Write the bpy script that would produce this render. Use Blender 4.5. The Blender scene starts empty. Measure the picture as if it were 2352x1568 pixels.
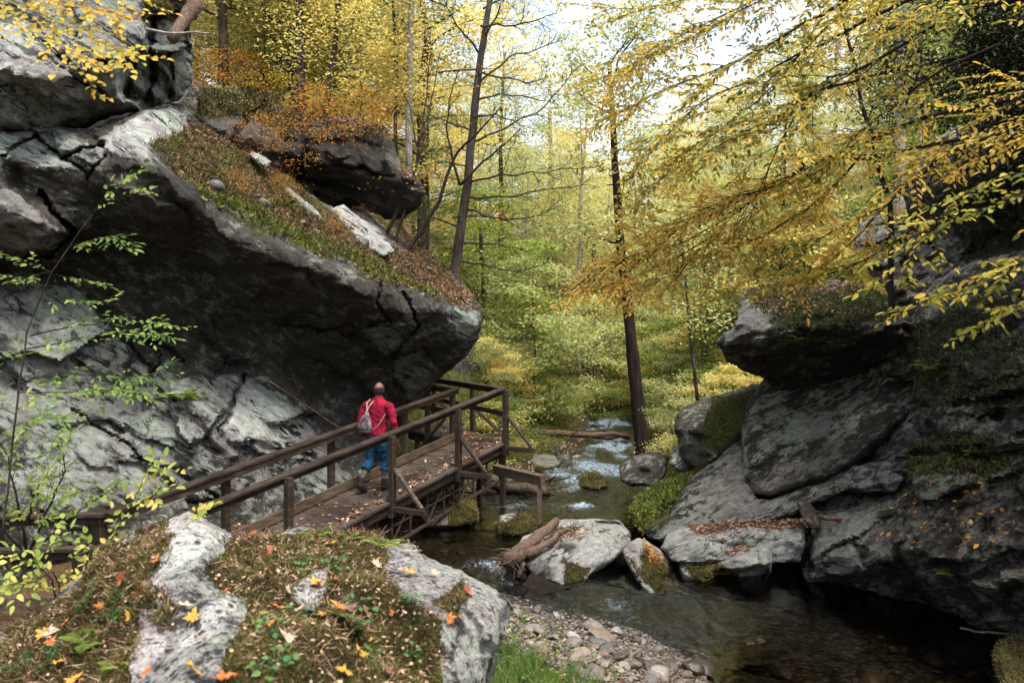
import bpy, bmesh, math, random
import numpy as np
from mathutils import Vector, Matrix, noise as mnoise
random.seed(7)
SC = bpy.context.scene
COL = SC.collection
F, CX, CY, EYE = 1829.3, 1176.0, 783.3, 3.3
rad = math.radians

def P(x, y, d):
    return Vector(((x - CX) / F * d, d, EYE - (y - CY) / F * d))

def pix(X, Y, Z):
    return CX + X / Y * F, CY + (EYE - Z) / Y * F

# ------------------------------------------------------------------ object helpers
def tag(o, label=None, cat=None, group=None, kind=None):
    if label: o['label'] = label
    if cat: o['category'] = cat
    if group: o['group'] = group
    if kind: o['kind'] = kind
    return o

def empty(name, loc=(0, 0, 0), rz=0.0):
    o = bpy.data.objects.new(name, None)
    o.location = loc; o.rotation_euler = (0, 0, rz)
    o.empty_display_size = 0.3
    COL.objects.link(o)
    return o

def fast_mesh(name, V, loops, sizes):
    """V (n,3) array, loops flat int array, sizes per-face loop counts"""
    me = bpy.data.meshes.new(name)
    V = np.asarray(V, dtype=np.float32); loops = np.asarray(loops, dtype=np.int32); sizes = np.asarray(sizes, dtype=np.int32)
    me.vertices.add(len(V)); me.vertices.foreach_set('co', V.ravel())
    me.loops.add(len(loops)); me.loops.foreach_set('vertex_index', loops)
    me.polygons.add(len(sizes))
    starts = np.concatenate([[0], np.cumsum(sizes)[:-1]]).astype(np.int32)
    me.polygons.foreach_set('loop_start', starts)
    me.update(calc_edges=True)
    return me

def link(me, name, mat=None, parent=None, loc=None, smooth=False, sharp=None):
    o = bpy.data.objects.new(name, me)
    COL.objects.link(o)
    if mat is not None and len(me.materials) == 0: me.materials.append(mat)
    if parent is not None: o.parent = parent
    if loc is not None: o.location = loc
    if smooth:
        me.polygons.foreach_set('use_smooth', np.ones(len(me.polygons), dtype=bool))
        if sharp is not None:
            me.set_sharp_from_angle(angle=sharp)
    return o

def attr(me, name, arr):
    a = me.attributes.new(name, 'FLOAT', 'POINT')
    a.data.foreach_set('value', np.asarray(arr, dtype=np.float32))

class MB:
    """collects boxes / tubes and builds them as one mesh"""
    def __init__(s): s.v = []; s.f = []
    def add(s, vs, fs):
        b = len(s.v); s.v += [tuple(v) for v in vs]; s.f += [tuple(b + i for i in f) for f in fs]
    def bar(s, a, b, w, h, up=Vector((0, 0, 1)), off=(0, 0), bev=0.0):
        a = Vector(a); b = Vector(b); d = (b - a).normalized()
        side = d.cross(up)
        if side.length < 1e-4: side = d.cross(Vector((0, 1, 0)))
        side.normalize(); u = side.cross(d).normalized()
        if bev <= 0: bev = min(w, h) * .08
        pr = []
        hw, hh = w / 2, h / 2
        for sx, sz in ((-hw + bev, -hh), (hw - bev, -hh), (hw, -hh + bev), (hw, hh - bev), (hw - bev, hh), (-hw + bev, hh), (-hw, hh - bev), (-hw, -hh + bev)):
            pr.append(side * (sx + off[0]) + u * (sz + off[1]))
        vs = [a + q for q in pr] + [b + q for q in pr]
        n = 8
        fs = [(i, (i + 1) % n, n + (i + 1) % n, n + i) for i in range(n)] + [tuple(range(n))[::-1], tuple(range(n, 2 * n))]
        fs = [f[::-1] for f in fs]
        s.add(vs, fs)
    def tube(s, pts, rs, n=8, jit=0.0):
        pts = [Vector(p) for p in pts]
        if not hasattr(rs, '__len__'): rs = [rs] * len(pts)
        d0 = (pts[1] - pts[0]).normalized()
        u = d0.cross(Vector((0.31, 0.2, 0.93)))
        if u.length < 1e-3: u = d0.cross(Vector((1, 0, 0)))
        u.normalize()
        b = len(s.v)
        for i, p in enumerate(pts):
            d = (pts[min(i + 1, len(pts) - 1)] - pts[max(i - 1, 0)]).normalized()
            u = (u - d * u.dot(d)).normalized(); w = d.cross(u)
            for k in range(n):
                a = 2 * math.pi * k / n
                r = rs[i] * (1 + jit * (random.random() - .5))
                s.v.append(tuple(p + (u * math.cos(a) + w * math.sin(a)) * r))
        for i in range(len(pts) - 1):
            for k in range(n):
                s.f.append((b + i * n + k, b + i * n + (k + 1) % n, b + (i + 1) * n + (k + 1) % n, b + (i + 1) * n + k))
        s.f.append(tuple(b + k for k in range(n))[::-1]); s.f.append(tuple(b + (len(pts) - 1) * n + k for k in range(n)))
    def mesh(s, name):
        me = bpy.data.meshes.new(name); me.from_pydata(s.v, [], s.f); me.update(); return me
    def build(s, name, mat, parent=None, smooth=False, sharp=rad(40)):
        return link(s.mesh(name), name, mat, parent, smooth=smooth, sharp=sharp)

# ------------------------------------------------------------------ numpy noise
def _h(ix, iy, iz, seed):
    h = (ix.astype(np.int64) * 374761393 + iy.astype(np.int64) * 668265263 + iz.astype(np.int64) * 2147483647 + seed * 1274126177) & 0xffffffff
    h = ((h ^ (h >> 13)) * 1274126177) & 0xffffffff
    h = (h ^ (h >> 16)) & 0xffffffff
    return h.astype(np.float64) / 4294967295.0

def vn(p, seed=0):
    p = np.asarray(p, dtype=np.float64)
    i = np.floor(p).astype(np.int64); f = p - i
    f = f * f * f * (f * (f * 6 - 15) + 10)
    r = 0
    for dx in (0, 1):
        for dy in (0, 1):
            for dz in (0, 1):
                w = (f[:, 0] if dx else 1 - f[:, 0]) * (f[:, 1] if dy else 1 - f[:, 1]) * (f[:, 2] if dz else 1 - f[:, 2])
                r = r + w * _h(i[:, 0] + dx, i[:, 1] + dy, i[:, 2] + dz, seed)
    return r * 2 - 1

def fbm(p, seed=0, octv=4, gain=.5, ridge=False):
    p = np.asarray(p, dtype=np.float64); a = 1; s = 0; t = 0
    for o in range(octv):
        n = vn(p * (2.03 ** o) + o * 17.3, seed + o)
        if ridge: n = 1 - 2 * np.abs(n)
        s = s + a * n; t += a; a *= gain
    return s / t

# ------------------------------------------------------------------ materials
class N:
    def __init__(s, name):
        s.m = bpy.data.materials.new(name); s.m.use_nodes = True
        s.t = s.m.node_tree; s.t.nodes.clear()
        s.out = s.t.nodes.new('ShaderNodeOutputMaterial')
    def n(s, typ, **kw):
        nd = s.t.nodes.new('ShaderNode' + typ)
        for k, v in kw.items():
            if k.startswith('_'): setattr(nd, k[1:], v)
            else:
                key = int(k[1:]) if k[0] == 'i' and k[1:].isdigit() else k.replace('__', ' ')
                s.set(nd, key, v)
        return nd
    def set(s, nd, key, v):
        inp = nd.inputs[key]
        if hasattr(v, 'links') or isinstance(v, bpy.types.NodeSocket): s.t.links.new(v, inp)
        elif hasattr(v, 'outputs'): s.t.links.new(v.outputs[0], inp)
        else: inp.default_value = v
    def tex(s, scale=(1, 1, 1), rot=(0, 0, 0), obj=False):
        g = s.n('NewGeometry').outputs['Position'] if not obj else s.n('TexCoord').outputs['Object']
        if any(rot): g = s.n('Mapping', Vector=g, Rotation=rot).outputs[0]
        return s.n('Mapping', Vector=g, Scale=scale).outputs[0]
    def noise(s, vec, scale, detail=6, rough=.6, dist=0):
        return s.n('TexNoise', Vector=vec, Scale=scale, Detail=detail, Roughness=rough, Distortion=dist).outputs[0]
    def ramp(s, fac, stops, interp='LINEAR'):
        r = s.n('ValToRGB', Fac=fac); e = r.color_ramp; e.interpolation = interp
        while len(e.elements) < len(stops): e.elements.new(.5)
        for el, (p, c) in zip(e.elements, stops):
            el.position = p; el.color = (*c, 1) if len(c) == 3 else c
        return r.outputs[0]
    def rng(s, v, a, b, c=0.0, d=1.0):
        return s.n('MapRange', Value=v, i1=a, i2=b, i3=c, i4=d, _interpolation_type='SMOOTHSTEP').outputs[0]
    def math(s, op, a, b=0.0):
        n = s.n('Math', _operation=op); s.set(n, 0, a); s.set(n, 1, b); return n.outputs[0]
    def mix(s, f, a, b):
        n = s.n('Mix', _data_type='RGBA'); s.set(n, 0, f)
        for k, v in ((6, a), (7, b)):
            if isinstance(v, tuple) and len(v) == 3: v = (*v, 1)
            s.set(n, k, v)
        return n.outputs[2]
    def mul(s, f, a, b):
        n = s.n('Mix', _data_type='RGBA', _blend_type='MULTIPLY'); s.set(n, 0, f)
        for k, v in ((6, a), (7, b)):
            if isinstance(v, tuple) and len(v) == 3: v = (*v, 1)
            s.set(n, k, v)
        return n.outputs[2]
    def attr(s, name): return s.n('Attribute', _attribute_name=name).outputs['Fac']
    def bump(s, h, strength=.5, dist=.05, normal=None):
        b = s.n('Bump', Height=h, Strength=strength, Distance=dist)
        if normal is not None: s.set(b, 'Normal', normal)
        return b.outputs[0]
    def surf(s, sh):
        s.t.links.new(sh if isinstance(sh, bpy.types.NodeSocket) else sh.outputs[0], s.out.inputs[0]); return s.m
    def prin(s, col, rough=.85, spec=.25, normal=None, **kw):
        p = s.n('BsdfPrincipled', Roughness=rough)
        s.set(p, 'Base Color', (*col, 1) if isinstance(col, tuple) and len(col) == 3 else col)
        s.set(p, 'Specular IOR Level', spec)
        if normal is not None: s.set(p, 'Normal', normal)
        for k, v in kw.items(): s.set(p, k.replace('__', ' '), v)
        return p

def rock_mat(name, dark=(.030, .028, .025), mid=(.105, .10, .088), pale=(.265, .275, .242), bed=(1, 1, 1), bedrot=(0, 0, 0), pale_amt=.5, moss_amt=0.0, mossc=((.018, .016, .006), (.075, .065, .016), (.14, .12, .032)), fine=1.0, pits=0.0, bumps=1.0, streak=.9):
    m = N(name)
    v = m.tex(); vb = m.tex(scale=bed, rot=bedrot)
    n1 = m.noise(v, .55, 4, .6, .4)
    n2 = m.noise(vb, 1.9, 10, .72, .5)
    n3 = m.noise(vb, 7 * fine, 8, .75, .3)
    n4 = m.noise(v, 30 * fine, 5, .75)
    mixn = m.math('ADD', m.math('MULTIPLY', n2, .5), m.math('MULTIPLY', n3, .5))
    base = m.ramp(mixn, [(.36, dark), (.47, tuple(a * .6 + b * .4 for a, b in zip(dark, mid))), (.55, mid), (.66, tuple(x * 1.7 for x in mid))])
    base = m.mul(.8, base, m.ramp(n1, [(.35, (.95, .80, .62)), (.6, (1, 1, 1))]))
    base = m.mul(.6, base, m.ramp(n4, [(.35, (.45, .45, .45)), (.6, (1.25, 1.25, 1.25))]))
    pa = m.attr('pale')
    tot = m.math('ADD', m.math('MULTIPLY', n2, .42), m.math('ADD', m.math('MULTIPLY', n3, .38), m.math('MULTIPLY', n4, .20)))
    cov = m.math('ADD', m.math('MULTIPLY', m.math('SUBTRACT', pa, .5), .34), tot)
    cov = m.rng(cov, .530 - .08 * pale_amt, .575 - .08 * pale_amt)
    hue = m.ramp(m.noise(v, .9, 4, .6), [(.38, tuple(p * q for p, q in zip(pale, (.80, .72, .74)))), (.5, pale), (.62, (pale[0] * .95, pale[1] * 1.05, pale[2] * .95))])
    lich = m.mul(.9, hue, m.ramp(n3, [(.34, (.42, .42, .42)), (.5, (.95, .95, .95)), (.66, (1.45, 1.45, 1.4))]))
    lich = m.mul(1, lich, m.ramp(m.rng(pa, .8, 1.0), [(0, (1, 1, 1)), (1, (1.65, 1.6, 1.65))]))
    col = m.mix(cov, base, lich)
    if streak > 0:      # dark seams following the bedding
        s1 = m.noise(m.tex(scale=(.35, .8, 3.4), rot=bedrot), 2.6, 9, .7, .7)
        sg = m.rng(m.noise(v, .8, 3), .36, .52)
        col = m.mix(m.math('MULTIPLY', m.math('MULTIPLY', m.rng(s1, .535, .58), m.math('MULTIPLY', sg, m.rng(pa, .4, .65))), streak), col, (dark[0] * .6, dark[1] * .6, dark[2] * .6))
    # black lichen specks and pits, denser in some places than others
    dens = m.math('MULTIPLY', m.noise(v, 1.1, 3), .14)
    sp = m.math('ADD', n4, dens)
    sp = m.rng(sp, .655 - .05 * pits, .70 - .05 * pits)
    col = m.mix(m.math('MULTIPLY', sp, .8), col, (dark[0] * .45, dark[1] * .45, dark[2] * .42))
    if pits > 0:
        vo = m.n('TexVoronoi', Vector=v, Scale=19); pt = m.math('SUBTRACT', 1.0, m.rng(m.math('ADD', vo.outputs['Distance'], m.math('MULTIPLY', n4, .7)), .66, .75))
        pt = m.math('MULTIPLY', pt, m.rng(m.noise(v, 2.6, 4), .42, .52))
        col = m.mix(m.math('MULTIPLY', pt, .9), col, (.035, .028, .024))
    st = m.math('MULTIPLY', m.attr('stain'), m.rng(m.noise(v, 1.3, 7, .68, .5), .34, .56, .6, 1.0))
    col = m.mix(st, col, m.mul(1.0, base, (.34, .30, .24)))  # dark staining, also painting shade onto rock undersides
    mo = m.attr('moss')
    up = m.n('SeparateXYZ', Vector=m.n('NewGeometry').outputs['Normal']).outputs[2]
    mm = m.math('ADD', m.math('ADD', m.math('MULTIPLY', m.math('SUBTRACT', mo, .5), .62), tot), m.math('MULTIPLY', up, .06 + moss_amt * .1))
    mm = m.rng(mm, .56 - moss_amt * .12, .62 - moss_amt * .12)
    mcol = m.ramp(m.noise(v, 9, 8, .75), [(.3, mossc[0]), (.5, mossc[1]), (.72, mossc[2])])
    brownlit = m.ramp(m.noise(v, 16, 6, .75), [(.3, (.04, .02, .01)), (.5, (.14, .075, .035)), (.68, (.28, .17, .09))])
    lf = m.rng(m.math('ADD', m.noise(v, 4.5, 6, .7), m.math('MULTIPLY', m.math('SUBTRACT', m.attr('litter'), .5), .6)), .56, .63)
    col = m.mix(mm, col, mcol)
    col = m.mix(lf, col, brownlit)
    h = m.math('ADD', m.math('MULTIPLY', n2, 1.0), m.math('ADD', m.math('MULTIPLY', n3, .6), m.math('MULTIPLY', n4, .22)))
    nb = m.bump(h, 1.0, .16 * bumps)
    fz = m.math('MULTIPLY', m.noise(v, 45, 4, .8), m.math('MAXIMUM', mm, lf))
    nb = m.bump(fz, .8, .04, nb)
    return m.surf(m.prin(col, m.rng(n2, .3, .7, .7, .95), .22, nb))

# ------------------------------------------------------------------ relief rocks
def sdf(poly, X, Y):
    """positive inside"""
    p = np.asarray(poly, float); n = len(p)
    best = np.full(X.shape, 1e18); ins = np.zeros(X.shape, bool); bx = np.zeros(X.shape); by = np.zeros(X.shape)
    for i in range(n):
        x0, y0 = p[i]; x1, y1 = p[(i + 1) % n]
        dx, dy = x1 - x0, y1 - y0
        t = np.clip(((X - x0) * dx + (Y - y0) * dy) / (dx * dx + dy * dy + 1e-9), 0, 1)
        qx, qy = x0 + t * dx, y0 + t * dy
        d = (X - qx) ** 2 + (Y - qy) ** 2
        m = d < best
        best = np.where(m, d, best); bx = np.where(m, qx, bx); by = np.where(m, qy, by)
        c = ((y0 > Y) != (y1 > Y)) & (X < (x1 - x0) * (Y - y0) / (y1 - y0 + 1e-12) + x0)
        ins ^= c
    d = np.sqrt(best)
    return np.where(ins, d, -d), bx, by

def tps(ctrl, X, Y):
    c = np.asarray(ctrl, float); n = len(c); s = 500.0
    if n < 3: return np.full(X.shape, c[:, 2].mean())
    def phi(r2): return 0.5 * r2 * np.log(r2 + 1e-12)
    px, py, d = c[:, 0] / s, c[:, 1] / s, c[:, 2]
    K = phi((px[:, None] - px[None]) ** 2 + (py[:, None] - py[None]) ** 2) + np.eye(n) * 0.004
    Q = np.stack([np.ones(n), px, py], 1)
    A = np.zeros((n + 3, n + 3)); A[:n, :n] = K; A[:n, n:] = Q; A[n:, :n] = Q.T
    w = np.linalg.solve(A, np.concatenate([d, np.zeros(3)]))
    x, y = X.ravel() / s, Y.ravel() / s
    r = w[n] + w[n + 1] * x + w[n + 2] * y
    for i in range(n): r = r + w[i] * phi((x - px[i]) ** 2 + (y - py[i]) ** 2)
    return r.reshape(X.shape)

def polyline_dist(pl, X, Y):
    best = np.full(X.shape, 1e18)
    for (x0, y0), (x1, y1) in zip(pl[:-1], pl[1:]):
        dx, dy = x1 - x0, y1 - y0
        t = np.clip(((X - x0) * dx + (Y - y0) * dy) / (dx * dx + dy * dy + 1e-9), 0, 1)
        best = np.minimum(best, (X - x0 - t * dx) ** 2 + (Y - y0 - t * dy) ** 2)
    return np.sqrt(best)

def relief(name, poly, ctrl, mat, step=6, T=2.0, rw=40, rr=.5, plates=(), cracks=(), facet=None, strata=None, rough=((.9, .10), (.25, .03)), masks=None, jit=7, seed=1, label=None, cat='rock', group=None, kind=None, sharp=28, cushion=0):
    poly = np.asarray(poly, float)
    x0, y0 = poly.min(0) - step; x1, y1 = poly.max(0) + step * 2
    xs = np.arange(x0, x1, step); ys = np.arange(y0, y1, step)
    GX, GY = np.meshgrid(xs, ys)
    S, BX, BY = sdf(poly, GX, GY)
    ins = S > step * .25
    cell = ins[:-1, :-1] | ins[1:, :-1] | ins[:-1, 1:] | ins[1:, 1:]
    used = np.zeros(GX.shape, bool)
    used[:-1, :-1] |= cell; used[1:, :-1] |= cell; used[:-1, 1:] |= cell; used[1:, 1:] |= cell
    bd = used & ~ins
    x = np.where(bd, BX, GX)[used]; y = np.where(bd, BY, GY)[used]; e = np.where(bd, 0, S)[used]
    isb = bd[used]
    idx = -np.ones(GX.shape, int); idx[used] = np.arange(len(x))
    # jitter the outline a little so it reads as broken stone
    D = tps(ctrl, x, y)
    q = np.stack([x / 500 * 13, y / 500 * 13, np.full(x.shape, seed * 3.1)], 1)
    Dbase = D.copy()
    if facet:
        n, amp, grad, asp, ang = facet
        rs = np.random.RandomState(seed)
        sx = rs.uniform(poly[:, 0].min(), poly[:, 0].max(), n); sy = rs.uniform(poly[:, 1].min(), poly[:, 1].max(), n)
        ca, sa = math.cos(rad(ang)), math.sin(rad(ang))
        wx = x + 14 * vn(q * .9, 5); wy = y + 14 * vn(q * .9, 6)
        best = np.full(x.shape, 1e18); who = np.zeros(x.shape, int)
        for i in range(n):
            u = (wx - sx[i]) * ca + (wy - sy[i]) * sa; w = -(wx - sx[i]) * sa + (wy - sy[i]) * ca
            d = (u / asp) ** 2 + w * w
            m = d < best; best = np.where(m, d, best); who = np.where(m, i, who)
        off = rs.normal(0, 1, n); gx = rs.normal(0, 1, n); gy = rs.normal(0, 1, n)
        D = D + amp * off[who] + grad * ((x - sx[who]) * gx[who] + (y - sy[who]) * gy[who]) / 100
    if strata:
        ang, per, amp = strata
        ca, sa = math.cos(rad(ang)), math.sin(rad(ang))
        w = (-x * sa + y * ca) / per + 1.1 * vn(q * .28, 11) + .35 * vn(q * 1.1, 12)
        fr = w - np.floor(w); st = np.floor(w) + np.clip((fr - .78) / .22, 0, 1)
        hcell = _h(np.floor(w).astype(int), (x * 0).astype(int), (x * 0).astype(int), seed)
        D = D + amp * (fr ** 2 - .4) * (.4 + 1.2 * hcell)
    g_ = np.zeros(GX.shape); w_ = used.astype(float); g_[used] = D - Dbase      # soften the stair steps of the grid
    for ax_ in (0, 1):
        g_ = (np.roll(g_, 1, ax_) + 2 * g_ + np.roll(g_, -1, ax_)); w_ = (np.roll(w_, 1, ax_) + 2 * w_ + np.roll(w_, -1, ax_))
    D = Dbase + (g_ / np.maximum(w_, 1e-6))[used]
    for pl in plates:
        pp, dd, ew = pl[:3]; gx, gy = (pl[3], pl[4]) if len(pl) > 3 else (0, 0)
        s_, _, _ = sdf(pp, x + 5 * vn(q * 1.3, 21), y + 5 * vn(q * 1.3, 22))
        cx, cy = np.mean([a for a, b in pp]), np.mean([b for a, b in pp])
        D = D + np.clip(s_ / ew + .5, 0, 1) * (dd + gx * (x - cx) / 100 + gy * (y - cy) / 100)
    for pl, w, dep in cracks:
        d = polyline_dist(pl, x + 6 * vn(q * 1.2, 31), y + 6 * vn(q * 1.2, 32))
        D = D + dep * np.clip(1 - d / w, 0, 1) ** .7
    k = np.clip(e / rw, 0, 1)
    rnd = 1 - np.sqrt(np.clip(1 - (1 - k) ** 2, 0, 1))
    Df = D * (1 - (1 - np.clip(k * 2, 0, 1))) + Dbase * (1 - np.clip(k * 2, 0, 1)) + rr * rnd
    scl = Df / F
    V = np.stack([(x - CX) / F * Df, Df, EYE - (y - CY) / F * Df], 1)
    disp = np.zeros_like(V)
    for sc, am in rough:
        for c in range(3): disp[:, c] += am * fbm(V / sc, seed * 7 + c * 31, 4, .55, ridge=(c == 1))
    disp[:, 0] *= .8; disp[:, 2] *= .8
    V = V + disp
    if cushion:
        mm_ = np.zeros(len(V))
        for pp, soft, amt in (masks or {}).get('moss', ()):
            if pp is None: mm_ = np.maximum(mm_, amt)
            else:
                s_, _, _ = sdf(pp, x, y); mm_ = np.maximum(mm_, amt * np.clip(s_ / soft + .5, 0, 1)) if amt > 0 else mm_ * np.clip(.5 - s_ / soft, 0, 1)
        bu = cushion * mm_ * np.clip(fbm(V / (cushion * 5), 5, 3) * 1.6 + .35, 0, 1.3) * np.clip(e / 20, 0, 1)
        V[:, 2] += bu * .7; V[:, 1] -= bu * .5
    nf = len(V)
    # back side, pushed away from the camera
    inb = ~isb
    kb = np.clip(e / max(e.max() * .8, 1), 0, 1)
    Db = (Dbase + rr + T * np.sqrt(1 - (1 - kb) ** 2))
    Db = np.maximum(Db, Df + .12)
    Vb = np.stack([(x - CX) / F * Db, Db, EYE - (y - CY) / F * Db], 1)
    # keep the back from growing with the view cone: shrink towards the axis of the rock
    c0 = V.mean(0)
    g = (Dbase / Db)[:, None]
    Vb[:, 0] = c0[0] + (Vb[:, 0] - c0[0]) * (.35 + .65 * g[:, 0]); Vb[:, 2] = c0[2] + (Vb[:, 2] - c0[2]) * (.35 + .65 * g[:, 0])
    Vb = Vb + disp * .8
    bi = -np.ones(nf, int); bi[inb] = nf + np.arange(inb.sum()); bi[isb] = np.nonzero(isb)[0]
    allV = np.concatenate([V, Vb[inb]])
    jj, ii = np.nonzero(cell)
    a = idx[jj, ii]; b = idx[jj + 1, ii]; c = idx[jj + 1, ii + 1]; d = idx[jj, ii + 1]
    front = np.stack([a, b, c, d], 1); back = np.stack([bi[a], bi[d], bi[c], bi[b]], 1)
    allB = isb[a] & isb[b] & isb[c] & isb[d]
    back = back[~allB]
    loops = np.concatenate([front.ravel(), back.ravel()]); sizes = np.full(len(front) + len(back), 4)
    org = np.array([V[:, 0].mean(), V[:, 1].mean(), max(allV[:, 2].min(), 0)])
    me = fast_mesh(name, allV - org, loops, sizes)
    me.validate()
    mk = {}
    for mn in ('pale', 'moss', 'stain', 'litter'):
        val = np.zeros(nf)
        for pp, soft, amt in (masks or {}).get(mn, ()):
            if pp is None: val = np.maximum(val, amt); continue
            s_, _, _ = sdf(pp, x + 14 * vn(q * .8, 41), y + 14 * vn(q * .8, 42))
            val = np.maximum(val, amt * np.clip(s_ / soft + .5, 0, 1)) if amt >= 0 else val * (1 - np.clip(s_ / soft + .5, 0, 1) * -amt)
        mk[mn] = val
        attr(me, mn, np.concatenate([val, val[inb]])[:len(me.vertices)])
    o = link(me, name, mat, loc=org, smooth=True, sharp=rad(sharp))
    tag(o, label, cat if kind != 'structure' else None, group, kind)
    # front-surface samples for scattering
    fn = np.cross(V[b] - V[a], V[d] - V[a]); fn /= (np.linalg.norm(fn, axis=1)[:, None] + 1e-9)
    o_info = dict(o=o, fa=a, fb=b, fc=c, fd=d, V=V, fn=fn, x=x, y=y, mk=mk)
    return o_info

def sample(info, n, seed=0, region=None, weight=None, upmin=None, soft=1.0):
    """random points on the front surface: returns pos, normal, px"""
    rs = np.random.RandomState(seed)
    A = info['V'][info['fa']]; C = info['V'][info['fc']]; Bv = info['V'][info['fb']]; Dv = info['V'][info['fd']]
    area = np.linalg.norm(np.cross(C - A, Dv - Bv), axis=1)
    w = area.copy()
    if weight is not None: w = w * np.clip(info['mk'][weight][info['fa']], 0, 1)
    if upmin is not None: w = w * (info['fn'][:, 2] > upmin)
    if region is not None:
        s_, _, _ = sdf(region, info['x'][info['fa']], info['y'][info['fa']]); w = w * (s_ > 0)
    if w.sum() <= 0: return np.zeros((0, 3)), np.zeros((0, 3))
    i = rs.choice(len(w), n, p=w / w.sum())
    u, v = rs.rand(n, 1), rs.rand(n, 1)
    p = (A[i] * (1 - u) + Bv[i] * u) * (1 - v) + (Dv[i] * (1 - u) + C[i] * u) * v
    return p, info['fn'][i]

# ------------------------------------------------------------------ camera, light
cam = bpy.data.cameras.new('camera'); co = bpy.data.objects.new('camera', cam); COL.objects.link(co)
co.location = (0, 0, EYE); co.rotation_euler = (rad(90), 0, 0)
cam.lens = 28; cam.sensor_width = 36; cam.clip_end = 2000; cam.clip_start = .05
cam.dof.use_dof = True; cam.dof.focus_distance = 12.5; cam.dof.aperture_fstop = 2.4
SC.camera = co
SUN_EL, SUN_AZ = 66, 140
w = bpy.data.worlds.new('World'); SC.world = w; w.use_nodes = True
nt = w.node_tree; nt.nodes.clear()
sky = nt.nodes.new('ShaderNodeTexSky'); sky.sky_type = 'NISHITA'; sky.sun_disc = False
sky.sun_elevation = rad(SUN_EL); sky.sun_rotation = rad(SUN_AZ); sky.dust_density = 3; sky.air_density = 1.2
hs = nt.nodes.new('ShaderNodeHueSaturation'); hs.inputs['Saturation'].default_value = .55; hs.inputs['Value'].default_value = 1.0
bg = nt.nodes.new('ShaderNodeBackground'); bg.inputs['Strength'].default_value = .15
wo = nt.nodes.new('ShaderNodeOutputWorld')
nt.links.new(sky.outputs[0], hs.inputs['Color']); nt.links.new(hs.outputs[0], bg.inputs[0]); nt.links.new(bg.outputs[0], wo.inputs[0])
sl = bpy.data.lights.new('sun', 'SUN'); sl.energy = 1.8; sl.angle = rad(22); sl.color = (1, .965, .91)
so = bpy.data.objects.new('sun', sl); COL.objects.link(so)
# direction to the sun: azimuth measured as in the Nishita sky (rotation about Z from +Y, clockwise)
sd = Vector((math.sin(rad(SUN_AZ)) * math.cos(rad(SUN_EL)), math.cos(rad(SUN_AZ)) * math.cos(rad(SUN_EL)), math.sin(rad(SUN_EL))))
so.rotation_euler = sd.to_track_quat('Z', 'Y').to_euler()
SC.view_settings.view_transform = 'Standard'; SC.view_settings.look = 'None'
SC.view_settings.exposure = 1.55; SC.view_settings.gamma = 1
cy = SC.cycles
cy.max_bounces = 7; cy.diffuse_bounces = 4; cy.glossy_bounces = 3; cy.transmission_bounces = 5; cy.transparent_max_bounces = 8
cy.use_denoising = True
try: cy.denoiser = 'OPENIMAGEDENOISE'
except Exception: pass
cy.use_adaptive_sampling = True; cy.adaptive_threshold = .02
cy.caustics_reflective = False; cy.caustics_refractive = False
SC.render.film_transparent = False
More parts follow.
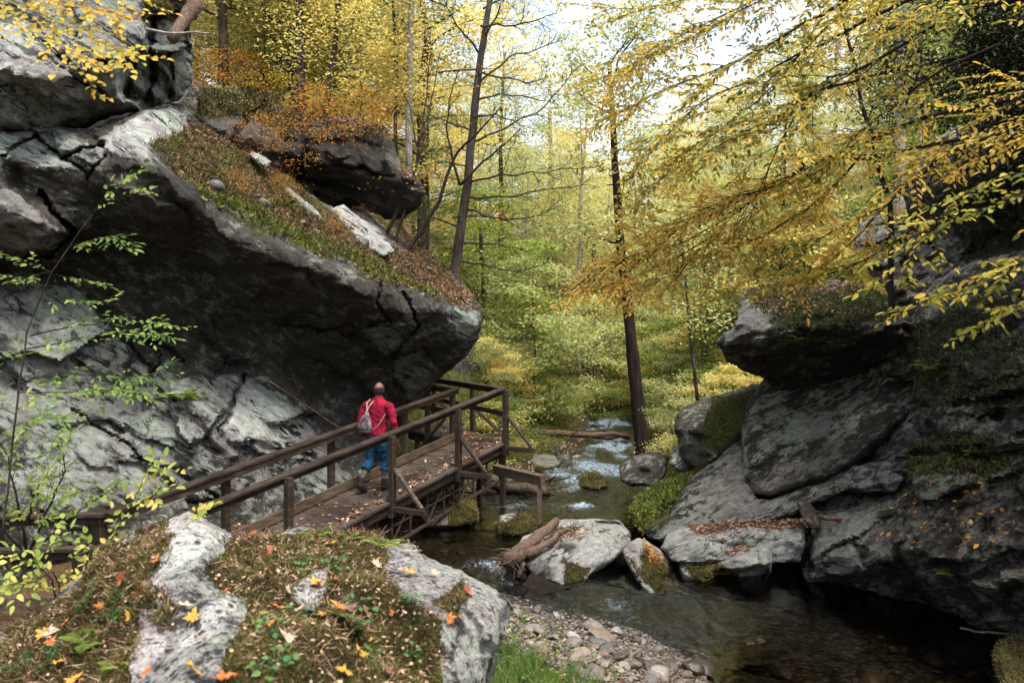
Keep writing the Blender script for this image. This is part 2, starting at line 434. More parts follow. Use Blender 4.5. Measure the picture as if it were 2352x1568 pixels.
# ------------------------------------------------------------------ terrain
TY = [0, 5, 7.7, 8.4, 9.2, 9.8, 10.9, 12, 13.5, 15, 18, 20, 24, 28, 35, 60, 140]
TL = [2.2, 1.9, 1.8, 2.0, 1.3, .4, -.5, -1.3, -1.9, -1.5, -.7, .4, 1.9, 2.6, 3.9, 7.2, 14]
TR = [9, 8.5, 7.5, 7, 6.3, 5.9, 5, 4.2, 3.6, 3.2, 3.1, 3.2, 4.3, 5.0, 6.1, 10, 16]
def terr(X, Y, detail=True):
    X = np.asarray(X, float); Y = np.asarray(Y, float)
    L = np.interp(Y, TY, TL); R = np.interp(Y, TY, TR)
    wob = .25 * vn(np.stack([X * .6, Y * .6, X * 0], -1).reshape(-1, 3), 3).reshape(X.shape)
    dl = L - X + wob; dr = X - R + wob
    d = np.maximum(dl, dr)
    z = np.where(d < 0, -.34 * np.clip(-d / .9, 0, 1) ** .7 - .02, .30 * np.clip(d / 1.2, 0, 1))
    z = z + np.where(d < 0, 0, .03 * np.clip(d, 0, 3))
    # far valley floor climbs gently
    z = z + np.clip(Y - 34, 0, 200) * .14
    z = z + np.where(d > 0, np.clip(Y - 30, 0, 20) * .05, 0)
    # valley sides
    sl = np.clip(dl - 2.5 - np.clip(Y - 24, 0, 40) * .12, 0, 60)
    sr = np.clip(dr - 1.0 - np.clip(Y - 24, 0, 40) * .05, 0, 60)
    far = np.clip((Y - 21) / 4, 0, 1)
    z = z + far * (np.clip(sl, 0, 8) * .80 + np.clip(sl - 8, 0, 60) * .40)
    z = z + np.clip((Y - 12.5) / 4, 0, 1) * (np.clip(sr, 0, 9) * .75 + np.clip(sr - 9, 0, 60) * .45)
    # shelf on top of the overhanging rock on the left
    top = np.interp(X, [-30, -12, -6.5, -4.6, -2.8, -1.6, -.6, .4], [16, 11.5, 8.6, 7.6, 5.4, 3.7, 1.5, .2])
    line = np.interp(X, [-30, -9, -7, -4.2, -2.4, -1.2, .5], [14.5, 15.4, 16.3, 18.2, 19.8, 21.2, 23])
    m = np.clip((Y - line) / 1.3, 0, 1); m = m * m * (3 - 2 * m)
    m = m * np.clip((34 - Y) / 9, 0, 1) * np.clip((.6 - X) / .8, 0, 1)
    z = np.where(m > 0, np.maximum(z, z * (1 - m) + (top + np.clip(Y - line, 0, 30) * .12) * m), z)
    # ground by the camera
    near = np.clip((6.3 - Y) / 4.0, 0, 1) * np.clip((1.6 - X) / 2.5, 0, 1)
    z = np.where(near > 0, np.maximum(z, z * (1 - near) + 1.62 * near), z)
    # high ground off to the left and right of the near gorge
    lw = np.clip((-X - 7.5 - np.clip(10 - Y, 0, 10) * .3) / 3, 0, 1) * np.clip((26 - Y) / 4, 0, 1)
    z = np.where(lw > 0, np.maximum(z, lw * 6), z)
    rw_ = np.clip((X - 8.2) / 2.5, 0, 1) * np.clip((22 - Y) / 5, 0, 1)
    z = np.where(rw_ > 0, np.maximum(z, rw_ * np.interp(X, [8, 11, 14, 40], [2, 5.5, 9, 18])), z)
    if detail:
        p = np.stack([X, Y, X * 0], -1).reshape(-1, 3)
        z = z + (.10 * fbm(p * .9, 8, 4) + .03 * fbm(p * 4, 9, 3)).reshape(X.shape) * np.where(d < 0, .5, 1)
    return z

def build_terrain():
    ys = np.concatenate([np.arange(-8, 5, .5), np.arange(5, 26, .12), np.arange(26, 45, .35), np.arange(45, 90, 1.2), np.arange(90, 300, 8)])
    u = np.linspace(-1, 1, 261)
    xs = 11 * u + 110 * np.sign(u) * np.abs(u) ** 5
    X, Y = np.meshgrid(xs, ys)
    Z = terr(X, Y)
    Z = np.where(Y > 90, Z + 0, Z)
    nx, ny = len(xs), len(ys)
    V = np.stack([X.ravel(), Y.ravel(), Z.ravel()], 1)
    j, i = np.meshgrid(np.arange(ny - 1), np.arange(nx - 1), indexing='ij')
    a = (j * nx + i).ravel()
    loops = np.stack([a, a + 1, a + nx + 1, a + nx], 1).ravel()
    me = fast_mesh('ground', V, loops, np.full(len(a), 4))
    p = V.copy()
    L = np.interp(V[:, 1], TY, TL); R = np.interp(V[:, 1], TY, TR)
    dl = L - V[:, 0]; dr = V[:, 0] - R
    d = np.maximum(dl, dr)
    g = np.clip(1 - d / 1.0, 0, 1)                                    # stony strip at the waterline
    g = np.maximum(g, ((V[:, 1] < 10.5) & (V[:, 0] > -1)).astype(float) * np.clip((d + .5) * 2, 0, 1))
    attr(me, 'stones', g)
    lowl = np.clip((V[:, 1] - 13) / 2, 0, 1) * np.clip((40 - V[:, 1]) / 5, 0, 1) * (V[:, 2] < 2.5) * (d > .2)
    attr(me, 'grassy', lowl)
    m = N('forest_floor'); v = m.tex()
    n1 = m.noise(v, 1.2, 6, .65); n2 = m.noise(v, 7, 6, .7); n3 = m.noise(v, 26, 4, .7)
    lit = m.ramp(n3, [(.3, (.02, .013, .008)), (.47, (.07, .042, .022)), (.6, (.14, .085, .038)), (.75, (.26, .18, .09))])
    rk = m.mul(1, m.ramp(n2, [(.35, (.03, .028, .024)), (.5, (.09, .085, .075)), (.65, (.22, .215, .19))]), m.ramp(n1, [(.4, (.6, .6, .55)), (.6, (1, 1, 1))]))
    stp = m.n('SeparateXYZ', Vector=m.n('NewGeometry').outputs['Normal']).outputs[2]
    lit = m.mix(m.rng(m.math('ADD', stp, m.math('MULTIPLY', m.math('SUBTRACT', n1, .5), .3)), .45, .62), rk, lit)
    grs = m.ramp(n2, [(.3, (.03, .04, .01)), (.5, (.10, .11, .025)), (.7, (.20, .19, .05))])
    vor = m.n('TexVoronoi', Vector=v, Scale=16); vc = vor.outputs['Color']
    st = m.mul(1, m.ramp(m.n('SeparateColor', Color=vc).outputs[0], [(0, (.035, .030, .023)), (.5, (.085, .075, .06)), (1, (.15, .135, .11))]), m.ramp(vor.outputs['Distance'], [(.25, (1, 1, 1)), (.6, (.3, .28, .25))]))
    gm = m.rng(m.math('ADD', m.math('MULTIPLY', m.attr('grassy'), .55), m.math('MULTIPLY', n1, .7)), .62, .74)
    col = m.mix(gm, lit, grs)
    col = m.mix(m.rng(m.attr('stones'), .3, .7), col, st)
    h = m.math('ADD', m.math('MULTIPLY', n3, .6), n2)
    mat = m.surf(m.prin(col, .9, .15, m.bump(h, .8, .08)))
    o = link(me, 'ground', mat, smooth=True); tag(o, 'leaf strewn forest floor and stony creek bed of the gorge', kind='structure')
build_terrain()

# ------------------------------------------------------------------ water
def build_water():
    ys = np.concatenate([np.arange(3, 16, .035), np.arange(16, 30, .07), np.arange(30, 35, .2)])
    xs0 = np.linspace(0, 1, 240)
    L = np.interp(ys, TY, TL) - .8; R = np.interp(ys, TY, TR) + 1.0
    X = L[:, None] + (R - L)[:, None] * xs0[None]; Y = np.repeat(ys[:, None], len(xs0), 1)
    p = np.stack([X, Y, X * 0], -1).reshape(-1, 3)
    # riffles: foam zones, some painting sky reflections (x, y, rx, ry, strength)
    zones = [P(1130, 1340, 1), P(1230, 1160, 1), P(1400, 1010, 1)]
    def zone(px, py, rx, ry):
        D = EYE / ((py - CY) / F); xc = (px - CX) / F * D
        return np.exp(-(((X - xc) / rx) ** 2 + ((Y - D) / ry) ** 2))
    foam_glint = .75 * zone(1410, 1000, 1.0, 5) + .62 * zone(1310, 1090, 1.1, 3) + .5 * zone(1060, 1300, .4, .4) + .68 * zone(1310, 1392, 1.3, .6) + .4 * zone(1150, 1400, .5, .6) + 1.0 * zone(1135, 1330, .40, .6) + .85 * zone(1230, 1163, .75, .35) + .75 * zone(1345, 1160, .35, .3) + .9 * zone(1405, 1022, .45, 1.2) + .8 * zone(1350, 1068, .3, .7) + .6 * zone(985, 1205, .25, .25) + .8 * zone(1425, 975, .4, 3) + .35 * zone(1130, 1290, .3, .5)
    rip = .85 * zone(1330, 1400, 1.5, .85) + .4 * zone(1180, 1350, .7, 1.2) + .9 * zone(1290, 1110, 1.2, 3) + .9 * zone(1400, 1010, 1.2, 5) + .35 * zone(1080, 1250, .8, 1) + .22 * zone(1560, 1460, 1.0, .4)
    rip = rip + foam_glint
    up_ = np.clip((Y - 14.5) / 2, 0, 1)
    foam_glint = foam_glint + up_ * .75 * np.clip(fbm(np.stack([X * .9, Y * .5, X * 0 + 9], -1).reshape(-1, 3), 61, 3).reshape(X.shape) * 2.6 + .25, 0, 1)
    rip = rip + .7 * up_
    foam_glint = foam_glint * np.clip(.75 + .8 * fbm(np.stack([X * 2.2, Y * 1.0, X * 0 + 3], -1).reshape(-1, 3), 44, 3).reshape(X.shape), 0, 1.4)
    fx = np.stack([X * 3.2 + .8 * fbm(p * 1.5, 4).reshape(X.shape), Y * 1.7, X * 0], -1).reshape(-1, 3)
    n = fbm(fx * 1.6, 14, 4, .6).reshape(X.shape); n2 = fbm(p * 9, 15, 2, .6).reshape(X.shape)
    Z = .0 + (.006 + .045 * np.clip(rip, 0, 1.1)) * n + (.0008 + .010 * np.clip(rip, 0, 1)) * n2 + .03 * foam_glint
    Z += np.clip(Y - 36, 0, 200) * .12 + np.clip((Y - 28) / 8, 0, 1) * .25
    V = np.stack([X.ravel(), Y.ravel(), Z.ravel()], 1); ny, nx = X.shape
    j, i = np.meshgrid(np.arange(ny - 1), np.arange(nx - 1), indexing='ij'); a = (j * nx + i).ravel()
    me = fast_mesh('creek_water', V, np.stack([a, a + 1, a + nx + 1, a + nx], 1).ravel(), np.full(len(a), 4))
    attr(me, 'foam_glint', np.clip(foam_glint, 0, 1).ravel()); attr(me, 'ripple', np.clip(rip, 0, 1).ravel())
    m = N('creek_water'); v = m.tex(scale=(1, .55, 1))
    h = m.math('ADD', m.noise(v, 9, 4, .6, .6), m.math('MULTIPLY', m.noise(v, 34, 3, .6), .35))
    b = m.n('Bump', Height=h, Distance=.035); m.set(b, 'Strength', m.math('ADD', .07, m.math('MULTIPLY', m.attr('ripple'), 1.1)))
    fr = m.n('Fresnel', IOR=1.33); m.set(fr, 'Normal', b)
    gl = m.n('BsdfGlossy', Roughness=.06); m.set(gl, 'Normal', b); m.set(gl, 'Color', (1, 1, 1, 1))
    tr = m.n('BsdfTransparent'); tr.inputs[0].default_value = (.43, .40, .33, 1)
    ms = m.n('MixShader'); m.set(ms, 0, fr); m.set(ms, 1, tr); m.set(ms, 2, gl)
    fo = m.n('BsdfDiffuse'); m.set(fo, 'Normal', b); fo.inputs[0].default_value = (.42, .52, .62, 1)  # bluish foam, its colour also painting sky reflections on the ripples
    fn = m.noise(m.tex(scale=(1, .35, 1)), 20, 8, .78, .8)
    ff = m.rng(m.math('ADD', m.math('MULTIPLY', m.attr('foam_glint'), .27), m.math('MULTIPLY', fn, .85)), .56, .82, 0, .8)
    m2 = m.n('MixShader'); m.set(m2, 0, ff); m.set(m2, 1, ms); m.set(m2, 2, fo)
    mat = m.surf(m2)
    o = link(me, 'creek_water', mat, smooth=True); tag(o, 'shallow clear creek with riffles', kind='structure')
build_water()

# ------------------------------------------------------------------ rocks
M = {}
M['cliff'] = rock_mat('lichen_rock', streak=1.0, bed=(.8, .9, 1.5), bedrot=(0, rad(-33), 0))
M['cliff_right'] = rock_mat('dark_rock', dark=(.018, .0165, .014), mid=(.082, .076, .064), pale=(.25, .24, .205), bed=(.75, .9, 1.8), bedrot=(0, rad(28), 0), moss_amt=.25, bumps=1.25)  # darker, browner rock of the right bank
M['boulder'] = rock_mat('boulder_rock', mid=(.13, .12, .10), pale=(.38, .37, .33), bed=(.8, .9, 2.2), bedrot=(0, rad(35), 0), pale_amt=.8, moss_amt=.25, fine=1.4)
M['mossy'] = rock_mat('moss_covered_rock', mid=(.09, .085, .065), pale=(.26, .27, .21), pale_amt=.5, moss_amt=.7, fine=1.3)
M['fore'] = rock_mat('pitted_mossy_rock', mid=(.16, .15, .13), pale=(.46, .445, .40), pale_amt=1.15, pits=.9, fine=1.5, streak=0)
M['stone'] = rock_mat('creek_stone', dark=(.04, .034, .027), mid=(.12, .10, .08), pale=(.27, .25, .21), fine=2.5, moss_amt=-.3)

R = {}
# the great leaning rock on the left
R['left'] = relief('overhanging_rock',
    [(-160, 250), (-60, 235), (60, 262), (180, 285), (230, 268), (300, 250), (360, 238), (420, 232), (440, 270), (520, 318), (600, 372), (680, 425), (740, 462), (800, 470), (850, 495), (900, 540), (960, 568), (1010, 605), (1060, 645), (1095, 690), (1107, 735), (1098, 780), (1070, 815), (1035, 842), (1000, 872), (985, 905), (965, 935), (900, 960), (870, 1040), (830, 1150), (780, 1240), (600, 1300), (300, 1360), (60, 1400), (-160, 1400)],
    [(-100, 280, 11.6), (60, 300, 11.8), (220, 300, 11.9), (400, 245, 13.4), (440, 285, 14.4), (600, 385, 15.6), (740, 475, 16.4), (900, 545, 17.4), (1000, 610, 17.2),
     (340, 370, 11.0), (440, 425, 11.5), (620, 530, 12.5), (760, 600, 13.3), (880, 655, 14.0), (1000, 690, 14.9), (1095, 735, 15.4),
     (230, 350, 11.2), (100, 360, 11.2), (0, 330, 11.0), (-120, 350, 11.0),
     (150, 480, 11.6), (50, 420, 11.4), (0, 480, 10.7), (100, 540, 11.0),
     (300, 560, 12.5), (480, 650, 13.3), (700, 750, 14.3), (850, 800, 15.0), (1000, 800, 16.0),
     (150, 620, 12.6), (240, 720, 12.5), (350, 840, 13.1), (500, 860, 13.8), (600, 890, 14.2), (720, 965, 15.0), (850, 980, 15.9), (950, 920, 16.6), (1040, 840, 16.4),
     (0, 620, 12.5), (30, 720, 11.6), (0, 900, 10.8), (200, 950, 11.6), (330, 950, 12.1), (450, 950, 12.5), (560, 980, 13.1), (640, 1010, 13.7),
     (0, 1100, 10.0), (200, 1100, 10.6), (400, 1120, 11.6), (560, 1140, 12.6), (700, 1120, 13.9), (800, 1100, 15.0), (840, 1200, 14.6), (600, 1260, 12.6), (200, 1320, 10.4)],
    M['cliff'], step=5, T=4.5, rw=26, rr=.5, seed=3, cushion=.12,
    facet=(90, .085, .10, 2.2, 32), strata=(33, 60, .02), rough=((1.8, .16), (.8, .07), (.3, .05), (.12, .035)),
    plates=[([(385, 880), (430, 865), (560, 850), (545, 900), (505, 950), (470, 1000), (430, 1040), (400, 1000)], -.35, 6, .2, .1),
            ([(500, 985), (552, 870), (640, 920), (720, 985), (760, 1040), (720, 1060), (560, 1030)], -.12, 6),
            ([(-60, 430), (30, 440), (125, 520), (60, 570), (-60, 590)], -.45, 8, .2, 0),
            ([(810, 750), (920, 745), (905, 800), (880, 815), (850, 800)], -.22, 6),
            ([(890, 830), (960, 800), (1010, 840), (985, 880), (940, 920), (905, 880)], -.28, 6, -.1, .1),
            ([(-60, 690), (180, 640), (250, 760), (130, 830), (60, 800), (-60, 850)], -.25, 8),
            ([(350, 370), (500, 440), (640, 540), (860, 645), (850, 690), (600, 590), (440, 490)], -.15, 10),
            ([(100, 980), (240, 960), (480, 1100), (440, 1130), (300, 1090)], .16, 8), ([(560, 1010), (700, 1040), (680, 1090), (520, 1070)], .12, 8)],
    cracks=[([(0, 345), (60, 300), (130, 350), (230, 320)], 5, .5), ([(340, 860), (360, 830), (330, 780), (420, 830)], 4, .3), ([(200, 800), (260, 770), (340, 845)], 4, .25),
            ([(500, 985), (560, 860)], 4, .35), ([(480, 870), (520, 820)], 4, .2), ([(90, 430), (150, 530), (120, 590), (40, 600)], 7, .45), ([(650, 750), (800, 770), (880, 740)], 4, .2), ([(890, 820), (960, 740), (900, 660)], 4, .3), ([(870, 650), (860, 700), (890, 740)], 4, .2),
            ([(230, 350), (190, 400), (130, 350)], 4, .2), ([(300, 1050), (500, 1130), (420, 1150)], 4, .25), ([(150, 940), (260, 1010), (330, 1060)], 4, .2)],
    masks={'pale': [(None, 0, .42), ([(210, 335), (250, 280), (370, 232), (435, 250), (430, 300), (340, 330), (350, 380), (300, 350)], 16, 1.0), ([(-160, 250), (60, 255), (260, 340), (200, 400), (-160, 330)], 30, .75),
                    ([(-160, 420), (30, 430), (125, 520), (60, 590), (-160, 600)], 20, .85), ([(-160, 690), (190, 640), (260, 760), (350, 850), (600, 860), (760, 1010), (830, 1120), (560, 1160), (300, 1180), (-160, 1180)], 30, .64),
                    ([(500, 985), (552, 870), (640, 920), (720, 985), (760, 1040), (720, 1060), (560, 1030)], 14, .98), ([(505, 950), (562, 850), (545, 900), (470, 1000)], 8, 1.0), ([(810, 750), (920, 745), (905, 800), (880, 815)], 10, .9), ([(890, 830), (960, 800), (1010, 840), (985, 900), (940, 920)], 14, .8),
                    ([(760, 470), (850, 490), (900, 560), (800, 530)], 12, .95), ([(560, 345), (620, 370), (600, 400)], 10, .9), ([(1060, 660), (1107, 735), (1070, 800), (1040, 720)], 20, .75)],
           'moss': [([(335, 330), (430, 290), (620, 380), (800, 530), (1000, 600), (1090, 700), (1000, 690), (880, 640), (740, 575), (620, 520), (440, 420)], 26, .92)],
           'litter': [([(500, 390), (620, 400), (800, 540), (960, 570), (1060, 650), (1080, 700), (900, 650), (740, 570)], 26, .72), ([(420, 270), (520, 320), (480, 420), (380, 370)], 20, .4)],
           'stain': [([(230, 380), (340, 370), (620, 540), (870, 665), (1010, 700), (1060, 800), (960, 930), (800, 1010), (700, 960), (560, 860), (350, 850), (250, 740), (130, 600), (120, 480)], 50, .62), ([(600, 600), (870, 680), (900, 900), (720, 930), (560, 840)], 90, .85)]},  # algae staining, darkened further to paint the overhang's shade
    label='huge dark overhanging rock leaning over the boardwalk with a mossy ledge', cat='rock')

# slabs stacked above it at the upper left
R['upper'] = relief('upper_rock',
    [(-160, -120), (60, -140), (260, -120), (400, -100), (440, -60), (445, 20), (432, 70), (440, 120), (436, 180), (415, 215), (380, 232), (350, 250), (300, 248), (250, 262), (215, 285), (120, 300), (-160, 290)],
    [(-100, 0, 12.0), (60, 40, 11.8), (240, 30, 12.5), (420, -20, 13.5), (430, 120, 13.6), (330, 120, 12.4), (300, 60, 12.6), (200, 130, 11.4), (100, 100, 11.6), (0, 120, 11.3), (150, 200, 11.6), (280, 200, 12.0), (380, 210, 13.2), (250, 250, 12.6), (100, 260, 11.8), (-50, 230, 11.2), (-150, 200, 11)],
    M['cliff'], step=5, T=3, rw=24, rr=.4, seed=9, facet=(60, .07, .08, 1.8, 35), strata=(36, 30, .08), rough=((1.4, .18), (.4, .08), (.14, .032)),
    plates=[([(270, 130), (440, 110), (440, 220), (360, 250), (280, 200)], .5, 10, -.3, 0), ([(-160, 20), (60, 60), (170, 170), (120, 200), (-160, 110)], -.4, 8), ([(330, 20), (440, 10), (430, 110), (330, 100)], .45, 10)],
    cracks=[([(330, 30), (345, 130), (330, 240)], 9, .5), ([(290, 215), (300, 130), (230, 140)], 9, .3), ([(385, 120), (380, 220)], 5, .2), ([(60, 60), (130, 150), (240, 210)], 7, .3)],
    masks={'pale': [(None, 0, .68), ([(-160, 10), (40, 30), (120, 120), (220, 220), (150, 240), (-160, 130)], 20, .95), ([(250, 90), (320, 50), (330, 150), (290, 130)], 12, .7)],
           'moss': [([(300, -100), (440, -80), (440, 40), (320, 20)], 24, .6)], 'stain': [([(340, 110), (440, 110), (430, 220), (300, 250), (290, 180)], 24, .6)], 'litter': [([(310, -60), (440, -60), (440, 90), (330, 60)], 24, .6)]},
    label='tall layered rock face at the upper left above the white slab', cat='rock')

# roof rock above the ledge
R['roof'] = relief('ledge_rock',
    [(440, 205), (500, 195), (560, 200), (600, 215), (680, 255), (760, 268), (830, 270), (880, 290), (905, 340), (925, 380), (970, 415), (977, 440), (960, 475), (925, 495), (880, 498), (850, 488), (800, 462), (740, 470), (700, 440), (640, 400), (590, 372), (570, 350), (540, 340), (480, 310), (450, 270)],
    [(450, 240, 15.4), (560, 215, 17), (560, 300, 15.8), (600, 350, 16.2), (700, 280, 17.6), (800, 290, 18), (880, 320, 17.6), (720, 340, 16.6), (850, 380, 16.6), (960, 440, 16.6), (900, 480, 17.6), (780, 450, 18.0), (700, 420, 17.6), (640, 390, 17.2)],
    M['cliff'], step=5, T=2.4, rw=24, rr=.4, seed=12, facet=(40, .09, .08, 1.6, 28), strata=(25, 34, .12), rough=((1.2, .18), (.4, .06), (.14, .02)),
    plates=[([(640, 300), (880, 330), (900, 460), (780, 450), (650, 400)], .35, 16)],
    cracks=[([(530, 330), (560, 260), (600, 230)], 9, .5), ([(700, 270), (690, 420)], 8, .3), ([(770, 380), (900, 400)], 6, .25)],
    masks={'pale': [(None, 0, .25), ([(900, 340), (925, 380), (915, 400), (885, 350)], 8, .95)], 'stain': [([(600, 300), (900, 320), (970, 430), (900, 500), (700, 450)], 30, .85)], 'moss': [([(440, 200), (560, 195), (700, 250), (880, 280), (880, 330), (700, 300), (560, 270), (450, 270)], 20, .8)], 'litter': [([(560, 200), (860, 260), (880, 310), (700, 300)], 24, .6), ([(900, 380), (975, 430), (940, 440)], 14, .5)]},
    label='dark blocky rock jutting out above the mossy ledge', cat='rock')
def slab(name, poly, d0, d1, mat, label, seed, T=.5, step=5, rw=12, rr=.1, pale=.95, moss=0, **kw):
    """small block; d0 depth at its top edge, d1 at its bottom edge"""
    p = np.asarray(poly, float); y0, y1 = p[:, 1].min(), p[:, 1].max(); xm0, xm1 = p[:, 0].min(), p[:, 0].max()
    tilt = kw.pop('tilt', 0)
    ctrl = [(xm0, y0, d0 - tilt), (xm1, y0, d0 + tilt), (xm0, y1, d1 - tilt), (xm1, y1, d1 + tilt), ((xm0 + xm1) / 2, (y0 + y1) / 2, (d0 + d1) / 2)] if 'ctrl' not in kw else kw.pop('ctrl')
    mk = kw.pop('masks', {'pale': [(None, 0, pale)], 'moss': [(None, 0, moss)]})
    rg = kw.pop('rough', ((.5, .06), (.15, .02)))
    return relief(name, poly, ctrl, mat, step=step, T=T, rw=rw, rr=rr, seed=seed, rough=rg, masks=mk, label=label, **kw)
R['s1'] = slab('ledge_slab', [(760, 478), (790, 468), (830, 500), (880, 540), (905, 575), (880, 590), (830, 560), (780, 515)], 16.6, 15.2, M['cliff'], 'pale slab lying on the mossy ledge below the jutting rock', 20, T=.6)
R['s2'] = slab('ledge_slab', [(575, 345), (595, 352), (622, 372), (612, 384), (570, 360)], 15.0, 14.6, M['cliff'], 'small pale slab on the ledge under the orange bush', 21, T=.4, step=4)
R['s3'] = slab('ledge_slab', [(636, 420), (660, 428), (720, 475), (740, 500), (700, 490), (650, 450)], 15.6, 15.0, M['cliff'], 'narrow grey slab half buried along the mossy ledge', 22, T=.4, step=4, pale=.7)
tagslabs = 1

# ---- right side
R['nose'] = relief('jutting_rock',
    [(1648, 790), (1662, 765), (1688, 745), (1684, 710), (1700, 672), (1740, 655), (1800, 645), (1860, 655), (1920, 640), (1990, 650), (2060, 690), (2110, 720), (2160, 760), (2150, 820), (2080, 830), (2030, 850), (1960, 880), (1900, 905), (1850, 920), (1810, 910), (1780, 880), (1740, 858), (1700, 850), (1670, 830)],
    [(1655, 790, 13.6), (1700, 680, 13.9), (1800, 655, 14.2), (1950, 650, 13.8), (2080, 710, 13.0), (1700, 770, 13.0), (1800, 760, 12.6), (1920, 740, 12.2), (2020, 740, 12.0), (2130, 780, 12.2), (1700, 840, 13.8), (1800, 840, 13.7), (1850, 905, 14.3), (1950, 860, 13.6), (2050, 830, 13.0)],
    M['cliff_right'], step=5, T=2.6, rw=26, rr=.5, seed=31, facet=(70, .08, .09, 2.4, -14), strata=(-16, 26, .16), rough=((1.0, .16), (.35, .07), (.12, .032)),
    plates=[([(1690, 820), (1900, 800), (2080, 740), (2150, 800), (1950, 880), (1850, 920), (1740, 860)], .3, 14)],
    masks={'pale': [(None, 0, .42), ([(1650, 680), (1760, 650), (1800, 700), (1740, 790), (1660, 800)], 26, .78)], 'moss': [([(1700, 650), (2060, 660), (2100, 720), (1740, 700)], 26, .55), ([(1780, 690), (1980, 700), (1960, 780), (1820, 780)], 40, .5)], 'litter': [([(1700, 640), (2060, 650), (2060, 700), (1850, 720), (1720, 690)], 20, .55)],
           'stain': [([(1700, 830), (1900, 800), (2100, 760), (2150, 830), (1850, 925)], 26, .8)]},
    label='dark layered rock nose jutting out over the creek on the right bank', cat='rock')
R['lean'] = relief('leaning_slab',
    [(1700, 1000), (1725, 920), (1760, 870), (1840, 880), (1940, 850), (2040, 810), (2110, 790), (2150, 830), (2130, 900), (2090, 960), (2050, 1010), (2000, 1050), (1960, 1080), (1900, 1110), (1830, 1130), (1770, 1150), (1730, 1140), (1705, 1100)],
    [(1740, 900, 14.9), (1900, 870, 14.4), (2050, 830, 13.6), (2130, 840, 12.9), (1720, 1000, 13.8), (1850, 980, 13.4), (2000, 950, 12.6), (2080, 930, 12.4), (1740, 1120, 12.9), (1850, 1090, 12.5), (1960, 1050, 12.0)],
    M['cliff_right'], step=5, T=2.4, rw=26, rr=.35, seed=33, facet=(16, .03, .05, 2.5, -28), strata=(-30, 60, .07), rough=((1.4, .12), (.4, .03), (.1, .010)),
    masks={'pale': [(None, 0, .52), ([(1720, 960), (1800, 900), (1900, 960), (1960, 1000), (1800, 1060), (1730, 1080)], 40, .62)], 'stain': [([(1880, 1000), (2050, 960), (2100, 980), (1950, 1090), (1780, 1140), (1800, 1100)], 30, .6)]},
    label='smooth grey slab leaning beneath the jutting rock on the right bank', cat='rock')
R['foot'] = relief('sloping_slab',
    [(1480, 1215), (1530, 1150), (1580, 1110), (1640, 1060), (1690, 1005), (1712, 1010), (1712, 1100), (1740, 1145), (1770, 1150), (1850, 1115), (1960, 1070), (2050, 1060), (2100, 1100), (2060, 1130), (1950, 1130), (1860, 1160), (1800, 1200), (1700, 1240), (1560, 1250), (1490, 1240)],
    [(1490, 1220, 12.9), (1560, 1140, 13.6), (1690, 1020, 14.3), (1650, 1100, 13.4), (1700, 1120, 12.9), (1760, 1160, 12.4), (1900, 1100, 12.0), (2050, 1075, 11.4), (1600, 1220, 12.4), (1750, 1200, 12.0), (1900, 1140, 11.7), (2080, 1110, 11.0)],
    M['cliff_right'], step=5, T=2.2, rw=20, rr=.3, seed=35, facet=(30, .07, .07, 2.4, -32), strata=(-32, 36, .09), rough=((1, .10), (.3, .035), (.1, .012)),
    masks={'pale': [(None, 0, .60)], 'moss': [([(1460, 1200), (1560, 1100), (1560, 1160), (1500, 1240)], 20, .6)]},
    label='grey sloping slab running down to the creek on the right bank', cat='rock')
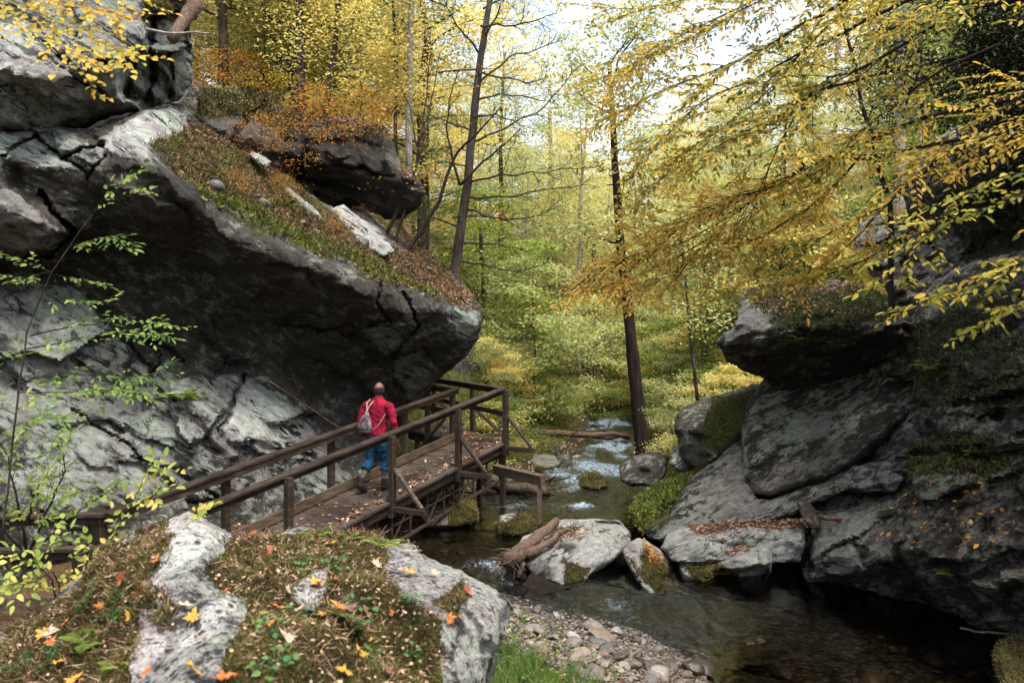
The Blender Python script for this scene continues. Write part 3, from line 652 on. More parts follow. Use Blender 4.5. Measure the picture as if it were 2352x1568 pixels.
R['wall'] = relief('gorge_wall',
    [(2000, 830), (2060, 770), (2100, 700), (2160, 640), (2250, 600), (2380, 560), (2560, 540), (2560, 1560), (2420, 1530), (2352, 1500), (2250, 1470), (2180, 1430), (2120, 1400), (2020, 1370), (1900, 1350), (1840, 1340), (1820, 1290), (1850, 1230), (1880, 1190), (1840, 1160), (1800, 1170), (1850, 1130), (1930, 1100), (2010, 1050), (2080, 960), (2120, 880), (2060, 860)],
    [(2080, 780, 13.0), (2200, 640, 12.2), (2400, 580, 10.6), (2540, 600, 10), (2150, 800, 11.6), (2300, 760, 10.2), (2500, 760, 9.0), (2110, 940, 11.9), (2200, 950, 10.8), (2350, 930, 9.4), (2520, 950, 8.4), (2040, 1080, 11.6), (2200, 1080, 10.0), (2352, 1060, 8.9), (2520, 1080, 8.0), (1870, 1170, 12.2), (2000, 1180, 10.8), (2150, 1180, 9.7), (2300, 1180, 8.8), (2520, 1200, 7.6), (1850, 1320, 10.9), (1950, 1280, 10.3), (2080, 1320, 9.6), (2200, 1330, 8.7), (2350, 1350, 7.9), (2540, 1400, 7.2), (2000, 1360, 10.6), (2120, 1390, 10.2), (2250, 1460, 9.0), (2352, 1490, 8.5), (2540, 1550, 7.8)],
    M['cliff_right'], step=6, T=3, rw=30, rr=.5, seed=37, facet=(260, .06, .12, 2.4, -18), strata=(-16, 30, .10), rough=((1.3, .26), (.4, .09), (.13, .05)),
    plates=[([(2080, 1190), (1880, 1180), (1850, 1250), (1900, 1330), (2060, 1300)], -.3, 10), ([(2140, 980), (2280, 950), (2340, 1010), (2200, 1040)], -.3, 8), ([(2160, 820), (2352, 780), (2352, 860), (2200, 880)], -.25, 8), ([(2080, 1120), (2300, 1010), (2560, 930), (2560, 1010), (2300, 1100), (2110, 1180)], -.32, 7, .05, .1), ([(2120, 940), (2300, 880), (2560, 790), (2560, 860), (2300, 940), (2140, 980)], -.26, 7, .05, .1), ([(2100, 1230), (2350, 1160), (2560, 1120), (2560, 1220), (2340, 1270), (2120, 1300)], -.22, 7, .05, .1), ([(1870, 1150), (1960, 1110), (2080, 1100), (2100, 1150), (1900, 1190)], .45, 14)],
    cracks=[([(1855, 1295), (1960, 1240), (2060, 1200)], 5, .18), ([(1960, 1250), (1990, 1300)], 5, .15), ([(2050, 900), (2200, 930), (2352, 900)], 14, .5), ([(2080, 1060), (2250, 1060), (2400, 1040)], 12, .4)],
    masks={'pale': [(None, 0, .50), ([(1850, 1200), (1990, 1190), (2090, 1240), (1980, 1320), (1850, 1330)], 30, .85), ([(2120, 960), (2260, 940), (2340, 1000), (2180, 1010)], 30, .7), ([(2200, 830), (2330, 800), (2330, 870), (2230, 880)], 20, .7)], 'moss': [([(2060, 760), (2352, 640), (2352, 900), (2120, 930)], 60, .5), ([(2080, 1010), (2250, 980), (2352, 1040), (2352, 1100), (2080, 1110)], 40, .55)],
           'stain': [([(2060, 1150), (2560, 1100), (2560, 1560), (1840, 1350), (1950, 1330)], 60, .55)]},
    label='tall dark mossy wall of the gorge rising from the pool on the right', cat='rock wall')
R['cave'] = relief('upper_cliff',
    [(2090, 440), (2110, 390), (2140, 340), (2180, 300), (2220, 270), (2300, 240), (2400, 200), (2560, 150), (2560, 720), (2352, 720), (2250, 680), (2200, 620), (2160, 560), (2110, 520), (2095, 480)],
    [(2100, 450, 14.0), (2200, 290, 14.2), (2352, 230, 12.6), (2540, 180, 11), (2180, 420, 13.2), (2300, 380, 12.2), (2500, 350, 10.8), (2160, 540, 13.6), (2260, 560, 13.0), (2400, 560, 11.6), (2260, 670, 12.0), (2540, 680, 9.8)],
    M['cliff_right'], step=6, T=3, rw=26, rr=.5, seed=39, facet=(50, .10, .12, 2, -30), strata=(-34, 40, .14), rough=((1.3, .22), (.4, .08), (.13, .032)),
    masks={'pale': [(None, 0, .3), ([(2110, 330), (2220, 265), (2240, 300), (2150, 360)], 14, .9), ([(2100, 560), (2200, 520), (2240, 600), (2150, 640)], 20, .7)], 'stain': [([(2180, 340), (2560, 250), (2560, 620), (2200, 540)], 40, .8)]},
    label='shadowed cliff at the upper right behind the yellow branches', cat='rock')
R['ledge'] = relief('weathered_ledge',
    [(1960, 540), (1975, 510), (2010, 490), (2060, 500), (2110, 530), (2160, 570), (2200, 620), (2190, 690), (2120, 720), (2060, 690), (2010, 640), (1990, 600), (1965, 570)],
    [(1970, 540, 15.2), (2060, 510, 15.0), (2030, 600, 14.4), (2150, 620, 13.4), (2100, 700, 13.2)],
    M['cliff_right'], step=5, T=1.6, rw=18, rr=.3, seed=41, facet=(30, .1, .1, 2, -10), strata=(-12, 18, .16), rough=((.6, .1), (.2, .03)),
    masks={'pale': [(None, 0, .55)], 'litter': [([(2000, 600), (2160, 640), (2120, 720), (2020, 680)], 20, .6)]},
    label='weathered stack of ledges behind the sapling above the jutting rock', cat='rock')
R['bank'] = relief('bank_rock',
    [(1548, 985), (1560, 950), (1600, 920), (1660, 900), (1700, 885), (1745, 878), (1765, 900), (1730, 930), (1715, 990), (1695, 1010), (1640, 1060), (1600, 1080), (1570, 1060), (1558, 1020)],
    [(1560, 980, 15.6), (1640, 910, 16.6), (1750, 890, 16.0), (1620, 980, 15.2), (1700, 960, 15.0), (1600, 1060, 14.9)],
    M['mossy'], step=5, T=1.6, rw=18, rr=.3, seed=43, facet=(30, .10, .12, 1.6, -25), rough=((.6, .12), (.2, .04)),
    masks={'pale': [(None, 0, .4)], 'moss': [([(1640, 910), (1740, 900), (1700, 1000), (1640, 1050), (1620, 980)], 20, .8)]},
    label='dark mossy rock on the bank below the jutting rock', cat='rock')
R['b2'] = slab('bank_boulder', [(1422, 1070), (1450, 1045), (1500, 1036), (1540, 1048), (1530, 1085), (1500, 1120), (1450, 1118), (1425, 1100)], 16.8, 15.4, M['cliff_right'], 'grey boulder at the water edge near the foot of the dark trunk', 45, T=1, rw=16, rr=.25, pale=.45, facet=(12, .08, .1, 1.5, 0))
R['b3'] = slab('bank_boulder', [(1535, 1060), (1552, 1025), (1580, 1018), (1600, 1050), (1590, 1078), (1560, 1085)], 15.8, 15.2, M['boulder'], 'upright grey rock beside the dark mossy bank rock', 46, T=.8, rw=12, rr=.2, pale=.6)
R['b4'] = relief('bank_outcrop', [(1450, 1180), (1460, 1150), (1500, 1120), (1545, 1105), (1590, 1095), (1600, 1110), (1560, 1140), (1520, 1180), (1490, 1225), (1470, 1215)],
    [(1455, 1170, 13.9), (1500, 1125, 14.6), (1590, 1100, 14.2), (1530, 1150, 13.5), (1480, 1215, 13.2)], M['mossy'], step=5, T=1.2, rw=14, rr=.2, seed=47, facet=(24, .08, .1, 1.6, -40), rough=((.4, .08), (.15, .03)), masks={'pale': [(None, 0, .2)], 'moss': [(None, 0, .5)]}, label='low crumbling rock covered with weeds between the creek and the sloping slab', cat='rock')

# ---- blocks lying in the creek
R['big'] = relief('creek_boulder',
    [(1185, 1262), (1200, 1235), (1250, 1205), (1300, 1195), (1370, 1190), (1425, 1196), (1452, 1225), (1450, 1245), (1420, 1280), (1370, 1310), (1330, 1345), (1300, 1350), (1262, 1330), (1230, 1320), (1200, 1295), (1180, 1300)],
    [(1190, 1270, 11.9), (1260, 1215, 12.9), (1400, 1198, 13.2), (1450, 1235, 12.3), (1300, 1260, 11.6), (1390, 1240, 11.9), (1220, 1290, 11.2), (1300, 1335, 11.0), (1400, 1290, 11.5)],
    M['boulder'], step=4, T=1.6, rw=14, rr=.22, seed=51, facet=(18, .07, .12, 2.4, -38), strata=(-36, 26, .10), rough=((.5, .06), (.15, .02)),
    plates=[([(1200, 1265), (1370, 1230), (1440, 1200), (1440, 1180), (1180, 1180), (1170, 1270)], .22, 10)], cracks=[([(1240, 1290), (1290, 1275), (1340, 1240)], 4, .06), ([(1330, 1290), (1360, 1260)], 4, .08)],
    masks={'pale': [(None, 0, .85)], 'moss': [([(1290, 1290), (1360, 1290), (1340, 1330), (1300, 1345)], 14, .7), ([(1260, 1210), (1340, 1200), (1320, 1225), (1270, 1240)], 12, .6)], 'litter': [([(1240, 1230), (1300, 1215), (1380, 1200), (1330, 1230), (1270, 1250)], 12, .5)], 'stain': [([(1180, 1270), (1250, 1290), (1290, 1345), (1200, 1310)], 12, .8)]},
    label='large pale wedge shaped boulder in the creek with driftwood on it', cat='boulder')
R['tilt'] = relief('creek_boulder',
    [(1428, 1265), (1440, 1245), (1465, 1232), (1485, 1238), (1520, 1262), (1545, 1300), (1562, 1340), (1555, 1360), (1520, 1368), (1490, 1366), (1465, 1340), (1445, 1305)],
    [(1435, 1265, 11.7), (1475, 1240, 12.3), (1540, 1310, 11.5), (1480, 1300, 11.1), (1520, 1350, 10.5), (1480, 1355, 10.6)],
    M['boulder'], step=4, T=1.0, rw=14, rr=.2, seed=53, facet=(8, .05, .12, 1.6, 50), rough=((.4, .05), (.15, .02)),
    masks={'pale': [(None, 0, .75)], 'moss': [([(1485, 1260), (1545, 1310), (1560, 1360), (1500, 1365), (1470, 1330)], 20, .85), ([(1435, 1275), (1460, 1300), (1480, 1350)], 10, .7)], 'litter': [([(1480, 1240), (1530, 1290), (1500, 1290)], 10, .6)]},
    label='yellow green mossy boulder tilted against the wedge shaped boulder', cat='boulder')
R['flat'] = relief('creek_boulder',
    [(1518, 1258), (1535, 1225), (1570, 1208), (1650, 1200), (1760, 1196), (1840, 1194), (1852, 1215), (1850, 1260), (1838, 1290), (1780, 1292), (1700, 1290), (1600, 1295), (1545, 1290)],
    [(1525, 1260, 11.9), (1600, 1205, 12.6), (1840, 1197, 12.0), (1600, 1235, 11.5), (1700, 1225, 11.3), (1845, 1225, 11.1), (1560, 1285, 11.5), (1700, 1280, 11.4), (1840, 1285, 11.1)],
    M['boulder'], step=4, T=1.8, rw=12, rr=.18, seed=55, facet=(16, .05, .06, 2.6, -4), strata=(-4, 24, .05), rough=((.5, .05), (.15, .02)),
    masks={'pale': [(None, 0, .6)], 'litter': [([(1560, 1195), (1840, 1180), (1845, 1210), (1600, 1222)], 9, .85), ([(1600, 1240), (1760, 1235), (1700, 1260)], 10, .5)], 'moss': [([(1600, 1240), (1700, 1240), (1660, 1260)], 10, .5)]},
    label='long flat grey block covered with fallen leaves at the foot of the slab', cat='boulder')
R['front'] = relief('creek_boulder',
    [(1560, 1300), (1575, 1278), (1640, 1262), (1700, 1240), (1740, 1234), (1768, 1250), (1776, 1285), (1775, 1310), (1745, 1350), (1680, 1358), (1600, 1345), (1568, 1325)],
    [(1570, 1300, 11.5), (1650, 1262, 12.0), (1750, 1240, 11.6), (1700, 1275, 10.9), (1765, 1290, 10.8), (1620, 1310, 10.9), (1740, 1335, 11.0), (1650, 1350, 11.0)],
    M['boulder'], step=4, T=1.2, rw=12, rr=.2, seed=57, facet=(12, .06, .08, 2, -10), strata=(-8, 20, .05), rough=((.5, .06), (.15, .02)),
    plates=[([(1640, 1310), (1776, 1305), (1760, 1360), (1600, 1360)], .25, 8)],
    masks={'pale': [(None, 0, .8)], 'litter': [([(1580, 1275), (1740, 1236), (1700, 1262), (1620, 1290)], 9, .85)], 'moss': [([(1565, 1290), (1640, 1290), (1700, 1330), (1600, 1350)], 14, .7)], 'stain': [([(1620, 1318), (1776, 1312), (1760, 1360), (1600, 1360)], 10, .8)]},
    label='squat grey block with dark wet underside in front of the flat block', cat='boulder')
R['up'] = slab('upright_stone', [(1832, 1158), (1845, 1146), (1862, 1150), (1890, 1188), (1886, 1206), (1872, 1216), (1850, 1200), (1838, 1178)], 11.3, 11.0, M['stone'], 'small upright brown stone standing between the flat block and the wall', 59, T=.4, step=3, rw=8, rr=.08, pale=.4, cat='stone')
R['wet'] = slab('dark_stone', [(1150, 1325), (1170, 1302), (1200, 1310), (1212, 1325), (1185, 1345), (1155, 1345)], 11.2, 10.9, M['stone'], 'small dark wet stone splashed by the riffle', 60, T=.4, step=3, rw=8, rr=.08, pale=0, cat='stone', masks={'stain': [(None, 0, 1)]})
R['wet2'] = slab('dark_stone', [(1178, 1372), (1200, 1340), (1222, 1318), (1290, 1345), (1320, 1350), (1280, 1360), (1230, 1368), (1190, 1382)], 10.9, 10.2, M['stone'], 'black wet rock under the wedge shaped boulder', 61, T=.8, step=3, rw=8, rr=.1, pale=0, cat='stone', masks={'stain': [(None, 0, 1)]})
R['m1'] = slab('mossy_boulder', [(1136, 1205), (1150, 1185), (1185, 1176), (1215, 1182), (1232, 1200), (1226, 1225), (1190, 1232), (1150, 1226)], 14.2, 13.3, M['mossy'], 'rounded mossy boulder in the creek beside the beam post', 62, T=.7, step=3, rw=22, rr=.35, cat='boulder', masks={'pale': [(None, 0, .3), ([(1145, 1178), (1200, 1174), (1190, 1195), (1150, 1200)], 8, .9)], 'moss': [([(1130, 1195), (1240, 1190), (1230, 1235), (1140, 1230)], 12, .8)]})
R['m2'] = slab('mossy_boulder', [(1212, 1060), (1225, 1045), (1250, 1040), (1275, 1046), (1286, 1062), (1275, 1082), (1235, 1086), (1218, 1075)], 21.5, 20, M['mossy'], 'white speckled mossy boulder on the far creek bank', 63, T=1, step=3, rw=16, rr=.4, cat='boulder', masks={'pale': [(None, 0, .8)], 'moss': [([(1210, 1070), (1290, 1065), (1280, 1090), (1220, 1090)], 8, .8)]})
R['m3'] = slab('mossy_boulder', [(1333, 1100), (1345, 1085), (1372, 1084), (1392, 1100), (1396, 1115), (1370, 1124), (1340, 1118)], 18.4, 17.5, M['mossy'], 'small yellowish mossy boulder standing mid creek', 64, T=.6, step=3, rw=12, rr=.25, cat='boulder', masks={'pale': [(None, 0, .7)], 'moss': [(None, 0, .5)]})
R['m4'] = slab('mossy_boulder', [(960, 1200), (985, 1160), (1040, 1140), (1085, 1150), (1100, 1180), (1095, 1200), (1050, 1212), (990, 1215)], 14.8, 13.8, M['mossy'], 'broad mossy boulder in the shade under the boardwalk', 65, T=1.2, step=4, rw=22, rr=.4, cat='boulder', masks={'pale': [(None, 0, .4)], 'moss': [([(1030, 1135), (1105, 1150), (1100, 1205), (1040, 1205)], 14, .9)]})
R['m5'] = slab('mossy_boulder', [(1300, 1085), (1295, 1062), (1330, 1052), (1400, 1060), (1420, 1085), (1430, 1120), (1400, 1122), (1390, 1090), (1340, 1082)], 19.6, 18.6, M['mossy'], 'low green moss covered rock by the bend of the creek', 66, T=.8, step=3, rw=12, rr=.25, cat='boulder', masks={'moss': [(None, 0, .85)]}) if False else None
R['m6'] = slab('mossy_boulder', [(1335, 1490), (1352, 1465), (1380, 1458), (1420, 1462), (1442, 1490), (1440, 1515), (1400, 1522), (1355, 1512)], 8.9, 8.35, M['mossy'], 'dark round mossy rock on the pebble bank', 67, T=.5, step=3, rw=22, rr=.22, cat='boulder', masks={'moss': [(None, 0, .75)]})
R['m7'] = slab('mossy_boulder', [(1445, 1475), (1462, 1448), (1500, 1440), (1545, 1448), (1590, 1470), (1612, 1492), (1590, 1505), (1540, 1512), (1500, 1500), (1460, 1498)], 9.2, 8.5, M['mossy'], 'lumpy green brown rock at the edge of the pool', 68, T=.6, step=3, rw=20, rr=.22, cat='boulder', facet=(8, .05, .1, 1.5, 20), masks={'moss': [(None, 0, .6)]})
R['m8'] = slab('mossy_boulder', [(2285, 1510), (2300, 1475), (2340, 1462), (2420, 1470), (2440, 1600), (2300, 1610)], 8.0, 7.4, M['mossy'], 'mossy rock with fallen leaves at the lower right edge of the pool', 69, T=.7, step=4, rw=26, rr=.3, cat='boulder', masks={'moss': [(None, 0, .8)], 'litter': [([(2290, 1455), (2440, 1455), (2440, 1500), (2320, 1500)], 10, .9)]})
R['sub'] = slab('sunken_stone', [(1690, 1480), (1710, 1455), (1760, 1450), (1790, 1470), (1785, 1500), (1740, 1512), (1705, 1500)], 8.75, 8.45, M['stone'], 'tan stone just breaking the surface of the pool', 70, T=.3, step=3, rw=26, rr=.15, cat='stone', pale=.3)
for k in ('m1','m2','m3','m4','m6','m7','m8'): tag(R[k]['o'], group='mossy boulders along the creek')
for k in ('s1','s2','s3'): tag(R[k]['o'], group='slabs on the mossy ledge')
for k in ('wet','wet2'): tag(R[k]['o'], group='wet dark stones by the riffle')
for k in ('big','tilt','flat','front'): tag(R[k]['o'], group='fallen blocks in the creek')

# ---- foreground rock
R['fore'] = relief('foreground_rock',
    [(-160, 1560), (-60, 1500), (60, 1420), (170, 1320), (260, 1250), (340, 1215), (392, 1190), (430, 1176), (465, 1195), (520, 1232), (600, 1235), (700, 1215), (780, 1225), (850, 1232), (900, 1250), (950, 1262), (985, 1300), (1050, 1320), (1110, 1350), (1160, 1382), (1176, 1400), (1165, 1460), (1140, 1540), (1120, 1640), (1100, 1760), (700, 1900), (-160, 1900)],
    [(-100, 1560, 4.6), (100, 1420, 4.7), (260, 1270, 4.9), (430, 1185, 4.8), (560, 1245, 5.0), (760, 1230, 5.3), (900, 1260, 5.3), (1060, 1330, 5.0), (1165, 1400, 4.8), (1130, 1560, 4.3),
     (0, 1568, 4.2), (200, 1450, 4.2), (350, 1350, 4.1), (450, 1300, 4.2), (600, 1350, 4.2), (800, 1350, 4.4), (950, 1350, 4.5), (1050, 1420, 4.3), (300, 1560, 3.3), (500, 1500, 3.3), (700, 1500, 3.5), (900, 1500, 3.9), (1000, 1560, 3.8), (0, 1750, 3.0), (500, 1750, 2.7), (900, 1750, 3.1)],
    M['fore'], step=5, T=1.6, rw=36, rr=.45, seed=71, cushion=.035, facet=(26, .02, .03, 1.5, 40), rough=((.7, .10), (.22, .035), (.07, .012)),
    plates=[([(390, 1190), (440, 1176), (520, 1232), (500, 1250), (440, 1330), (300, 1560), (240, 1600), (330, 1420)], -.10, 30), ([(860, 1240), (1060, 1320), (1180, 1390), (1150, 1600), (1000, 1600), (960, 1450), (900, 1330)], -.08, 30)],
    masks={'pale': [(None, 0, .45), ([(385, 1190), (440, 1172), (530, 1236), (470, 1260), (380, 1350), (350, 1420), (300, 1400), (360, 1280)], 18, 1.0), ([(280, 1400), (380, 1440), (320, 1568), (250, 1640)], 20, 1.0), ([(300, 1560), (420, 1490), (500, 1440), (540, 1340), (500, 1330), (440, 1400), (380, 1460), (330, 1600), (420, 1620)], 22, .98), ([(850, 1255), (960, 1262), (1060, 1320), (1176, 1385), (1170, 1500), (1100, 1450), (1000, 1380), (900, 1340)], 20, .85), ([(660, 1330), (740, 1310), (735, 1380), (690, 1420)], 14, .95), ([(1080, 1420), (1170, 1400), (1120, 1600), (1040, 1600)], 20, .62)],
           'moss': [([(-160, 1600), (60, 1420), (260, 1260), (380, 1200), (370, 1290), (330, 1400), (260, 1640), (-160, 1700)], 20, 1.0), ([(430, 1320), (530, 1240), (860, 1235), (900, 1340), (1000, 1440), (1020, 1640), (440, 1640), (540, 1440), (545, 1350), (480, 1340)], 22, 1.0), ([(1040, 1350), (1080, 1370), (1060, 1440), (1000, 1400)], 14, .75),
                    ([(300, 1400), (350, 1360), (400, 1380), (380, 1440)], 14, .6), ([(660, 1330), (740, 1310), (735, 1380), (690, 1420)], 14, -.9)]},
    label='big mossy boulder with white lichen bands and scattered maple leaves', cat='boulder')
# ------------------------------------------------------------------ boardwalk
def wood_mat(name, cols, rough=.7, along=(1, 1, 1), rot=(0, 0, 0), wet=.3, litter=0.0):
    m = N(name); v = m.tex(scale=along, rot=rot)
    n1 = m.noise(v, 5, 6, .65, .3); n2 = m.noise(m.tex(), 1.6, 4, .6); n3 = m.noise(v, 30, 4, .7)
    c = m.ramp(n1, [(.3, cols[0]), (.5, cols[1]), (.7, cols[2])])
    isl = m.n('NewGeometry').outputs['Random Per Island']
    c = m.mul(.8, c, m.ramp(isl, [(0, (.74, .73, .72)), (1, (1.1, 1.08, 1.06))]))
    c = m.mul(.8, c, m.ramp(n2, [(.35, (.55, .52, .5)), (.62, (1.1, 1.08, 1.05))]))
    h = m.math('ADD', n1, m.math('MULTIPLY', n3, .4))
    return m.surf(m.prin(c, m.rng(n2, .3, .7, rough - .2, rough + .15), wet, m.bump(h, .6, .01)))
DIR1 = Vector((1.79, 3.3, .53)); H1 = Vector((1.79, 3.3, 0)).normalized(); OFF = Vector((-.879, .477, 0)) * 1.0
AZ = math.atan2(H1.x, H1.y)
M['wood'] = wood_mat('weathered_dark_wood', [(.011, .0075, .005), (.034, .023, .015), (.082, .058, .040)], along=(6, .8, 6), rot=(0, 0, AZ))
M['wood_pale'] = wood_mat('weathered_pale_wood', [(.035, .024, .016), (.085, .06, .04), (.17, .125, .085)], along=(6, .8, 6), rot=(0, 0, AZ))
M['wood_orange'] = wood_mat('worn_handrail_wood', [(.04, .02, .011), (.13, .07, .035), (.26, .17, .10)], along=(6, .8, 6), rot=(0, 0, AZ))
M['deck'] = wood_mat('damp_deck_boards', [(.030, .021, .016), (.062, .046, .036), (.10, .078, .062)], along=(.8, 8, 6), rot=(0, 0, AZ), rough=.5, wet=.5)
m = N('rusty_steel'); nn = m.noise(m.tex(), 14, 5, .7)
M['steel'] = m.surf(m.prin(m.ramp(nn, [(.35, (.012, .010, .009)), (.6, (.05, .03, .02)), (.8, (.10, .05, .03))]), .7, .3))

bw = empty('boardwalk', (-2.5, 12.9, 0)); tag(bw, 'dark timber footbridge with handrails crossing the creek below the overhanging rock', 'boardwalk')
BO = Vector(bw.location)
def bb(mb, name, mat, label=None, **k):
    mb.v = [tuple(Vector(q) - BO) for q in mb.v]
    o = mb.build(name, mat, bw, **k)
    if label: o['label'] = label
    return o
RN0 = Vector((-1.97, 12.6, 1.85))
near = lambda s, h=0.0: RN0 + DIR1 * s + Vector((0, 0, h - 1.07))       # h measured from the deck
far = lambda s, h=0.0: near(s, h) + OFF
O1, I1 = near(1.0), far(.966)
O2 = Vector((-2.05, 19.6, O1.z + .06)); I2 = Vector((-3.05, 18.9, I1.z + .06))
NE, FE = near(-1.3), far(-1.1)                       # corners of the near landing
NL, FL = Vector((-10, 8.1, NE.z - .05)), Vector((-10, 9.2, FE.z - .05))
U = Vector((0, 0, 1))
def deck(a0, a1, b0, b1, n):
    """planks between edge a0-a1 and edge b0-b1"""
    mb = MB()
    for i in range(n):
        t0 = i / n; t1 = (i + 1) / n - .035 / 1
        t1 = (i + .975) / n
        dz = random.uniform(-.004, .004)
        c = [a0.lerp(a1, t0), a0.lerp(a1, t1), b0.lerp(b1, t1), b0.lerp(b1, t0)]
        ex = random.uniform(0, .02)
        d = (c[0] - c[3]).normalized() * (.09 + ex)
        c[0] = c[0] + d; c[1] = c[1] + d; c[2] = c[2] - d; c[3] = c[3] - d
        top = [p + Vector((0, 0, dz)) for p in c]; bot = [p + Vector((0, 0, dz - .04)) for p in c]
        mb.add(top + bot, [(3, 2, 1, 0)[::-1] if 0 else (0, 1, 2, 3), (7, 6, 5, 4), (0, 4, 5, 1), (1, 5, 6, 2), (2, 6, 7, 3), (3, 7, 4, 0)])
    return mb
def decko(mb, lab=None):
    o = bb(mb, 'deck', M['deck'], lab)
    bm = bmesh.new(); bm.from_mesh(o.data); bmesh.ops.recalc_face_normals(bm, faces=bm.faces); bm.to_mesh(o.data); bm.free()
    return o
decko(deck(near(-1.25), O1, far(-1.05), I1, 58))
decko(deck(O1 + Vector((-.01, .03, -.004)), O2, I1 + Vector((-.01, .03, -.004)), I2, 26))
decko(deck(near(-1.27) + Vector((0, 0, -.004)), NL, far(-1.07) + Vector((0, 0, -.004)), FL, 40))
def rail(a, b, cap=M['wood'], side=M['wood'], hh=1.07, sgn=1):
    """flat cap board over an edge board"""
    a = Vector(a); b = Vector(b)
    mb = MB(); mb.bar(a + U * (hh - .02), b + U * (hh - .02), .15, .038); r = bb(mb, 'handrail', cap)
    mb = MB(); mb.bar(a + U * (hh - .09), b + U * (hh - .09), .04, .098, off=(.035 * sgn, 0)); bb(mb, 'rail_board', side)
def post(p, h=1.03, lo=-.25, w=.10, mat=None):
    mb = MB(); p = Vector(p); mb.bar(p + U * lo, p + U * h, w, w, up=H1); bb(mb, 'post', mat or M['wood'])
side = Vector((.879, -.477, 0))
rail(near(-1.3), O1, sgn=-1)
rail(far(-1.1), far(.25), M['wood'], M['wood'], sgn=1)
rail(far(.25), I1, M['wood'], M['wood_orange'], sgn=-1)
rail(O1, O2, M['wood'], M['wood']); rail(I1, I2, M['wood_pale'], M['wood'])
rail(FE, FL); rail(NE, NL)
for s in (-1.22, -.6, 0, .52, .985): post(near(s) + side * .09)
for s in (-1.1, -.6, -.02, .52, .955): post(far(s) - side * .09)
for t in (.42, .98): post(O1.lerp(O2, t) + Vector((.1, .05, 0)))
for t in (.3, .7): post(I1.lerp(I2, t) - Vector((.1, .05, 0)))
for t in (.03, .4, .8): post(FE.lerp(FL, t) + Vector((0, .09, 0))); post(NE.lerp(NL, t) - Vector((0, .09, 0)), mat=M['wood'])
# kick boards and lower rails
mb = MB(); mb.bar(far(-1.1, .10), far(.95, .10), .036, .15); bb(mb, 'kick_board', M['wood_pale'])
mb = MB(); mb.bar(O1 + U * .55, O2 + U * .55, .036, .10); bb(mb, 'rail_board', M['wood'])
mb = MB(); mb.bar(I1 + U * .55, I2 + U * .55, .036, .10); bb(mb, 'rail_board', M['wood'])
mb = MB(); mb.bar(NE + U * .5 - Vector((0, .03, 0)), NL + U * .5 - Vector((0, .03, 0)), .036, .13); bb(mb, 'rail_board', M['wood_pale'])
mb = MB(); mb.bar(NE + U * .10 - Vector((0, .03, 0)), NL + U * .10 - Vector((0, .03, 0)), .036, .15); bb(mb, 'kick_board', M['wood_pale'])
# joists along the edges
for a, b in ((near(-1.3, -.13), near(1.0, -.13)), (far(-1.1, -.13), far(.96, -.13))):
    mb = MB(); mb.bar(a, b, .06, .17); bb(mb, 'joist', M['wood'])
for a, b in ((O1 - U * .13, O2 - U * .13), (I1 - U * .13, I2 - U * .13), (NE - U * .13, NL - U * .13), (FE - U * .13, FL - U * .13)):
    mb = MB(); mb.bar(a, b, .06, .16); bb(mb, 'joist', M['wood'])
# outriggers and their diagonal braces on the creek side
for s, mat in ((0.0, M['wood_pale']), (.52, M['wood']), (.985, M['wood'])):
    p = near(s)
    mb = MB(); mb.bar(p - side * 1.1 - U * .12, p + side * .72 - U * .12, .08, .09); bb(mb, 'outrigger', M['wood'])
    mb = MB(); mb.bar(p + side * .66 - U * .06, p + side * .13 + U * .52, .045, .07, up=H1); bb(mb, 'brace', mat)
mb = MB(); mb.bar(near(.52, -.25) - side, near(.52, .8) - side * 1.5 + H1 * .0, .045, .07, up=H1)
# inner braces seen under the far handrail
for s in (.52, .9):
    p = far(s)
    mb = MB(); mb.bar(p - side * .7 - U * .1, p - side * .12 + U * .5, .04, .07, up=H1); bb(mb, 'brace', M['wood_orange'] if s < .6 else M['wood'])
    mb = MB(); mb.bar(p - side * .78 - U * .12, p - U * .12, .08, .09); bb(mb, 'outrigger', M['wood'])
for t in (.42, .95):
    p = O1.lerp(O2, t)
    mb = MB(); mb.bar(p - U * .12, p + Vector((.75, .35, -.12)), .07, .08); bb(mb, 'outrigger', M['wood'])
    mb = MB(); mb.bar(p + Vector((.7, .32, -.06)), p + Vector((.13, .05, .5)), .045, .07); bb(mb, 'brace', M['wood'])
# steel trusses carrying the span
for e in (lambda s, h: near(s, h) + side * -.08, lambda s, h: far(s, h) + side * .08):
    mb = MB(); n = 13; s0, s1 = -.75, 1.0
    for i in range(n + 1):
        s = s0 + (s1 - s0) * i / n
        mb.bar(e(s, -.25), e(s, -.78), .03, .03, up=H1)
        if i < n:
            s2 = s0 + (s1 - s0) * (i + 1) / n
            mb.bar(e(s, -.25 if i % 2 else -.78), e(s2, -.78 if i % 2 else -.25), .025, .03, up=side)
    mb.bar(e(s0, -.26), e(s1, -.26), .05, .06); mb.bar(e(s0, -.79), e(s1, -.79), .045, .05); mb.bar(e(s0, -.50), e(s1, -.50), .02, .025)
    bb(mb, 'truss', M['steel'])
mb = MB()
for i in range(9):
    s = -.7 + i * .21
    mb.bar(near(s, -.78), far(s, -.78), .03, .03, up=H1); mb.bar(near(s, -.28), far(s + .1, -.78), .025, .025, up=H1)
bb(mb, 'cross_bracing', M['steel'])
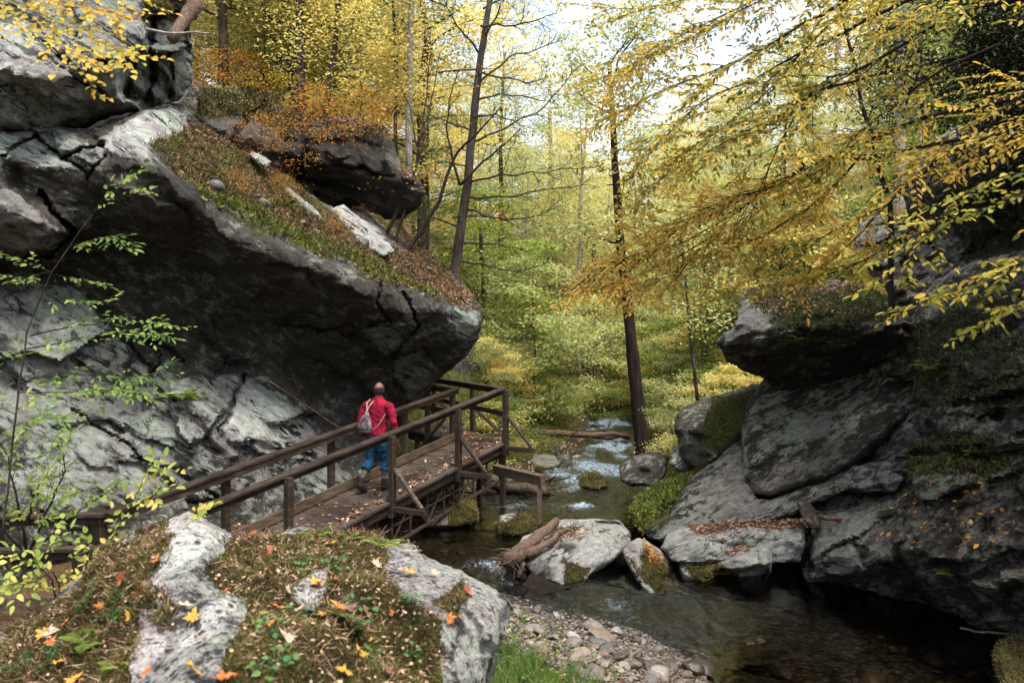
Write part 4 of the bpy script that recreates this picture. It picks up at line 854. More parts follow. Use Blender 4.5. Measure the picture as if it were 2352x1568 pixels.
# legs at the bend
for q, zt in ((O1, -.1), (O1 - side * .55, -.1), (I1, -.1), (O1.lerp(O2, .5), -.1), (I1.lerp(I2, .5), -.1), (near(-1.2), -.1), (far(-1.05), -.1)):
    mb = MB(); mb.bar(Vector((q.x, q.y, -.5)), Vector((q.x, q.y, q.z + zt)), .09, .09, up=H1); bb(mb, 'leg', M['wood'])
mb = MB(); a = P(1138, 1078, 15.4); b = P(1247, 1104, 14.35); mb.bar(a, b, .10, .17); mb.bar(a + U * .09, b + U * .09, .16, .03); bb(mb, 'support_beam', M['wood_pale'])
mb = MB(); b = P(1239, 1112, 14.42); mb.bar(Vector((b.x, b.y, -.5)), b, .09, .11, up=Vector((0, 1, 0))); bb(mb, 'support_post', M['wood_pale'])

# ------------------------------------------------------------------ leaf meshes
def leaf_mat(name, stops, trans=.42, objvar=.25, rough=.6, nsc=.45, namp=.9):
    m = N(name)
    r = m.n('NewGeometry').outputs['Random Per Island']
    ob = m.n('ObjectInfo').outputs['Random']
    f = m.math('FRACT', m.math('ADD', m.math('MULTIPLY', r, 1.0), 0))
    n = m.noise(m.tex(), nsc, 3, .6)
    f2 = m.math('ADD', m.math('MULTIPLY', f, .62), m.math('ADD', m.math('MULTIPLY', m.math('SUBTRACT', n, .5), namp), m.math('MULTIPLY', ob, objvar)))
    c = m.ramp(f2, stops)
    d = m.prin(c, rough, .25)
    t = m.n('BsdfTranslucent'); m.set(t, 'Color', m.mul(1, c, (1.15, 1.08, .75)))
    ms = m.n('MixShader'); ms.inputs[0].default_value = trans; m.set(ms, 1, d); m.set(ms, 2, t)
    return m.surf(ms)
GOLD = [(.0, (.12, .12, .03)), (.2, (.28, .24, .05)), (.42, (.52, .37, .07)), (.62, (.64, .42, .08)), (.82, (.62, .34, .07)), (1.0, (.44, .20, .05))]
M['gold'] = leaf_mat('golden_leaf', GOLD, trans=.54)
M['beech'] = leaf_mat('beech_leaf', [(.0, (.06, .08, .02)), (.24, (.20, .21, .04)), (.42, (.44, .38, .065)), (.60, (.62, .45, .08)), (.82, (.64, .38, .07)), (1.0, (.46, .23, .06))], trans=.54)
M['bggold'] = leaf_mat('pale_golden_leaf', [(0, (.19, .22, .09)), (.25, (.44, .43, .17)), (.5, (.74, .65, .27)), (.75, (.83, .64, .26)), (1, (.80, .53, .21))], trans=.55)
M['lime'] = leaf_mat('yellow_green_leaf', [(0, (.09, .14, .055)), (.3, (.25, .31, .12)), (.55, (.46, .48, .21)), (.8, (.64, .60, .29)), (1, (.66, .51, .23))], trans=.5)
M['ygold'] = leaf_mat('pale_yellow_leaf', [(0, (.14, .22, .04)), (.35, (.32, .36, .08)), (.6, (.55, .45, .12)), (1, (.66, .40, .12))])
M['maple'] = leaf_mat('maple_leaf', [(0, (.24, .24, .04)), (.3, (.50, .40, .05)), (.6, (.64, .40, .05)), (1, (.58, .24, .04))])
M['green'] = leaf_mat('green_leaf', [(0, (.05, .10, .025)), (.4, (.15, .23, .05)), (.7, (.30, .36, .08)), (1, (.50, .46, .10))])
M['orange'] = leaf_mat('orange_leaf', [(0, (.14, .07, .02)), (.3, (.36, .14, .03)), (.6, (.55, .27, .06)), (1, (.60, .42, .12))])
M['needle'] = leaf_mat('dark_evergreen_needles', [(0, (.010, .014, .006)), (.45, (.03, .036, .014)), (.75, (.065, .045, .018)), (1, (.14, .055, .022))], trans=.2)
M['rustleaf'] = leaf_mat('rusty_leaf_litter', [(0, (.03, .015, .01)), (.3, (.10, .045, .028)), (.55, (.20, .095, .06)), (.8, (.33, .18, .12)), (1, (.36, .17, .06))], trans=.08)
M['brownleaf'] = leaf_mat('dry_brown_leaf', [(0, (.06, .03, .02)), (.3, (.17, .08, .045)), (.5, (.32, .19, .12)), (.75, (.44, .31, .21)), (1, (.52, .28, .11))], trans=.1)
M['grassm'] = leaf_mat('grass_blade', [(0, (.03, .06, .012)), (.5, (.10, .19, .03)), (1, (.30, .32, .09))], trans=.3)
m = N('bark'); v = m.tex(scale=(1, 1, .25), obj=True); n1 = m.noise(v, 12, 6, .7); n2 = m.noise(m.tex(obj=True), 2, 3)
M['bark'] = m.surf(m.prin(m.mul(1, m.ramp(n1, [(.3, (.018, .013, .010)), (.55, (.07, .055, .042)), (.75, (.15, .125, .10))]), m.ramp(n2, [(.4, (.6, .55, .5)), (.65, (1.2, 1.2, 1.2))])), .9, .2, m.bump(n1, .9, .05)))
m = N('pale_bark'); v = m.tex(scale=(1, 1, .4), obj=True); n1 = m.noise(v, 7, 6, .7)
M['palebark'] = m.surf(m.prin(m.ramp(n1, [(.3, (.10, .09, .075)), (.5, (.23, .21, .18)), (.7, (.38, .36, .32))]), .9, .2, m.bump(n1, .8, .03)))
m = N('dark_bark'); v = m.tex(scale=(1, 1, .22), obj=True); n1 = m.noise(v, 9, 7, .75); 
M['darkbark'] = m.surf(m.prin(m.ramp(n1, [(.35, (.008, .005, .004)), (.55, (.032, .019, .013)), (.72, (.075, .048, .035))]), .9, .25, m.bump(n1, 1.0, .12)))

def leaves(name, pos, dirs, nrm, ln, wd, fold=.18, rich=False):
    """one mesh of separate leaves; pos (n,3) base, dirs (n,3) along, nrm (n,3) plane normal"""
    pos = np.asarray(pos, float); d = np.asarray(dirs, float); nn = np.asarray(nrm, float)
    d /= np.linalg.norm(d, axis=1)[:, None] + 1e-9
    s = np.cross(d, nn); s /= np.linalg.norm(s, axis=1)[:, None] + 1e-9
    u = np.cross(s, d)
    ln = np.asarray(ln)[:, None]; wd = np.asarray(wd)[:, None]
    n = len(pos)
    if rich:
        P0 = pos; L1 = pos + d * ln * .28 + s * wd * .46 + u * wd * fold; L2 = pos + d * ln * .66 + s * wd * .40 + u * wd * fold
        T = pos + d * ln - u * ln * .06; R2 = pos + d * ln * .66 - s * wd * .40 + u * wd * fold; R1 = pos + d * ln * .28 - s * wd * .46 + u * wd * fold
        V = np.stack([P0, L1, L2, T, R2, R1], 1).reshape(-1, 3)
        b = np.arange(n)[:, None] * 6
        loops = np.concatenate([b + np.array([0, 3, 2, 1]), b + np.array([0, 5, 4, 3])], 1).ravel(); sizes = np.full(2 * n, 4)
    else:
        V = np.stack([pos, pos + d * ln * .45 + s * wd * .5 + u * wd * fold, pos + d * ln, pos + d * ln * .45 - s * wd * .5 + u * wd * fold], 1).reshape(-1, 3)
        b = np.arange(n)[:, None] * 4
        loops = (b + np.array([0, 3, 2, 1])).ravel(); sizes = np.full(n, 4)
    return fast_mesh(name, V, loops, sizes)
# ------------------------------------------------------------------ the walker
def loft(mb, rings, n=20):
    """rings: (centre, half x, half y)"""
    b = len(mb.v)
    for c, rx, ry in rings:
        for k in range(n):
            a = 2 * math.pi * k / n
            mb.v.append((c[0] + rx * math.cos(a), c[1] + ry * math.sin(a), c[2]))
    for i in range(len(rings) - 1):
        for k in range(n): mb.f.append((b + i * n + k, b + i * n + (k + 1) % n, b + (i + 1) * n + (k + 1) % n, b + (i + 1) * n + k))
    mb.f.append(tuple(b + k for k in range(n))[::-1]); mb.f.append(tuple(b + (len(rings) - 1) * n + k for k in range(n)))
def ball(mb, c, r, n=16):
    rings = []
    for i in range(1, n):
        t = math.pi * i / n
        rings.append(((c[0], c[1], c[2] - r[2] * math.cos(t)), r[0] * math.sin(t), r[1] * math.sin(t)))
    loft(mb, rings, 18)
def fuse(mb, name, mat, parent, voxel=.012, smooth=4, fold=0):
    me = mb.mesh(name); o = bpy.data.objects.new(name, me); COL.objects.link(o)
    bm = bmesh.new(); bm.from_mesh(me); bmesh.ops.recalc_face_normals(bm, faces=bm.faces); bm.to_mesh(me); bm.free()
    r = o.modifiers.new('r', 'REMESH'); r.mode = 'VOXEL'; r.voxel_size = voxel
    s = o.modifiers.new('s', 'SMOOTH'); s.factor = .5; s.iterations = smooth
    dg = bpy.context.evaluated_depsgraph_get(); dg.update()
    m2 = bpy.data.meshes.new_from_object(o.evaluated_get(dg)); m2.name = name
    o.modifiers.clear(); o.data = m2; m2.materials.clear(); m2.materials.append(mat)
    m2.polygons.foreach_set('use_smooth', np.ones(len(m2.polygons), dtype=bool))
    if fold:
        nv = len(m2.vertices); c_ = np.empty(nv * 3); m2.vertices.foreach_get('co', c_); c_ = c_.reshape(-1, 3); n_ = np.empty(nv * 3); m2.vertices.foreach_get('normal', n_)
        q_ = c_ * np.array([9, 9, 15]) + 1.5 * np.stack([vn(c_ * 5, 1), vn(c_ * 5, 2), vn(c_ * 5, 3)], 1)
        m2.vertices.foreach_set('co', (c_ + n_.reshape(-1, 3) * (fold * fbm(q_, 9, 3, .5, ridge=True))[:, None]).ravel()); m2.update()
    o.parent = parent
    return o
def cloth(name, c0, c1, sc=9, bump=.02):
    m = N(name); v = m.tex(obj=True); n = m.noise(v, sc, 4, .6, .8)
    return m.surf(m.prin(m.ramp(n, [(.3, c0), (.7, c1)]), .85, .2, m.bump(n, .9, bump)))
M['shirt'] = cloth('red_cloth', (.11, .002, .010), (.29, .005, .028), 6, .05)
M['jeans'] = cloth('blue_denim', (.004, .022, .052), (.012, .062, .125), 8, .05)
M['sock'] = cloth('mottled_legging', (.02, .018, .015), (.15, .13, .11), 22, .01)
M['boot'] = cloth('dark_boot', (.008, .008, .008), (.025, .022, .02), 20, .004)
m = N('skin'); M['skin'] = m.surf(m.prin((.17, .065, .045), .55, .35, None))
m = N('dark_hair'); M['hair'] = m.surf(m.prin(m.ramp(m.noise(m.tex(obj=True), 70, 3), [(.3, (.008, .006, .005)), (.7, (.035, .022, .016))]), .8, .3, m.bump(m.noise(m.tex(obj=True), 90, 3), .8, .01)))
m = N('patterned_bag_cloth'); vv = m.n('TexVoronoi', Vector=m.tex(obj=True), Scale=26)
M['bag'] = m.surf(m.prin(m.ramp(m.n('SeparateColor', Color=vv.outputs['Color']).outputs[0], [(0, (.015, .013, .02)), (.35, (.08, .065, .07)), (.6, (.19, .155, .15)), (.85, (.26, .11, .12)), (1, (.05, .045, .08))]), .85, .2, m.bump(m.noise(m.tex(obj=True), 12, 3), .8, .03)))
m = N('strap_cord'); M['cord'] = m.surf(m.prin((.24, .20, .17), .8, .2))

PS = .055
base = RN0 + DIR1 * .10 + OFF * .5 + Vector((0, 0, -1.07 + .004))
man = empty('person', base, -AZ * .75)
tag(man, 'person seen from behind in red shirt and blue trousers walking up the boardwalk', 'person')
sh = MB()
loft(sh, [((0, -.01, .90), .175, .125), ((0, -.01, .97), .182, .13), ((0, .0, 1.08), .172, .122), ((0, .01, 1.2), .18, .125), ((0, .02, 1.32), .205, .13), ((0, .025, 1.40), .215, .122), ((0, .03, 1.455), .18, .10), ((0, .035, 1.495), .105, .082), ((0, .045, 1.545), .072, .072)])
def arm(mb, sx, parts, rs): mb.tube([Vector(p) for p in parts], rs, 14)
LA = [(-.17, .02, 1.41), (-.225, .015, 1.385), (-.275, -.005, 1.25), (-.305, -.02, 1.13), (-.305, .02, 1.0), (-.295, .07, .89)]
RA = [(.17, .02, 1.41), (.225, .015, 1.385), (.285, .0, 1.26), (.325, -.02, 1.14), (.325, .03, 1.01), (.31, .09, .90)]
for A in (LA, RA): arm(sh, 0, A, [.075, .075, .064, .056, .05, .044])
fuse(sh, 'shirt', M['shirt'], man, .009, 6, fold=.011)
tr_ = MB()
loft(tr_, [((0, -.01, .80), .165, .125), ((0, -.012, .86), .178, .135), ((0, -.01, .93), .165, .12), ((0, -.005, .97), .155, .11)])
tr_.tube([(.085, -.01, .86), (.095, .04, .68), (.105, .09, .50), (.105, .075, .40), (.105, .06, .335)], [.10, .094, .078, .078, .085], 16)
tr_.tube([(-.085, -.01, .86), (-.10, .0, .68), (-.12, .0, .50), (-.135, -.06, .42), (-.15, -.12, .355)], [.10, .094, .078, .078, .085], 16)
fuse(tr_, 'trousers', M['jeans'], man, .009, 5, fold=.013)
bd = MB()
ball(bd, (.01, .045, 1.675), (.074, .094, .108)); ball(bd, (.012, .075, 1.63), (.058, .066, .072))
bd.tube([(0, .04, 1.47), (.003, .04, 1.54), (.008, .045, 1.62)], [.06, .056, .058], 14)
ball(bd, (.012, .145, 1.645), (.014, .022, .018), 8)                       # nose
for sx in (-1, 1): ball(bd, (.01 + sx * .076, .04, 1.655), (.012, .02, .032), 8)   # ears
ball(bd, (.012, .128, 1.605), (.026, .014, .010), 8)                        # lips
for sx in (-1, 1): ball(bd, (.012 + sx * .03, .122, 1.672), (.016, .012, .010), 8)  # brows over the eyes
def hand(mb, w, sx):
    w = Vector(w)
    mb.tube([w + Vector((0, -.02, .06)), w, w + Vector((0, .012, -.04))], [.030, .027, .030], 10)
    mb.tube([w + Vector((0, .010, -.03)), w + Vector((0, .022, -.07)), w + Vector((0, .026, -.10))], [.030, .040, .034], 10)
    for i, L in enumerate((.062, .072, .068, .052)):
        y = .052 - i * .019
        a = w + Vector((0, y, -.105)); b = a + Vector((-sx * .006, .004, -L * .5)); c = b + Vector((-sx * .022, .002, -L * .42))
        mb.tube([a + U * .02, a, b, c], [.0095, .0095, .0085, .007], 8)
    a = w + Vector((-sx * .012, .042, -.045)); mb.tube([a, a + Vector((-sx * .01, .028, -.03)), a + Vector((-sx * .014, .034, -.062))], [.013, .011, .009], 8)
hand(bd, (-.293, .08, .865), -1); hand(bd, (.308, .10, .875), 1)
fuse(bd, 'body', M['skin'], man, .0055, 2)
lg = MB()
lg.tube([(.105, .075, .42), (.105, .065, .32), (.105, .055, .20), (.105, .05, .10)], [.058, .056, .045, .04], 14)
lg.tube([(-.13, -.05, .43), (-.148, -.11, .34), (-.165, -.19, .23), (-.175, -.24, .155)], [.058, .056, .045, .04], 14)
fuse(lg, 'leggings', M['sock'], man, .008, 2)
def boot(a, heel, toe, top):
    mb = MB(); a = Vector(a); heel = Vector(heel); toe = Vector(toe); top = Vector(top)
    mb.tube([top, a, heel.lerp(a, .35)], [.056, .052, .05], 14)
    mid = heel.lerp(toe, .45)
    mb.tube([heel + U * .035, mid + U * .05, toe + U * .03], [.042, .048, .036], 12)
    mb.tube([heel + U * .016, mid + U * .014, toe + U * .014, toe + (toe - heel) * .06 + U * .012], [.036, .040, .036, .02], 12)
    fuse(mb, 'boot', M['boot'], man, .008, 2)
boot((.105, .05, .09), (.105, .02, .008), (.13, .22, .02), (.105, .055, .20))
boot((-.172, -.235, .14), (-.175, -.28, .065), (-.15, -.10, -.012), (-.165, -.20, .235))
hr = MB()
for k in range(34):                                   # short hair round the back and sides, bare crown
    a = math.pi * (1.0 + (k / 33 - .5) * 1.25) 
    for zz in range(7):
        t = zz / 6; z = 1.600 + t * .095
        rx, ry = .076 * math.sqrt(max(.05, 1 - ((z - 1.675) / .112) ** 2)), .096 * math.sqrt(max(.05, 1 - ((z - 1.675) / .112) ** 2))
        x = .01 + rx * math.sin(a - math.pi) * 1.03; y = .045 - ry * math.cos(a - math.pi) * 1.03
        ball(hr, (x, y, z), (.012, .012, .014), 5)
fuse(hr, 'hair', M['hair'], man, .006, 2)

bag = empty('drawstring_bag', base, -AZ * .75)
tag(bag, 'grey and pink patterned drawstring bag slung over the walker\'s left shoulder', 'bag')
bg_ = MB()
loft(bg_, [((-.115, -.175, .955), .05, .03), ((-.115, -.19, .985), .105, .055), ((-.113, -.20, 1.05), .128, .072), ((-.11, -.20, 1.13), .122, .072), ((-.10, -.195, 1.21), .09, .055), ((-.09, -.185, 1.27), .05, .035), ((-.085, -.18, 1.31), .02, .018), ((-.083, -.178, 1.33), .028, .022)])
fuse(bg_, 'pouch', M['bag'], bag, .008, 3, fold=.010)
for x0, x1 in ((-.10, -.13), (-.07, -.04)):
    mb = MB(); mb.tube([(-.085, -.18, 1.31), (x0, -.155, 1.38), (x1, -.105, 1.45), (x1, .0, 1.505), (x1 * 1.05, .11, 1.44)], .011, 8); mb.build('strap', M['cord'], bag, smooth=True)
mb = MB(); mb.tube([(-.01, -.16, 1.02), (.06, -.165, 1.05), (.13, -.14, 1.12), (.18, -.06, 1.26), (.19, .04, 1.36)], .006, 8); mb.build('strap', M['cord'], bag, smooth=True)
# ------------------------------------------------------------------ trees of the valley
def unit(a): return a / (np.linalg.norm(a, axis=-1, keepdims=True) + 1e-9)

def gen_tree(seed, H, CR, low, nleaf, lsz, name, trunk_r, flat=.16, bark=None, lean=.03, nb=None, upness=.35, clump=(.75, .22), shape=1.0):
    """returns (trunk mesh, crown mesh) for a broadleaf tree of height H, crown radius CR"""
    rs = np.random.RandomState(seed); mb = MB()
    pts = []; n = 9
    ax = rs.normal(0, lean, 2)
    for i in range(n):
        t = i / (n - 1)
        pts.append(Vector((ax[0] * H * t ** 1.3 + .05 * rs.normal() * t * H * .2, ax[1] * H * t ** 1.3 + .05 * rs.normal() * t * H * .2, -0.3 + (H + .3) * t)))
    mb.tube(pts, [trunk_r * (1.25 if i == 0 else 1) * (1 - .88 * i / (n - 1)) for i in range(n)], 9, .12)
    nb = nb or int(14 + H * 2)
    cl = []
    for b in range(nb):
        t = low + (1 - low) * ((b + rs.rand()) / nb)
        k = min(int(t * (n - 1)), n - 2); f = t * (n - 1) - k
        p = pts[k].lerp(pts[k + 1], f)
        prof = math.sin(math.pi * min(1, (t - low) / (1 - low) * .86 + .14)) ** .7 * shape + (1 - shape)
        L = CR * prof * rs.uniform(.65, 1.15)
        a = b * 2.399 + rs.rand() * .8
        d = Vector((math.cos(a), math.sin(a), upness * rs.uniform(.2, 1.4)))
        bp = [p]; m_ = 5
        for j in range(1, m_ + 1):
            s = j / m_
            bp.append(p + d * L * s + Vector((rs.normal(), rs.normal(), rs.normal() * .6)) * .07 * L * s + Vector((0, 0, -.16 * L * s * s)))
        r0 = trunk_r * .34 * (1 - t * .75)
        mb.tube(bp, [r0 * (1 - .85 * j / m_) for j in range(m_ + 1)], 5)
        ns = max(3, int(L * 2.4))
        for s_ in range(ns):
            s = .3 + .7 * (s_ + rs.rand()) / ns
            j = min(int(s * m_), m_ - 1); q = bp[j].lerp(bp[j + 1], s * m_ - j)
            aa = a + rs.choice([-1, 1]) * rs.uniform(.4, 1.3)
            dd = Vector((math.cos(aa), math.sin(aa), rs.uniform(-.1, .35)))
            l2 = L * .34 * rs.uniform(.6, 1.2)
            e = q + dd * l2
            if s_ % 2 == 0: mb.tube([q, q.lerp(e, .5) + Vector((0, 0, .04)), e], [r0 * .35, r0 * .25, r0 * .08], 4)
            for w in (.35, .95): cl.append((q.lerp(e, w), rs.uniform(.6, 1.25)))
    C = np.array([c[0][:] for c in cl]); S = np.array([c[1] for c in cl])
    i = rs.choice(len(C), nleaf, p=S ** 2 / (S ** 2).sum())
    off = rs.normal(0, 1, (nleaf, 3)) * np.array([clump[0], clump[0], clump[1]]) * S[i][:, None] * .62
    pos = C[i] + off
    pos[:, 2] -= .10 * (off[:, 0] ** 2 + off[:, 1] ** 2)
    a = rs.rand(nleaf) * 6.283
    d = np.stack([np.cos(a), np.sin(a), rs.normal(-.15, .3, nleaf)], 1)
    nn = np.stack([rs.normal(0, .5, nleaf), rs.normal(0, .5, nleaf), np.ones(nleaf)], 1)
    me = leaves(name + '_crown', pos, d, nn, lsz * rs.uniform(.6, 1.35, nleaf), lsz * rs.uniform(.42, .75, nleaf))
    return mb.mesh(name + '_trunk'), me

KIND = {}
def kind(key, **k):
    tr, cr = gen_tree(name=key, **k); KIND[key] = (tr, cr)
    for p in tr.polygons: p.use_smooth = True
kind('tall', seed=1, H=15, CR=3.9, low=.22, nleaf=21000, lsz=.13, trunk_r=.19)
kind('tall2', seed=2, H=13, CR=3.4, low=.18, nleaf=19000, lsz=.13, trunk_r=.15)
kind('tall3', seed=3, H=17, CR=4.3, low=.30, nleaf=22000, lsz=.14, trunk_r=.22)
kind('near1', seed=4, H=11, CR=2.6, low=.20, nleaf=17000, lsz=.095, trunk_r=.11, clump=(.6, .2))
kind('near2', seed=5, H=9, CR=2.3, low=.16, nleaf=15000, lsz=.09, trunk_r=.08, clump=(.55, .2))
kind('under', seed=6, H=6, CR=2.7, low=.10, nleaf=9500, lsz=.145, trunk_r=.06, clump=(.6, .16), upness=.25)
kind('under2', seed=7, H=4.6, CR=2.3, low=.08, nleaf=7500, lsz=.135, trunk_r=.045, clump=(.5, .15), upness=.3)
kind('sparse', seed=18, H=2.2, CR=1.7, low=.05, nleaf=800, lsz=.10, trunk_r=.03, clump=(.4, .2), upness=.6)
kind('bush', seed=8, H=2.4, CR=1.6, low=.05, nleaf=4600, lsz=.11, trunk_r=.03, clump=(.4, .14), upness=.5)
kind('thin', seed=9, H=14, CR=2.0, low=.35, nleaf=5500, lsz=.12, trunk_r=.13)
LAB = {}
def tree(key, x, y, leaf, s=1.0, label='', group=None, name='tree', cat='tree', bark='bark', z=None, sz=None, rz=None):
    tr, cr = KIND[key]
    z0 = float(terr(np.array([x]), np.array([y]))[0]) if z is None else z
    e = empty(name, (x, y, z0 - .1), random.uniform(0, 6.28) if rz is None else rz); e.scale = (s, s, sz or s)
    t = bpy.data.objects.new('trunk', tr); c = bpy.data.objects.new('crown', cr)
    for o, mt in ((t, M[bark]), (c, M[leaf])):
        COL.objects.link(o); o.parent = e
        if len(o.data.materials) == 0: o.data.materials.append(mt)
        o.material_slots[0].link = 'OBJECT'; o.material_slots[0].material = mt
    tag(e, label, cat, group)
    return e

rs = np.random.RandomState(42)
placed = []
def ok(x, y, r):
    for a, b, c in placed:
        if (a - x) ** 2 + (b - y) ** 2 < (min(r, c)) ** 2: return False
    return True
def scatter(n, xr, yr, keys, leafs, r, labels, group, smin=.85, smax=1.15, creek=1.0, ymax_top=None, name='tree', cat='tree', bark=('bark',), tries=60, cond=None):
    k = 0; t = 0
    while k < n and t < n * tries:
        t += 1
        y = rs.uniform(*yr); xl, xh = xr(y) if callable(xr) else xr
        x = rs.uniform(xl, xh)
        L = np.interp(y, TY, TL); Rr = np.interp(y, TY, TR)
        if L - creek < x < Rr + creek and y < 33: continue
        if cond and not cond(x, y): continue
        if y < 21.8 and 1330 < CX + x / y * F < 1590: continue
        if not ok(x, y, r): continue
        key = keys[rs.randint(len(keys))]; s = rs.uniform(smin, smax)
        H = KIND_H[key] * s; z = float(terr(np.array([x]), np.array([y]))[0])
        px, py = pix(x, y, z + H)
        lim = np.interp(px, [900, 1180, 1215, 1300, 1420, 1480, 1640], [-900, -900, 0, 70, 70, 0, -300])
        if py < lim:
            s *= max(.3, ((EYE - (lim - CY) / F * y) - z) / H)
            if s < .5: continue
        placed.append((x, y, r))
        li = rs.randint(len(leafs))
        tree(key, x, y, leafs[li], s, labels[li % len(labels)], group, name, cat, bark[rs.randint(len(bark))])
        k += 1
KIND_H = dict(sparse=2.2, tall=15, tall2=13, tall3=17, near1=11, near2=9, under=6, under2=4.6, bush=2.4, thin=14)
fr = lambda a, b: (lambda y: ((a - CX) / F * y, (b - CX) / F * y))
# trees on the shelf above the overhanging rock (golden)
scatter(13, fr(420, 1000), (20.5, 31), ['near1', 'near2', 'tall2'], ['bggold', 'bggold', 'lime'], 1.7, ['golden leaved tree in the dense stand on top of the overhanging rock', 'golden leaved tree in the dense stand on top of the overhanging rock', 'yellow green tree among the golden stand on top of the overhanging rock'], 'trees on top of the overhanging rock', cond=lambda x, y: x < -1.8)
scatter(10, fr(380, 1050), (31, 48), ['tall', 'tall2', 'tall3'], ['bggold', 'lime'], 2.6, ['tall golden tree on the left slope behind the overhanging rock', 'tall yellow green tree on the left slope behind the overhanging rock'], 'trees on the left slope')
# valley floor and centre
scatter(9, fr(1080, 1600), (27, 40), ['under', 'under2'], ['lime', 'lime', 'bggold', 'green'], 2.2, ['spreading yellow green understory tree on the far creek bank', 'spreading yellow green understory tree on the far creek bank', 'spreading golden understory tree on the far creek bank', 'spreading green understory tree on the far creek bank'], 'understory trees along the far creek', creek=.8, smin=.7)
scatter(14, fr(1060, 1640), (38, 60), ['tall2', 'near1', 'under', 'under'], ['lime', 'bggold', 'lime'], 2.6, ['yellow green tree filling the middle of the valley', 'golden tree filling the middle of the valley', 'yellow green tree filling the middle of the valley'], 'trees in the middle of the valley', creek=.4)
scatter(16, fr(1000, 1700), (60, 95), ['tall', 'tall2', 'tall3'], ['lime', 'bggold', 'lime'], 4, ['hazy yellow green tree at the far end of the valley', 'hazy golden tree at the far end of the valley', 'hazy yellow green tree at the far end of the valley'], 'trees at the far end of the valley', creek=-5)
# right slope
scatter(24, fr(1600, 2250), (17, 34), ['bush', 'under2', 'under2'], ['bggold', 'lime', 'lime', 'green'], 1.5, ['low golden bush on the right slope above the rocks', 'low yellow green bush on the right slope above the rocks', 'low yellow green bush on the right slope above the rocks', 'low green bush on the right slope above the rocks'], 'bushes on the right slope', name='bush', cat='bush', smin=.6, cond=lambda x, y: x - np.interp(y, TY, TR) > 1.5)
scatter(11, fr(1580, 2352), (22, 36), ['near1', 'near2', 'thin', 'under'], ['lime', 'bggold', 'lime', 'green'], 2.3, ['yellow green tree on the right slope above the creek', 'golden tree on the right slope above the creek', 'yellow green tree on the right slope above the creek', 'green tree on the right slope above the creek'], 'trees on the right slope', cond=lambda x, y: x > 5.5)
scatter(11, fr(1560, 2400), (36, 62), ['tall', 'tall2', 'tall3', 'thin'], ['lime', 'bggold', 'bggold'], 3.2, ['tall yellow green tree high on the right slope', 'tall golden tree high on the right slope', 'tall golden tree high on the right slope'], 'tall trees high on the right slope', bark=('bark', 'palebark'))
scatter(12, fr(1090, 1600), (28, 55), ['thin'], ['lime', 'bggold'], 2.0, ['slim pole like tree with a sparse yellow green crown in the valley', 'slim pole like tree with a sparse golden crown in the valley'], 'slim trees in the valley', creek=.5, bark=('bark', 'palebark', 'palebark'), smin=.7)
# bushes
scatter(26, fr(1110, 1620), (20, 34), ['bush', 'bush', 'under2'], ['lime', 'green', 'lime', 'bggold'], 1.1, ['low yellow green bush on the creek bank beyond the boardwalk', 'low green bush on the creek bank beyond the boardwalk', 'low yellow green bush on the creek bank beyond the boardwalk', 'low golden bush on the creek bank beyond the boardwalk'], 'bushes on the creek banks', creek=.8, smin=.45, smax=.9, name='bush', cat='bush', cond=lambda x, y: not (0 < x < 4 and y < 27))
scatter(12, fr(1540, 1760), (17.5, 24), ['bush'], ['lime', 'green', 'bggold'], .9, ['low yellow green bush between the dark trunk and the right bank rocks', 'low green bush between the dark trunk and the right bank rocks', 'low golden bush between the dark trunk and the right bank rocks'], 'bushes by the right bank rocks', creek=.6, smin=.35, smax=.8, name='bush', cat='bush')
# orange and golden bushes on the rock tops at the left
for i, (px, py, D, s, lf) in enumerate([(470, 215, 17, .45, 'orange'), (560, 200, 18, .4, 'orange'), (640, 245, 18.5, .4, 'gold'), (720, 275, 18.5, .42, 'orange'), (830, 285, 19, .45, 'orange'), (700, 330, 16.2, .42, 'orange'), (600, 330, 15.6, .30, 'orange'), (860, 320, 17.5, .40, 'orange'), (500, 250, 16.4, .25, 'lime'), (950, 600, 18, .3, 'brownleaf'), (1030, 640, 17.5, .2, 'brownleaf')]):
    p = P(px, py, D)
    nm = dict(orange='orange leaved bush', gold='golden bush', lime='small green bush', brownleaf='small dry brown bush')[lf]
    where = ['beside the white slab', 'at the left end of the jutting dark rock', 'on the jutting dark rock below the pale trunk', 'on top of the middle of the jutting dark rock', 'at the right end on top of the jutting dark rock', 'hanging in front of the jutting dark rock', 'hanging over the small pale slab', 'drooping over the nose of the jutting dark rock', 'behind the white slab', 'on the lower ledge near the dark trunk', 'at the lower tip of the mossy ledge'][i]
    tree('sparse', p.x, p.y, lf, s * 1.25, nm + ' ' + where, 'bushes on the left rocks', 'bush', 'bush', z=p.z - .55 * s)

